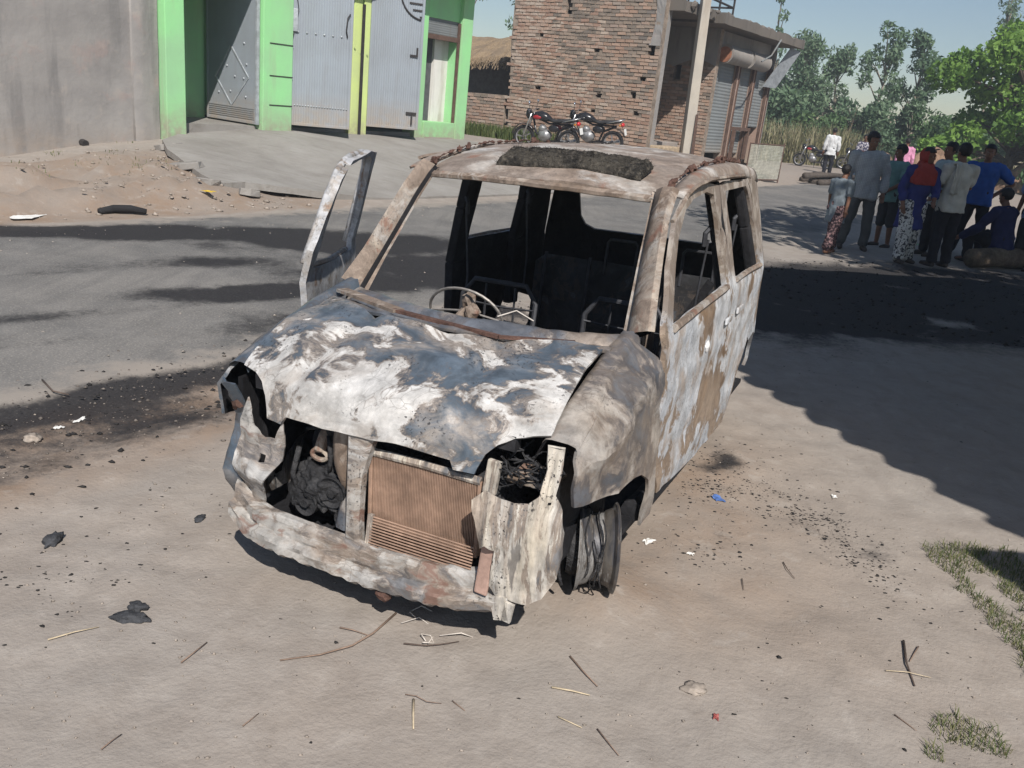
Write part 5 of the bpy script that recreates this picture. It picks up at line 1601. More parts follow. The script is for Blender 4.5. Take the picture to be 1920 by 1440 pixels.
def blades(name, pts, hmin, hmax, width, mat, seed, lean=.35, shade=(0, 1)):
    rg = np.random.default_rng(seed); n = len(pts); p = np.asarray(pts)
    h = rg.uniform(hmin, hmax, n); a = rg.uniform(0, 2 * PI, n); ln = rg.uniform(.05, lean, n) * h
    sx = np.cos(a + PI / 2) * width * .5; sy = np.sin(a + PI / 2) * width * .5
    dx = np.cos(a) * ln; dy = np.sin(a) * ln
    v = np.empty((n, 5, 3))
    v[:, 0] = p + np.stack([-sx, -sy, -.01 + 0 * h], 1); v[:, 1] = p + np.stack([sx, sy, -.01 + 0 * h], 1)
    v[:, 2] = p + np.stack([sx * .8 + dx * .35, sy * .8 + dy * .35, h * .6], 1); v[:, 3] = p + np.stack([-sx * .8 + dx * .35, -sy * .8 + dy * .35, h * .6], 1)
    v[:, 4] = p + np.stack([dx, dy, h * (1 - .25 * (ln / h))], 1)
    me = bpy.data.meshes.new(name); me.vertices.add(n * 5); me.vertices.foreach_set('co', v.ravel())
    idx = np.arange(n)[:, None] * 5 + np.array([[0, 1, 2, 0, 2, 3, 3, 2, 4]])
    me.loops.add(n * 9); me.loops.foreach_set('vertex_index', idx.ravel()); me.polygons.add(n * 3)
    me.polygons.foreach_set('loop_start', np.arange(n * 3) * 3); me.polygons.foreach_set('loop_total', np.full(n * 3, 3)); me.update(calc_edges=True)
    at = me.attributes.new('shade', 'FLOAT', 'POINT'); at.data.foreach_set('value', np.repeat(rg.uniform(*shade, n), 5).astype(np.float32))
    me.materials.append(mat); o = bpy.data.objects.new(name, me); COL.objects.link(o); return o


# tall reeds and dry grass in front of the bank
pp = []
for _ in range(4200):
    x = rg.uniform(8.6, 15.5); y = rg.uniform(39.5, 44.5) + (x - 9) * .25
    if noise.noise(Vector((x * .9, y * .9, 0))) > -.05: pp.append((x, y, terrain(x, y)))
tag(blades('tall_reeds', pp, .6, 2.1, .05, M_REED, 5, .55), 'tall dry reeds standing before the sandy bank', 'reeds', kind='stuff')
pp = [(rg.uniform(15, 27), rg.uniform(41, 47), .1) for _ in range(2600)]
tag(blades('verge_grass', pp, .3, 1.1, .06, M_GRASS, 6, .5), 'rough green grass along the far verge', 'grass', kind='stuff')
# grass at the foot of the low brick wall
pp = []
for _ in range(2600):
    s_, t_ = rg.uniform(18.6, 19.9), rg.uniform(12.7, 16.3); p_ = W(s_, t_); pp.append((p_.x, p_.y, terrain(p_.x, p_.y)))
tag(blades('wall_foot_grass', pp, .12, .38, .03, M_GRASS, 7, .5, (.1, .7)), 'strip of green grass at the foot of the brick wall', 'grass', kind='stuff')
# trodden grass in the lower right foreground
pp = []
for _ in range(36000):
    x = rg.uniform(1.25, 2.9); y = rg.uniform(1.85, 3.75)
    d = noise.noise(Vector((x * 3.0, y * 3.0, 4))) * .5 + noise.noise(Vector((x * 9, y * 9, 2))) * .35
    m1 = smooth((x - 1.62 - .25 * (3.3 - y) * -.35) / .45) * smooth((y - 2.35) / .3) * smooth((3.72 - y) / .25)
    m2 = math.exp(-(((x - 1.50) / .16) ** 2 + ((y - 2.24) / .10) ** 2)) + .8 * math.exp(-(((x - 1.36) / .07) ** 2 + ((y - 2.13) / .05) ** 2)) + .9 * math.exp(-(((x - 1.95) / .25) ** 2 + ((y - 2.5) / .14) ** 2))
    if max(m1 * .8, m2 * .72) + d > .64: pp.append((x, y, terrain(x, y)))
tag(blades('foreground_grass', pp, .008, .042, .003, M_GRASS, 8, 1.6, (.15, 1)), 'sparse trodden grass in the lower right foreground', 'grass', kind='stuff')
pp = []
for _ in range(3000):
    s_, t_ = rg.uniform(1.5, 8.3), rg.uniform(10.6, 13.1); p_ = W(s_, t_)
    if noise.noise(Vector((p_.x * 1.3, p_.y * 1.3, 9))) > .22: pp.append((p_.x, p_.y, terrain(p_.x, p_.y)))
tag(blades('mound_weeds', pp, .015, .06, .008, M_GRASS, 9, .9, (.2, 1)), 'thin weeds on the dirt mound below the grey wall', 'weeds', kind='stuff')

# reddish spoil heaps across the road
M_HEAP = plain('reddish_earth', (.22, .145, .10), .95, 0, .35, 3, .8, .1)
for i, (x, y, rx, h, lab) in enumerate([(16.3, 37.5, 1.5, 1.35, 'large reddish earth heap behind the crowd'), (20.6, 38.0, 1.0, 1.5, 'pointed reddish earth heap below the bright green tree'), (14.6, 38.8, 1.1, 1.0, 'brown earth heap behind the boy in teal')]):
    m = MB()
    m.grid(lambda u, v_: (rx * 1.6 * v_ * math.cos(2 * PI * u), rx * v_ * math.sin(2 * PI * u), h * (1 - smooth(v_)) * (1 + .25 * fbm((u * 5, v_ * 3, i), 3)) - .05 + .12 * fbm((v_ * math.cos(2 * PI * u) * 4, v_ * math.sin(2 * PI * u) * 4, i), 3)), 40, 16)
    o = m.build('earth_heap', M_HEAP, None, smooth=True, loc=(x, y, terrain(x, y)))
    tag(o, lab, 'heap', 'earth heaps across the road')

# ---- shade givers outside the frame on the right: a sheet-roofed shed and a large tree
shed = empty('roadside_shed', (5.12, 3.72, 0), 0, 'open roadside shed with a scalloped cement-sheet roof, casting the big shadow right of the car', 'shed')
RZ = 3.2
edge = [(4.4, -.6), (3.62, 1.3), (3.12, 2.7), (2.76, 3.72), (2.70, 4.6), (3.0, 6.2), (3.5, 7.6), (4.15, 8.75)]
dense = []
for (a, b_) in zip(edge, edge[1:]):
    for k_ in range(30): dense.append((lerp(a[0], b_[0], k_ / 30), lerp(a[1], b_[1], k_ / 30)))
m = MB(); L_ = 0.0; out = []
for i, (x, y) in enumerate(dense):
    if i: L_ += math.hypot(x - dense[i - 1][0], y - dense[i - 1][1])
    out.append((x - .11 * abs(math.sin(PI * L_ / .36)), y))
out += [(5.5, 9.1), (7.0, 9.4), (9.5, 9.0), (9.5, -.6)]
mm = sheet(out, [], lambda x, y: Vector((x - 5.5, y - 4.5, RZ + .03 * math.sin(y * 21) + .10 * (x - 3) / 6)), .18, .02, (0, 0, -1))
mm.build('roof_sheet', plain('cement_sheet', (.34, .33, .31), .9), shed)
for x, y in ((4.9, .6), (4.9, 4.2), (6.2, 8.3), (9.0, .6), (9.0, 4.4), (9.0, 8.4)):
    m = MB(); m.tube([(x - 5.5, y - 4.5, -.1), (x - 5.5, y - 4.5, RZ)], .07, 8); m.build('post', M_BARKD, shed)
aw = empty('shadow_awning', (2.74, 1.38, 0), 0, 'small unseen sheet awning, added beside the shed to cast the corner shadow on the grass', 'awning')  # unseen sheet, added and shaped to throw the corner shadow
m = MB(); m.add([(-.22, .07, 2.2), (-.02, -.45, 2.2), (.9, -.6, 2.22), (1.2, .2, 2.22)], [(0, 1, 2, 3)]); m.add([(-.22, .07, 2.19), (-.02, -.45, 2.19), (.9, -.6, 2.21), (1.2, .2, 2.21)], [(3, 2, 1, 0)]); m.build('sheet', plain('cement_sheet', (.34, .33, .31), .9), aw)
for x, y in ((.5, -.4), (.9, .1)):
    m = MB(); m.tube([(x, y, -.05), (x, y, 2.2)], .03, 6); m.build('post', M_BARKD, aw)
bb_ = []
for i in range(60):
    a = rg.uniform(0, 2 * PI); r = 3.4 * math.sqrt(rg.uniform(.02, 1)); bb_.append((r * math.cos(a), r * math.sin(a), rg.uniform(5.0, 7.6), rg.uniform(.7, 1.25)))
tree('shade_tree', 'large spreading tree at the roadside right of the crowd, shading the people', (8.4, 9.0, 0), 7.6, .26, bb_, .24, M_LEAF, M_BARKD, 240, 99, aspect=.6, spread=.7)
# ================================================================= motorcycles
M_TYRE = plain('black_rubber', (.022, .022, .024), .9, 0, .2)
M_BLACK = plain('black_gloss_paint', (.018, .018, .022), .25, 0, .15, 6, 0, .5)
M_CHROME = plain('dull_chrome', (.55, .55, .56), .3, .85, .15)
M_REDP = plain('red_gloss_paint', (.30, .022, .028), .3, 0, .15, 6, 0, .5)
M_SEATV = plain('black_vinyl', (.03, .03, .033), .6)
M_REDL = plain('red_lamp_lens', (.50, .03, .035), .2, 0, .1, 6, 0, .5)
M_PLATE = plain('white_plate', (.78, .78, .76), .5, 0, .12)
M_MIRR = plain('mirror_glass', (.55, .62, .72), .08, .9, .1)
M_ALU = plain('cast_aluminium', (.30, .30, .31), .45, .6)


def motorcycle(name, label, pos, heading, lean, accent, group):
    """x forward, y left"""
    o = empty(name, pos, heading, label, 'motorcycle', group)
    o.rotation_euler = (lean, 0, heading); o.scale = (.90,) * 3
    for x in (.63, -.63):
        m = MB(); R_ = .30
        m.lathe([(R_ - .075, -.035), (R_ - .02, -.045), (R_, -.02), (R_, .02), (R_ - .02, .045), (R_ - .075, .035), (R_ - .075, -.035)], (0, 0, 0), 'y', 28)
        w = m.build('wheel', M_TYRE, o, smooth=True); w.location = (x, 0, R_)
        m = MB(); m.lathe([(.225, -.03), (.235, 0), (.225, .03), (.205, .02), (.205, -.02), (.225, -.03)], (0, 0, 0), 'y', 24); m.lathe([(.05, -.05), (.06, 0), (.05, .05)], (0, 0, 0), 'y', 12)
        for k_ in range(5):
            a = 2 * PI * k_ / 5; m.bar((.04 * math.cos(a), 0, .04 * math.sin(a)), (.215 * math.cos(a + .1), 0, .215 * math.sin(a + .1)), .03, .02, (0, 1, 0))
        m.build('rim', M_ALU, w, auto=40)
    m = MB()
    for y in (-.09, .09): m.tube([(.63, y, .30), (.50, y, .70), (.42, y, .92)], .022, 8)
    m.build('front_fork', M_CHROME, o, smooth=True)
    m = MB(); m.grid(lambda u, v_: (.63 + .335 * math.cos(lerp(.15, 2.5, u)), lerp(-.07, .07, v_), .30 + (.335 + .02 * math.sin(PI * v_)) * math.sin(lerp(.15, 2.5, u))), 14, 4); f_ = m.build('front_mudguard', M_BLACK, o, smooth=True); f_.modifiers.new('t', 'SOLIDIFY').thickness = .006
    m = MB(); m.grid(lambda u, v_: (-.63 + .345 * math.cos(lerp(.5, 2.7, u)), lerp(-.075, .075, v_), .32 + .345 * math.sin(lerp(.5, 2.7, u))), 14, 4); f_ = m.build('rear_mudguard', M_BLACK, o, smooth=True); f_.modifiers.new('t', 'SOLIDIFY').thickness = .006
    m = MB(); m.tube([(.42, 0, .92), (.30, 0, .45), (.05, 0, .24), (-.25, 0, .28), (-.35, 0, .55), (-.7, 0, .72)], .03, 8); m.tube([(.42, 0, .86), (-.05, 0, .70), (-.7, 0, .72)], .025, 8); m.tube([(-.25, .09, .28), (-.63, .10, .30)], .02, 6); m.tube([(-.25, -.09, .28), (-.63, -.10, .30)], .02, 6); m.build('frame', M_BLACK, o, smooth=True)
    m = MB(); m.blob((.05, 0, .40), (.19, .13, .16), 3, .2, 2.4, 3); m.blob((.12, 0, .56), (.11, .10, .10), 5, .2, 3, 3); m.build('engine', M_ALU, o, smooth=True)
    m = MB(); v = []; sec = 10
    tk = [(.40, .02, .86, .03), (.34, .11, .88, .085), (.18, .145, .89, .115), (.02, .13, .86, .10), (-.10, .085, .81, .06)]
    for (x, w_, z, h_) in tk:
        for k_ in range(sec):
            a = 2 * PI * k_ / sec; v.append((x, w_ * math.cos(a), z + h_ * math.sin(a)))
    f = [(i * sec + k_, i * sec + (k_ + 1) % sec, (i + 1) * sec + (k_ + 1) % sec, (i + 1) * sec + k_) for i in range(len(tk) - 1) for k_ in range(sec)] + [tuple(range(sec))[::-1], tuple((len(tk) - 1) * sec + k_ for k_ in range(sec))]
    m.add(v, f); tank = m.build('fuel_tank', M_BLACK, o, smooth=True)
    for sy in (-1, 1):
        m = MB(); m.blob((.25, sy * .125, .84), (.12, .03, .055), 2, .1, 2, 2); m.build('tank_panel', accent, tank, smooth=True)
        m = MB(); m.blob((-.22, sy * .10, .60), (.15, .03, .09), 4, .12, 2, 2); m.build('side_panel', accent if sy < 0 else M_BLACK, o, smooth=True)
    m = MB(); v = []
    stt = [(-.06, .10, .80, .045), (-.22, .12, .775, .05), (-.45, .125, .80, .055), (-.68, .11, .83, .05), (-.80, .07, .845, .03)]
    for (x, w_, z, h_) in stt:
        for k_ in range(sec):
            a = 2 * PI * k_ / sec; v.append((x, w_ * math.cos(a), z + h_ * math.sin(a)))
    m.add(v, f); m.build('seat', M_SEATV, o, smooth=True)
    m = MB(); m.tube([(-.45, .13, .78), (-.7, .145, .86), (-.86, .12, .90), (-.90, 0, .91), (-.86, -.12, .90), (-.7, -.145, .86), (-.45, -.13, .78)], .014, 7); m.build('grab_rail', M_CHROME, o, smooth=True)
    m = MB(); m.blob((-.86, 0, .77), (.05, .085, .06), 3, .1, 2, 2); m.build('tail_lamp', M_REDL, o, smooth=True)
    m = MB(); m.bar((-.93, 0, .68), (-.97, 0, .52), .22, .006, up=(1, 0, 0)); m.build('number_plate', M_PLATE, o, bevel=.002)
    for sy in (-1, 1):
        m = MB(); m.blob((-.82, sy * .15, .76), (.03, .035, .022), 3, .05, 2, 2); m.build('indicator', plain('amber_lens', (.55, .22, .03), .3), o, smooth=True)
    m = MB(); m.tube([(.42, -.33, 1.0), (.44, -.2, 1.02), (.40, 0, .96), (.44, .2, 1.02), (.42, .33, 1.0)], .013, 7); hb = m.build('handlebar', M_CHROME, o, smooth=True)
    for sy in (-1, 1):
        m = MB(); m.tube([(.44, sy * .30, 1.0), (.40, sy * .36, 1.0)], .02, 7); m.build('grip', M_SEATV, hb, smooth=True)
        m = MB(); m.tube([(.43, sy * .24, 1.02), (.41, sy * .28, 1.16)], .006, 6); mi_ = m.build('mirror', M_BLACK, o)
        m = MB(); m.blob((.41, sy * .30, 1.21), (.02, .07, .05), 1, .05, 1, 2); m.build('mirror_glass', M_MIRR, mi_, smooth=True)
    m = MB(); m.blob((.52, 0, .90), (.08, .115, .13), 3, .12, 2, 3); hl = m.build('headlamp_cowl', M_BLACK, o, smooth=True)
    m = MB(); m.lathe([(.001, .035), (.06, .03), (.085, 0)], (.565, 0, .88), 'x', 16); m.build('headlamp_glass', M_MIRR, hl, smooth=True)
    m = MB(); m.tube([(.10, -.12, .30), (-.1, -.16, .22), (-.45, -.17, .26), (-.85, -.18, .33)], [.02, .025, .045, .04], 9); m.build('exhaust', M_CHROME, o, smooth=True)
    m = MB(); m.tube([(-.05, .1, .25), (-.12, .28, .0)], .012, 6); m.build('side_stand', M_BLACK, o)
    return o


def hd(dx, dy): return math.atan2(dy, dx)


for (x, y, dx, dy, ln, ac, lab, gp_) in (
        (.20, 21.3, -.93, .36, -.10, M_REDP, 'black motorcycle with red side panels, left of the pair by the brick wall', 'motorcycles parked by the brick wall'),
        (1.24, 21.75, -.95, .30, -.10, M_BLACK, 'all-black motorcycle, right of the pair by the brick wall', 'motorcycles parked by the brick wall'),
        (11.6, 38.0, -.90, .42, -.08, M_REDP, 'far black motorcycle seen side-on beside the man in white', 'motorcycles on the far verge'),
        (14.05, 39.9, -.97, .2, -.08, M_REDP, 'far red motorcycle half hidden behind the man in the patterned shirt', 'motorcycles on the far verge')):
    motorcycle('motorcycle', lab, (x, y, terrain(x, y)), hd(dx, dy), ln, ac, gp_)

# ================================================================= people
M_SKIN = plain('brown_skin', (.165, .082, .052), .55, 0, .12, 9, .05)
M_HAIR = plain('black_hair', (.014, .012, .012), .55, 0, .3, 40, .3)
M_EYE = plain('eye_white', (.55, .52, .48), .3, 0, .05, 5, 0)
M_SLIP = plain('dark_sandal', (.05, .04, .035), .8)


def cloth(name, col, kind='plain', col2=(.1, .1, .1), scale=30.0):
    if name in _mc: return _mc[name]
    k = NT(name); c = k.coord(); n1 = k.noise(c, 6, 5, .6); n2 = k.noise(c, 150, 2, .5)
    cc = k.hsv(col, .5, 1.0, k.rng(n1, .3, .7, .82, 1.12))
    if kind == 'check':
        w1 = k.wave(c, scale, 'X'); w2 = k.wave(c, scale, 'Z')
        cc = k.mix(k.math('MULTIPLY', k.rng(k.math('MAXIMUM', w1, w2), .75, .95), .7), cc, col2)
    if kind == 'print':
        v_ = k.noise(c, scale, 3, .55, .6)
        cc = k.mix(k.rng(v_, .50, .55), cc, col2)
    _mc[name] = k.out(cc, .9, 0, k.bump(k.math('ADD', n1, k.math('MULTIPLY', n2, .2)), .35, .02), .1)
    return _mc[name]


class Fig:
    """closed lofts that a voxel remesh fuses into one continuous surface"""
    def __init__(self): self.mb = MB()

    def loft(self, rings, n=14):
        """rings: (centre, rx, ry, axis-x vector, axis-y vector)"""
        v = []; f = []
        first = rings[0]; last = rings[-1]
        for (c, rx, ry, ax, ay) in rings:
            for k_ in range(n):
                a = 2 * PI * k_ / n; p = c + ax * (rx * math.cos(a)) + ay * (ry * math.sin(a)); v.append(p)
        for i in range(len(rings) - 1):
            for k_ in range(n): f.append((i * n + k_, i * n + (k_ + 1) % n, (i + 1) * n + (k_ + 1) % n, (i + 1) * n + k_))
        f.append(tuple(range(n))[::-1]); f.append(tuple((len(rings) - 1) * n + k_ for k_ in range(n)))
        self.mb.add(v, f)

    def limb(self, pts, rad, n=12):
        P = [Vector(p) for p in pts]; out = []; R_ = []
        for i in range(len(P) - 1):
            for k_ in range(3): out.append(P[i].lerp(P[i + 1], k_ / 3)); R_.append(lerp(rad[i], rad[i + 1], k_ / 3))
        out.append(P[-1]); R_.append(rad[-1])
        d0 = (out[0] - out[1]).normalized(); d1 = (out[-1] - out[-2]).normalized()
        out = [out[0] + d0 * R_[0] * .7] + out + [out[-1] + d1 * R_[-1] * .7]; R_ = [R_[0] * .45] + R_ + [R_[-1] * .45]
        self.mb.tube(out, R_, n)

    def blob(self, c, r, lev=3): self.mb.blob(c, r, 0, 0, 1, lev)

    def done(self, name, mat, parent, voxel, wrinkle=0.0, wf=9.0, seed=0):
        me = self.mb.mesh(name, mat)
        bm = bmesh.new(); bm.from_mesh(me); bmesh.ops.recalc_face_normals(bm, faces=bm.faces); bm.to_mesh(me); bm.free()
        t = bpy.data.objects.new('t', me); COL.objects.link(t)
        md = t.modifiers.new('r', 'REMESH'); md.mode = 'VOXEL'; md.voxel_size = voxel; md.use_smooth_shade = True
        sm = t.modifiers.new('s', 'SMOOTH'); sm.iterations = 2; sm.factor = .5
        dg = bpy.context.evaluated_depsgraph_get(); ev = t.evaluated_get(dg); m2 = bpy.data.meshes.new_from_object(ev)
        m2.name = name
        bpy.data.objects.remove(t); bpy.data.meshes.remove(me)
        if wrinkle:
            off = Vector((seed * 2.3, seed * 1.1, seed))
            nrm = [v_.normal.copy() for v_ in m2.vertices]
            for v_, nn in zip(m2.vertices, nrm):
                q = Vector((v_.co.x * wf, v_.co.y * wf, v_.co.z * wf * .7)) + off
                v_.co += nn * wrinkle * (abs(noise.noise(q)) * 1.6 - .12 + .4 * noise.noise(q * 2.3))
        m2.materials.clear(); m2.materials.append(mat)
        m2.polygons.foreach_set('use_smooth', [True] * len(m2.polygons))
        return link(name, m2, parent)


def person(label, pos, face, height=1.68, skin=None, shirt=None, sleeve=.45, hem=.80, trousers=None, leg_len=.08, baggy=1.0, kurta=None, armL=None, armR=None, legL=None, legR=None, lean=0.0, tilt=0.0, turn=0.0, head_turn=0.0, head_tilt=0.0, hair=True, girth=1.0, sit=None, scarf=None, towel=None, shoes=None, group='onlookers standing in the tree shade', hairlen=0.0):
    """front is -y, left hand is +x (seen from the front it is on the viewer's right)"""
    root = empty('person', pos, face, label, 'person', group)
    sc = height / 1.70; root.scale = (sc, sc, sc)
    zs = sit if sit is not None else 0.0
    hipz = .92 - zs
    X = Vector((1, 0, 0)); Yv = Vector((0, 1, 0))
    piv = Vector((0, 0, hipz))
    Rm = Matrix.Rotation(turn, 3, 'Z') @ Matrix.Rotation(lean, 3, 'X') @ Matrix.Rotation(tilt, 3, 'Y')

    def U(p):   # upper body transform; input given for an upright standing figure
        p = Vector(p) - Vector((0, 0, .92)); return piv + Rm @ p
    ux, uy = Rm @ X, Rm @ Yv
    tors = [(.84, .15, .11, 0), (.92, .16, .115, .005), (1.02, .145, .10, 0), (1.14, .15, .105, -.005), (1.26, .17, .115, -.005), (1.34, .182, .112, .0), (1.40, .17, .09, .01), (1.435, .10, .07, .012)]
    g_ = girth
    sk = skin or M_SKIN
    b_ = Fig()
    kq = .92 if shirt is not None else 1.0
    b_.loft([(U((0, yo, z)), rx * g_ * kq, ry * g_ * kq, ux, uy) for z, rx, ry, yo in tors])
    # neck and head
    b_.limb([U((0, .012, 1.40)), U((0, -.005, 1.50))], [.062, .054])
    HC = U((0, -.012, 1.585))
    Hm = Rm @ Matrix.Rotation(head_turn, 3, 'Z') @ Matrix.Rotation(head_tilt, 3, 'X')

    def Hd(p): return HC + Hm @ Vector(p)
    b_.blob((0, 0, 0), 0.0001, 1)
    for c, r in (((0, .012, .03), (.075, .092, .082)), ((0, -.018, -.035), (.060, .070, .070)), ((0, -.03, -.085), (.038, .042, .032)), ((0, -.092, -.012), (.014, .020, .020)), ((0, -.076, .03), (.05, .02, .014)), ((0, -.078, -.062), (.026, .016, .011)), ((.076, .012, -.005), (.010, .018, .028)), ((-.076, .012, -.005), (.010, .018, .028))):
        st0 = len(b_.mb.v); b_.mb.blob((0, 0, 0), r, 0, 0, 1, 3)
        for i in range(st0, len(b_.mb.v)): b_.mb.v[i] = tuple(Hd(Vector(b_.mb.v[i]) + Vector(c)))
    sh = {}
    arms = {1: armL, -1: armR}
    for sg in (1, -1):
        S = U((sg * .185 * g_, .008, 1.375))
        a = arms[sg]
        if a is None: a = [(sg * .245, .02, 1.11), (sg * .255, -.04, .87)]
        E_, H_ = [U(q) for q in a]
        sh[sg] = (S, E_, H_)
        b_.limb([S, E_, H_], [.046, .040, .030])
        d = (H_ - E_).normalized(); side = d.cross(Vector((0, -1, .2))).normalized(); nrm = side.cross(d).normalized()
        pal = H_ + d * .055
        b_.limb([H_, pal], [.030, .034]); b_.limb([pal - side * .022, pal + side * .022], [.022, .022])
        for q, (o_, ln) in enumerate(((-.030, .060), (-.011, .075), (.010, .078), (.030, .068))):
            r0 = pal + d * .025 + side * o_; b_.limb([r0, r0 + d * ln * .55 + nrm * .006, r0 + d * ln * .9 + nrm * .026], [.0095, .0085, .007], 6)
        r0 = H_ + d * .03 + side * .03; b_.limb([r0, r0 + side * .026 + d * .03, r0 + side * .03 + d * .06 + nrm * .012], [.011, .010, .008], 6)
    lg = {}
    for sg in (1, -1):
        l = legL if sg > 0 else legR
        if l is None: l = [(sg * .10, -.01, .50), (sg * .115, .02, .085)]
        Hp = Vector((sg * .085, 0, hipz - .02)); K_, A_ = [Vector(q) for q in l]
        lg[sg] = (Hp, K_, A_)
        b_.limb([Hp, K_, A_], [.085, .058, .038])
        fd_ = Vector((sg * .12, -1, 0)).normalized() if sit is None else Vector((sg * .2, -1, 0)).normalized()
        b_.limb([A_ + Vector((0, .03, -.045)), A_ + fd_ * .10 + Vector((0, 0, -.055)), A_ + fd_ * .17 + Vector((0, 0, -.062))], [.036, .036, .022])
    body = b_.done('body', sk, root, .0105)
    # face and hair
    for sg in (1, -1):
        m = MB(); m.blob(Hd((sg * .030, -.083, .012)), (.012, .006, .006), 0, 0, 1, 2); e_ = m.build('eye', M_EYE, root, smooth=True)
        m = MB(); m.blob(Hd((sg * .030, -.0885, .012)), (.006, .003, .006), 0, 0, 1, 2); m.build('pupil', M_HAIR, e_, smooth=True)
    if hair:
        m = MB(); m.blob((0, 0, 0), (.088, .104, .098), 3, .10, 3.0, 4); vv = []
        for p in m.v:
            p = Vector(p) + Vector((0, .018, .045))
            if p.y < -.02 and p.z < .062: p.y = -.02 + (p.y + .02) * .15; p.x *= .86
            if p.z < -.02 - hairlen and p.y > -.02: p.z = -.02 - hairlen + (p.z + .02 + hairlen) * .3
            vv.append(tuple(Hd(p)))
        m.v = vv; m.build('hair', M_HAIR, root, smooth=True)
    # trousers
    if trousers is not None:
        t = Fig(); t.loft([(Vector((0, 0, hipz - .14)), .15 * g_, .115 * g_, X, Yv), (Vector((0, 0, hipz)), .172 * g_, .128 * g_, X, Yv), (Vector((0, .0, hipz + .10)), .160 * g_, .118 * g_, X, Yv)])
        for sg in (1, -1):
            Hp, K_, A_ = lg[sg]; e_ = A_.lerp(K_, max(0, (leg_len - .08) / .42)); r_ = lerp(.054, .075, max(0, (leg_len - .08) / .42))
            t.limb([Hp, K_, e_ + Vector((0, 0, -.01))], [.105 * baggy, .080 * baggy, (r_ + .012) * baggy])
        t.done('trousers', trousers, root, .014, .016, 8, len(label) % 17)
    # shirt or kurta
    if shirt is not None:
        s = Fig(); rings = []
        lo = hem if kurta is None else kurta
        zz = [lo] + [z for z in (.84, .92, 1.02, 1.14, 1.26, 1.34, 1.40, 1.44) if z > lo + .03]
        for z in zz:
            rx = interp(z, [(0, .24), (.5, .215), (.84, .185), (1.02, .172), (1.14, .172), (1.26, .188), (1.34, .196), (1.40, .175), (1.44, .085)]); ry = interp(z, [(0, .20), (.5, .175), (.84, .142), (1.02, .128), (1.14, .128), (1.26, .134), (1.34, .128), (1.40, .105), (1.44, .075)])
            c = U((0, 0, z)) if z > .86 else (U((0, 0, .86)) + Vector((0, 0, z - .86)))
            k_ = smooth((z - .7) / .25)
            rings.append((c, rx * g_, ry * g_, X.lerp(ux, k_).normalized(), Yv.lerp(uy, k_).normalized()))
        s.loft(rings, 18)
        for sg in (1, -1):
            S, E_, H_ = sh[sg]
            S2 = S + (U((0, 0, 1.36)) - S) * .25
            if sleeve < .5: s.limb([S2, S, S.lerp(E_, sleeve / .5 * .9)], [.080, .078, .070])
            else: s.limb([S2, S, E_, E_.lerp(H_, (sleeve - .5) / .5)], [.080, .076, .062, .050])
        s.done('shirt' if kurta is None else 'kurta', shirt, root, .013, .022, 6.5, len(label) % 13)
        # collar
        m = MB(); cpt = U((0, .005, 1.435)); m.tube([cpt + Rm @ Vector((.066 * math.cos(a), .062 * math.sin(a), .010 * math.sin(a))) for a in [2 * PI * i / 14 for i in range(15)]], .014, 6); m.build('collar', shirt, root, smooth=True)
    if shoes is not None:
        for sg in (1, -1):
            A_ = lg[sg][2]; f_ = Fig(); fd_ = Vector((sg * .12, -1, 0)).normalized()
            f_.limb([A_ + Vector((0, .04, -.055)), A_ + fd_ * .10 + Vector((0, 0, -.062)), A_ + fd_ * .18 + Vector((0, 0, -.066))], [.040, .044, .030]); f_.done('shoe', shoes, root, .012)
    if scarf is not None:
        s = Fig()
        s.loft([(U((0, .0, z)), rx, ry, ux, uy) for z, rx, ry in ((1.20, .215, .165), (1.30, .225, .165), (1.38, .205, .15), (1.44, .14, .12), (1.50, .10, .105))], 18)
        st0 = len(s.mb.v); s.mb.blob((0, 0, 0), (.100, .115, .125), 0, 0, 1, 3)
        for i in range(st0, len(s.mb.v)):
            p = Vector(s.mb.v[i]) + Vector((0, .028, .012))
            if p.y < -.03 and -.115 < p.z < .095: p.y = -.03 + (p.y + .03) * .12
            s.mb.v[i] = tuple(Hd(p))
        s.done('headscarf', scarf, root, .012, .012, 11, 3)
    if towel is not None:
        m = MB()

        def tw(u, v_):
            a = lerp(-.45, .5, u); x = .12 + .10 * (v_ - .5) * 1.2
            if u < .5: p = (x, .135 + .0 * u, lerp(1.02, 1.42, u * 2))
            else: p = (x, lerp(.12, -.15, smooth((u - .5) * 2)), 1.435 - .36 * max(0, (u - .62) / .38))
            return U((p[0], p[1] + .012 * math.sin(v_ * 12 + u * 7), p[2] + .012 * math.sin(v_ * 9)))
        m.grid(tw, 24, 10); o = m.build('shoulder_towel', towel, root, smooth=True); o.modifiers.new('t', 'SOLIDIFY').thickness = .008
    return root


def face_dir(dx, dy): return math.atan2(dx, -dy)   # rotation that turns local -y to (dx, dy)


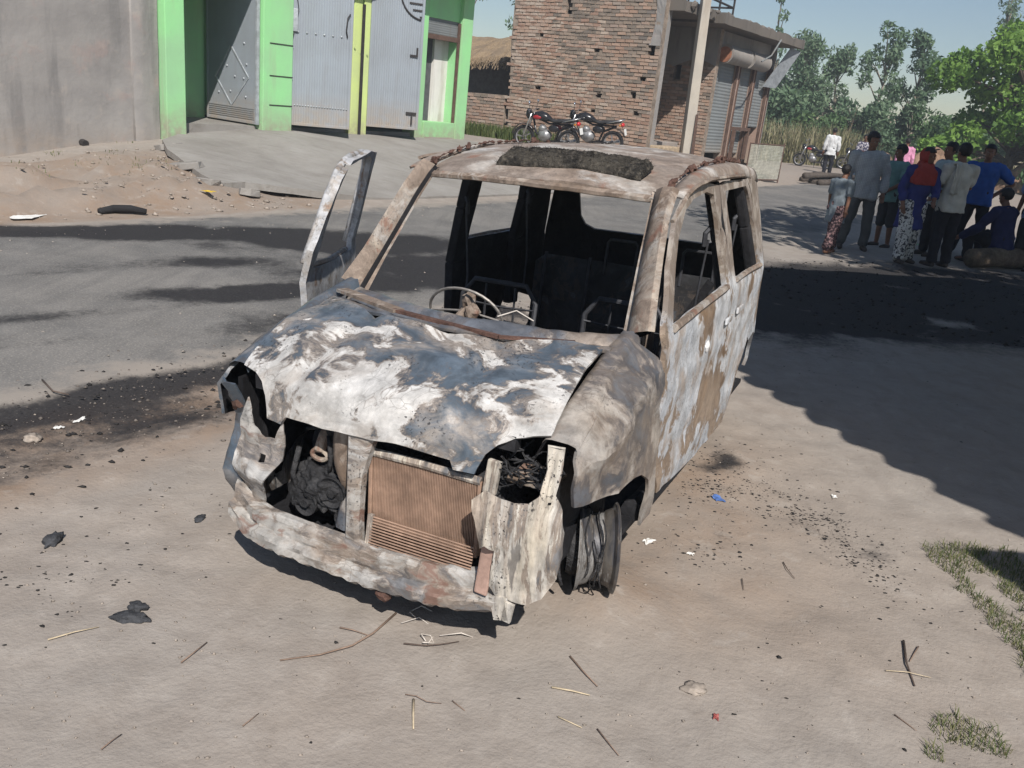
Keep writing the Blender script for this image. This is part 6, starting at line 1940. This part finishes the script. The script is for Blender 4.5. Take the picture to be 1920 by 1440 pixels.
C_GREYCHK = cloth('pale_grey_check', (.36, .38, .39), 'check', (.22, .23, .26), 14)
C_TEAL = cloth('teal_cotton', (.13, .24, .235)); C_BLUE = cloth('royal_blue_jersey', (.03, .085, .30)); C_NAVY = cloth('navy_cotton', (.022, .026, .075))
C_DKTR = cloth('charcoal_trouser', (.045, .046, .052)); C_BLKTR = cloth('black_trouser', (.022, .022, .028)); C_GREYTR = cloth('grey_trouser', (.085, .09, .092))
C_KAM = cloth('slate_grey_cotton', (.17, .20, .225)); C_PRINT = cloth('dark_floral_print', (.035, .025, .03), 'print', (.22, .14, .14), 26)
C_KBLUE = cloth('deep_blue_cotton', (.03, .038, .15)); C_WPRINT = cloth('white_black_print', (.55, .55, .54), 'print', (.06, .06, .07), 24)
C_RED = cloth('brick_red_cotton', (.26, .04, .035)); C_CREAM = cloth('cream_cotton', (.46, .45, .41)); C_WHITE = cloth('white_cotton', (.60, .61, .62))
C_LBLUE = cloth('light_blue_cotton', (.22, .28, .44)); C_PINK = cloth('pink_cotton', (.62, .28, .42)); C_NPRINT = cloth('navy_white_print', (.05, .05, .09), 'print', (.45, .43, .45), 20)
C_JEAN = cloth('blue_denim', (.085, .13, .19)); C_PALE = cloth('pale_blue_grey_cotton', (.30, .36, .38))
gz = terrain
TC = face_dir(-.36, -.93)
person('barefoot child in slate-grey kurta and dark floral trousers, leftmost of the crowd', (4.42, 12.91, gz(4.42, 12.91)), face_dir(.75, .55), 1.26, shirt=C_KAM, sleeve=.42, kurta=.62, trousers=C_PRINT, baggy=1.25, leg_len=.12, legL=[(.07, -.12, .50), (.06, -.16, .085)], legR=[(-.10, .10, .48), (-.11, .26, .10)], lean=.06, tilt=.0, hairlen=.04, armL=[(.23, -.02, 1.10), (.24, -.08, .88)], armR=[(-.23, .03, 1.1), (-.24, .05, .88)])
person('man in pale grey checked long-sleeved shirt and dark grey trousers', (5.05, 13.7, gz(5.05, 13.7)), face_dir(-.2, -.98), 1.74, shirt=C_GREYCHK, sleeve=.95, hem=.76, trousers=C_GREYTR, head_turn=.5, head_tilt=.25, girth=1.04, shoes=M_SLIP, tilt=-.05, armL=[(.26, .02, 1.10), (.25, -.04, .85)], armR=[(-.27, .03, 1.11), (-.25, -.02, .86)], legL=[(.12, -.02, .50), (.15, .04, .085)], legR=[(-.14, .0, .50), (-.18, .03, .085)])
person('boy in teal shirt and dark shorts standing behind the checked-shirt man', (5.75, 14.4, gz(5.75, 14.4)), face_dir(-.85, -.5), 1.60, shirt=C_TEAL, sleeve=.42, hem=.78, trousers=C_DKTR, leg_len=.40, head_turn=-.4, head_tilt=.2, armL=[(.22, -.08, 1.10), (.10, -.22, .98)], armR=[(-.23, -.02, 1.1), (-.16, -.2, .95)], shoes=M_SLIP)
person('woman in brick-red headscarf and deep blue kurta over white printed trousers', (5.42, 12.75, gz(5.42, 12.75)), face_dir(.15, -.99), 1.62, shirt=C_KBLUE, sleeve=.8, kurta=.52, trousers=C_WPRINT, baggy=1.25, scarf=C_RED, hair=True, lean=.16, head_turn=.45, head_tilt=-.05, armL=[(.23, -.10, 1.12), (.12, -.30, 1.0)], armR=[(-.24, .02, 1.1), (-.22, -.10, .88)], legL=[(.12, .02, .50), (.16, .10, .085)], legR=[(-.08, -.08, .50), (-.08, -.06, .085)], shoes=M_SLIP)
person('man in pale blue-grey shirt turned away, between the red scarf and the towel man', (6.22, 13.75, gz(6.22, 13.75)), face_dir(-.85, -.2), 1.70, shirt=C_PALE, sleeve=.92, hem=.78, trousers=C_BLKTR, shoes=M_SLIP, armL=[(.23, -.02, 1.1), (.16, -.2, .92)], armR=[(-.23, -.02, 1.1), (-.15, -.2, .92)])
person('man seen from behind in cream shirt with a towel over the shoulder', (5.95, 12.74, gz(5.95, 12.74)), face_dir(-.25, .97), 1.72, shirt=C_CREAM, sleeve=.42, hem=.78, trousers=C_BLKTR, towel=C_CREAM, shoes=M_SLIP, armL=[(.25, -.03, 1.12), (.12, -.20, 1.03)], armR=[(-.25, -.03, 1.12), (-.1, -.22, 1.05)], girth=1.05, hairlen=.03)
person('man in royal blue T-shirt facing the camera with hands on hips', (7.12, 14.4, gz(7.12, 14.4)), face_dir(-.45, -.89), 1.74, shirt=C_BLUE, sleeve=.42, hem=.80, trousers=C_BLKTR, shoes=M_SLIP, girth=1.1, armL=[(.43, .10, 1.16), (.22, .03, .98)], armR=[(-.40, .10, 1.14), (-.20, .02, .98)], legL=[(.13, -.02, .50), (.20, .03, .085)], legR=[(-.14, -.02, .50), (-.2, .03, .085)])
person('man in navy shirt sitting low on a log with his back to the camera', (7.12, 13.35, gz(7.12, 13.35) + .02), face_dir(-.45, .89), 1.70, shirt=C_NAVY, sleeve=.95, hem=.80, trousers=C_BLKTR, sit=.56, lean=.18, legL=[(.24, -.42, .42), (.22, -.34, .085)], legR=[(-.24, -.42, .42), (-.22, -.34, .085)], armL=[(.34, -.16, 1.12), (.42, -.40, 1.0)], armR=[(-.28, -.18, 1.1), (-.2, -.4, 1.0)], girth=1.08, hairlen=.06, shoes=M_SLIP)
person('man in light blue shirt cut by the right edge of the picture', (7.50, 13.35, gz(7.50, 13.35)), face_dir(-.75, -.5), 1.66, shirt=C_LBLUE, sleeve=.45, hem=.78, trousers=C_DKTR, shoes=M_SLIP)
person('far man in white shirt walking away beside a motorcycle', (10.89, 33.8, gz(10.89, 33.8)), face_dir(.15, .98), 1.70, shirt=C_WHITE, sleeve=.9, hem=.74, trousers=C_BLKTR, group='people on the far verge', legL=[(.10, -.10, .50), (.11, .08, .085)], legR=[(-.10, -.02, .50), (-.11, -.06, .085)], shoes=M_SLIP)
person('far man in navy and white patterned shirt and jeans', (12.0, 33.6, gz(12.0, 33.6)), face_dir(-.1, -.99), 1.68, shirt=C_NPRINT, sleeve=.6, hem=.78, trousers=C_JEAN, group='people on the far verge', armL=[(.24, -.06, 1.12), (.10, -.24, 1.08)], armR=[(-.24, -.06, 1.12), (-.06, -.24, 1.10)], shoes=M_SLIP)
person('far person in pink shirt half hidden behind the checked-shirt man', (12.35, 30.6, gz(12.35, 30.6)), face_dir(.4, .9), 1.70, shirt=C_PINK, sleeve=.9, hem=.78, trousers=C_DKTR, group='people on the far verge', girth=1.1, shoes=M_SLIP)
lo_ = empty('fallen_log', (7.35, 13.35, 0), .45, 'dark log lying on the ground under the seated man', 'log')
m = MB(); m.tube([(-.9, 0, .14), (-.3, .02, .16), (.4, -.02, .15), (1.3, .03, .14)], [.14, .15, .16, .15], 12); m.build('trunk', M_BARKD, lo_, smooth=True)
# ================================================================= litter, stones, soot flakes
rg = np.random.default_rng(77)
M_STONE = plain('grey_stone', (.30, .27, .24), .95, 0, .35, 8, .5)
M_GRIT = plain('sooty_grit', (.15, .13, .115), .95, 0, .4, 8, .5)
M_CLOD = plain('soil_clod', (.32, .275, .235), .98, 0, .3, 8, .5)
M_CHARBIT = plain('charcoal_bit', (.030, .028, .028), .9, 0, .4, 20, .5)


def scatter(name, label, cat, pts, rmin, rmax, mat, seed, flat=.6):
    """many tiny irregular bits as one mesh"""
    g = np.random.default_rng(seed); n = len(pts); p = np.asarray(pts)
    base = np.array([(1, 0, 0), (.31, .95, 0), (-.81, .59, 0), (-.81, -.59, 0), (.31, -.95, 0), (0, 0, 1), (0, 0, -.6)])
    r = rmin + (rmax - rmin) * g.uniform(0, 1, n) ** 3
    a = g.uniform(0, 2 * PI, n); c, s = np.cos(a), np.sin(a)
    v = base[None] * g.uniform(.55, 1.2, (n, 7, 1))
    x = v[:, :, 0] * c[:, None] - v[:, :, 1] * s[:, None]; y = v[:, :, 0] * s[:, None] + v[:, :, 1] * c[:, None]
    st_ = g.uniform(.5, 1.0, n)[:, None]
    v = np.stack([x * r[:, None], y * r[:, None] * st_, v[:, :, 2] * r[:, None] * flat + r[:, None] * flat * .25], 2) + p[:, None, :]
    f = np.array([(0, 1, 5), (1, 2, 5), (2, 3, 5), (3, 4, 5), (4, 0, 5), (1, 0, 6), (2, 1, 6), (3, 2, 6), (4, 3, 6), (0, 4, 6)])
    me = bpy.data.meshes.new(name); me.vertices.add(n * 7); me.vertices.foreach_set('co', v.ravel())
    idx = (np.arange(n)[:, None, None] * 7 + f[None]).ravel(); me.loops.add(n * 30); me.loops.foreach_set('vertex_index', idx)
    me.polygons.add(n * 10); me.polygons.foreach_set('loop_start', np.arange(n * 10) * 3); me.polygons.foreach_set('loop_total', np.full(n * 10, 3)); me.update(calc_edges=True)
    me.materials.append(mat); o = bpy.data.objects.new(name, me); COL.objects.link(o)
    return tag(o, label, cat, kind='stuff')


def gpts(n, fn):
    out = []
    while len(out) < n:
        x, y = fn()
        out.append((x, y, terrain(x, y)))
    return out


pp = gpts(5200, lambda: (rg.uniform(-2.9, 3.2), 1.7 + 5.2 * rg.uniform(0, 1) ** 1.3))
scatter('fine_gravel', 'fine soil crumbs and gravel strewn over the bare ground', 'gravel', pp, .002, .009, M_CLOD, 1)
pp = []
while len(pp) < 1700:       # along the near road edge
    s_, t_ = rg.uniform(-1.5, 6.2), rg.normal(4.0, .33)
    if 3.2 < t_ < 5.0:
        p_ = W(s_, t_); pp.append((p_.x, p_.y, terrain(p_.x, p_.y) + (.02 if t_ > 4.1 else 0)))
scatter('roadside_gravel', 'gravel and broken bits along the near road edge', 'gravel', pp, .004, .017, M_GRIT, 2)
pp = []
while len(pp) < 1300:
    s_, t_ = rg.uniform(-1.5, 6.2), rg.normal(4.0, .35)
    if 3.1 < t_ < 5.2:
        p_ = W(s_, t_); pp.append((p_.x, p_.y, terrain(p_.x, p_.y) + (.02 if t_ > 4.1 else 0)))
scatter('roadside_char', 'charred crumbs along the near road edge', 'debris', pp, .004, .022, M_CHARBIT, 3)
pp = []
CL = [(1.05, 4.2, .20, .30, 420), (1.30, 4.0, .16, .12, 260), (1.42, 3.72, .10, .08, 260), (1.52, 3.55, .10, .14, 320), (1.58, 3.3, .08, .12, 200), (.95, 3.65, .18, .18, 150), (.85, 3.2, .15, .08, 130), (1.75, 3.05, .2, .15, 60), (1.0, 3.9, .08, .06, 160), (-1.5, 2.75, .35, .3, 90), (-1.2, 3.3, .3, .25, 110), (2.3, 6.5, .6, .8, 120), (-.1, 2.4, .9, .25, 50), (1.2, 2.5, .5, .3, 60), (-1.45, 2.55, .12, .10, 70)]
for (x0, y0, sx, sy, n) in CL:
    for _ in range(n):
        x, y = rg.normal(x0, sx), rg.normal(y0, sy); pp.append((x, y, terrain(x, y)))
scatter('soot_flakes', 'black soot flakes and charred crumbs scattered beside the car', 'debris', pp, .002, .011, M_CHARBIT, 4, .35)
pp = [(x, y, terrain(x, y)) for x, y in ((rg.uniform(2.6, 7.4), rg.uniform(7.8, 12.3)) for _ in range(2200)) if blackening(x, y) > .25]
scatter('burnt_heap_crumbs', 'black ash crumbs on the burnt patch behind the car', 'debris', pp, .006, .03, M_CHARBIT, 5)
pp = []
while len(pp) < 600:
    s_, t_ = rg.uniform(1.0, 8.6), rg.uniform(9.1, 12.6); p_ = W(s_, t_)
    if rg.uniform() < (.4 + .6 * (s_ > 5.8)) * (1.0 if t_ < 10.8 else .4): pp.append((p_.x, p_.y, terrain(p_.x, p_.y)))
scatter('mound_rubble', 'rubble and stones on the dirt mound beside the ramp', 'rubble', pp, .012, .055, M_CLOD, 6)
pp = [(W(s_, t_).x, W(s_, t_).y, .03) for s_, t_ in ((rg.uniform(-1, 14), rg.uniform(4.3, 8.8)) for _ in range(900))]
scatter('road_grit', 'loose grit on the dusty road', 'gravel', pp, .004, .02, M_STONE, 7)


def stick(label, pts, r, mat, name='twig', cat='twig', group='twigs on the bare ground', z=.006):
    v = [(x, y, terrain(x, y) + z + (.004 if 0 < i < len(pts) - 1 else 0)) for i, (x, y) in enumerate(pts)]
    o0 = Vector(v[0]); m = MB(); k_ = len(v)
    m.tube([Vector(p) - o0 for p in v], [r * .68 * (1 - .45 * i / (k_ - 1)) for i in range(k_)], 6)
    o = m.build(name, mat, None, smooth=True, loc=o0)
    return tag(o, label, cat, group)


M_TWIG = plain('dry_brown_twig', (.24, .17, .13), .9, 0, .3, 30); M_STRAW = plain('pale_straw', (.52, .43, .30), .85, 0, .2, 30); M_TWIGD = plain('dark_twig', (.12, .09, .075), .9, 0, .3, 30)
M_PALEW = plain('pale_wire', (.55, .50, .45), .6, .1)
stick('long curved brown branch lying in front of the car', [(-.311, 2.556), (-.365, 2.431), (-.419, 2.355), (-.505, 2.287), (-.618, 2.24)], .006, M_TWIG)
stick('short brown stick crossing the long curved branch', [(-.478, 2.441), (-.435, 2.431), (-.38, 2.42)], .004, M_TWIG)
stick('dark bent twig beside the pale wire loops', [(-.26, 2.397), (-.185, 2.399), (-.135, 2.414), (-.083, 2.443)], .004, M_TWIGD)
stick('long white straw left of the dark lump', [(-1.321, 2.217), (-1.266, 2.266), (-1.212, 2.313)], .004, M_STRAW)
stick('brown stick between the dark lump and the long branch', [(-.9, 2.184), (-.88, 2.24), (-.864, 2.298)], .004, M_TWIG)
stick('small brown stick near the bottom left corner', [(-.953, 1.796), (-.942, 1.83), (-.932, 1.864)], .003, M_TWIG)
stick('thin arched stem above the flat straw', [(-.217, 2.147), (-.184, 2.141), (-.15, 2.122), (-.107, 2.134)], .0025, M_TWIG)
stick('broad flat straw pointing at the camera', [(-.19, 2.128), (-.182, 2.065), (-.173, 2.005)], .006, M_STRAW)
stick('short twig right of the flat straw', [(-.077, 2.153), (-.036, 2.112)], .003, M_TWIG)
stick('upper of the two sticks in front of the white apron', [(.279, 2.394), (.32, 2.335), (.364, 2.28)], .0045, M_TWIG)
stick('lower pale stick in front of the white apron', [(.219, 2.24), (.28, 2.228), (.336, 2.222)], .005, M_STRAW)
stick('upright dark forked twig near the grass, main stem', [(1.499, 2.726), (1.454, 2.587), (1.432, 2.463)], .007, M_TWIGD)
stick('side branch of the forked twig near the grass', [(1.545, 2.705), (1.474, 2.606)], .0045, M_TWIG)
stick('pale straw lying across the foot of the forked twig', [(1.356, 2.521), (1.43, 2.525), (1.509, 2.518)], .003, M_STRAW)
stick('thin curved twig right of the wheel rim', [(1.195, 3.222), (1.195, 3.16), (1.209, 3.099)], .0035, M_TWIGD)
stick('short twig just right of the wheel rim', [(.98, 3.033), (.967, 2.945)], .003, M_TWIGD)
stick('short twig above the small grass tuft', [(1.295, 2.29), (1.339, 2.227)], .003, M_TWIG)
stick('brown stick at the bottom edge right of centre', [(.352, 2.086), (.406, 1.986)], .0035, M_TWIG)
stick('pale straw bit at the bottom edge right of centre', [(.236, 2.113), (.305, 2.074)], .0035, M_STRAW)
stick('small stick left of centre near the bottom edge', [(-.632, 1.935), (-.606, 1.993)], .003, M_TWIG)
stick('dark twig lying on the road near the left edge', [(-2.497, 4.327), (-2.356, 4.172), (-2.266, 4.158)], .008, M_TWIGD, z=.03)
wi = empty('wire_tangle', (-.23, 2.5, terrain(-.23, 2.5)), 0, 'tangle of thin pale wire in front of the lower crossmember', 'wire')
for pts in ([(-.264, 2.581), (-.23, 2.604), (-.168, 2.583)], [(-.285, 2.507), (-.229, 2.533), (-.189, 2.518), (-.171, 2.466), (-.181, 2.405)], [(-.24, 2.547), (-.264, 2.558), (-.256, 2.593)], [(-.19, 2.42), (-.21, 2.44), (-.18, 2.46), (-.165, 2.43), (-.2, 2.405)], [(-.15, 2.46), (-.08, 2.47), (-.04, 2.475)]):
    m = MB(); m.tube([(x + .23, y - 2.5, .006 + .012 * math.sin(i * 1.7)) for i, (x, y) in enumerate(pts)], .0022, 5); m.build('wire', M_PALEW, wi, smooth=True)


def lump(label, x, y, r, mat, seed, name='charred_lump', cat='lump', group=None, rough=.6, dz=.3):
    m = MB(); m.blob((0, 0, 0), r, seed, rough, 2.0, 3)
    o = m.build(name, mat, None, smooth=True, loc=(x, y, terrain(x, y) + min(r) * dz if isinstance(r, tuple) else r * dz))
    return tag(o, label, cat, group)


M_LUMP = plain('burnt_rubber_lump', (.05, .052, .058), .8, 0, .4, 15, .6)
lump('dark twisted lump on the ground at the far left', -1.632, 2.815, (.03, .045, .025), M_LUMP, 3, group='dark lumps left of the car')
lump('flat dark grey lump, lower one left of the car', -1.139, 2.375, (.055, .022, .020), M_LUMP, 5, group='dark lumps left of the car')
lump('small dark lump resting just behind the flat grey lump', -1.145, 2.435, (.03, .022, .02), M_LUMP, 8, group='dark lumps left of the car')
lump('small dark chip left of the front corner of the car', -1.182, 3.083, (.02, .03, .012), M_LUMP, 11, group='dark lumps left of the car')
lump('pale stone half buried near the bottom right of centre', .671, 2.32, (.035, .028, .012), M_CLOD, 4, 'stone', 'stone')
lump('tan stone on the sooty roadside at the left edge', -2.193, 3.691, (.035, .03, .025), M_CLOD, 9, 'stone', 'stone')
M_PAPER = plain('white_scrap', (.74, .73, .70), .8, 0, .1)


def scrap(label, x, y, w, h, mat, seed, name='paper_scrap', cat='scrap', group='white scraps on the ground', dz=0.0):
    r = random.Random(seed); m = MB()
    m.grid(lambda u, v_: ((u - .5) * w * (1 + .3 * math.sin(5 * v_ + seed)), (v_ - .5) * h, .004 + .012 * abs(noise.noise(Vector((u * 4, v_ * 4, seed))))), 6, 5)
    o = m.build(name, mat, None, loc=(x, y, terrain(x, y) + dz), rot=(0, 0, r.uniform(0, 6)))
    o.modifiers.new('t', 'SOLIDIFY').thickness = .0015
    return tag(o, label, cat, group)


scrap('crumpled white scrap right of the wheel rim', .637, 3.26, .055, .03, M_PAPER, 1)
scrap('small white scrap farther right of the wheel rim', .80, 3.18, .025, .02, M_PAPER, 2)
scrap('white scrap near the edge of the big shadow', 1.655, 3.984, .035, .022, M_PAPER, 3)
scrap('curved white shard on the sooty roadside', -2.103, 3.947, .07, .025, M_PAPER, 4)
scrap('small white shard left of the curved shard', -2.15, 3.837, .04, .03, M_PAPER, 5)
scrap('white sheet lying at the far road edge on the left', -5.2, 9.0, .45, .2, M_PAPER, 6)
scrap('torn blue plastic wrapper beside the car sill', 1.033, 3.802, .07, .045, plain('blue_plastic', (.09, .17, .42), .4), 7, 'plastic_wrapper', 'wrapper', None)
scrap('small red scrap near the bottom right of centre', .72, 2.20, .028, .016, plain('red_plastic', (.36, .10, .09), .5), 8, 'plastic_wrapper', 'wrapper', None)
scrap('yellow wrapper on the rubble below the ramp edge', -4.08, 11.07, .16, .10, plain('yellow_plastic', (.70, .48, .04), .5), 9, 'plastic_wrapper', 'wrapper', None, .03)
scrap('green plastic bag on the ground behind the people', 6.55, 15.2, .35, .25, plain('green_plastic', (.10, .38, .12), .5), 10, 'plastic_bag', 'bag', None)
m = MB(); m.tube([(-.28, -.05, .03), (-.12, .02, .05), (.06, .03, .05), (.22, -.02, .03)], [.035, .045, .045, .03], 8)
tag(m.build('rubber_strip', M_TYRE, None, smooth=True, loc=(-4.55, 9.78, terrain(-4.55, 9.78) + .01), rot=(0, 0, .6)), 'black curved rubber strip at the far road edge', 'rubber strip')
# loose broken slabs at the ramp edge
for i, (s_, t_, w, h, a, lab) in enumerate([(7.55, 10.9, .5, .35, .3, 'broken concrete slab piece at the upper ramp edge'), (7.3, 10.1, .45, .3, -.4, 'broken concrete slab piece at the lower ramp edge'), (7.6, 9.6, .35, .22, .9, 'small broken concrete slab piece near the road'), (8.2, 12.3, .45, .3, .1, 'broken concrete slab piece below the green corner pillar')]):
    p_ = W(s_, t_); m = MB(); r = random.Random(i); v = []
    for z in (0, .09):
        for k_ in range(6): v.append((w / 2 * math.cos(k_ * PI / 3 + .2) * r.uniform(.75, 1.1), h / 2 * math.sin(k_ * PI / 3 + .2) * r.uniform(.75, 1.1), z))
    m.add(v, [tuple(range(6))[::-1], tuple(range(6, 12))] + [(k_, (k_ + 1) % 6, 6 + (k_ + 1) % 6, 6 + k_) for k_ in range(6)])
    tag(m.build('concrete_piece', M_RAMP, None, bevel=.01, loc=(p_.x, p_.y, terrain(p_.x, p_.y) + .02), rot=(r.uniform(-.2, .2), r.uniform(-.2, .2), a)), lab, 'rubble', 'broken slab pieces at the ramp edge')

# ================================================================= thin summer haze
hz = MB(); hz.box(-120, 120, -20, 120, -3.0, 16.0)
k = NT('haze_air')
k.n.remove(k.b)
pv = k.n.new('ShaderNodeVolumePrincipled'); pv.inputs['Color'].default_value = (.86, .92, 1.0, 1); pv.inputs['Density'].default_value = .0024; pv.inputs['Anisotropy'].default_value = .2
k.l.new(pv.outputs[0], k.n['Material Output'].inputs['Volume'])
hzo = hz.build('haze', k.mat)
tag(hzo, 'thin pale haze in the air over the whole place', 'haze', kind='stuff')
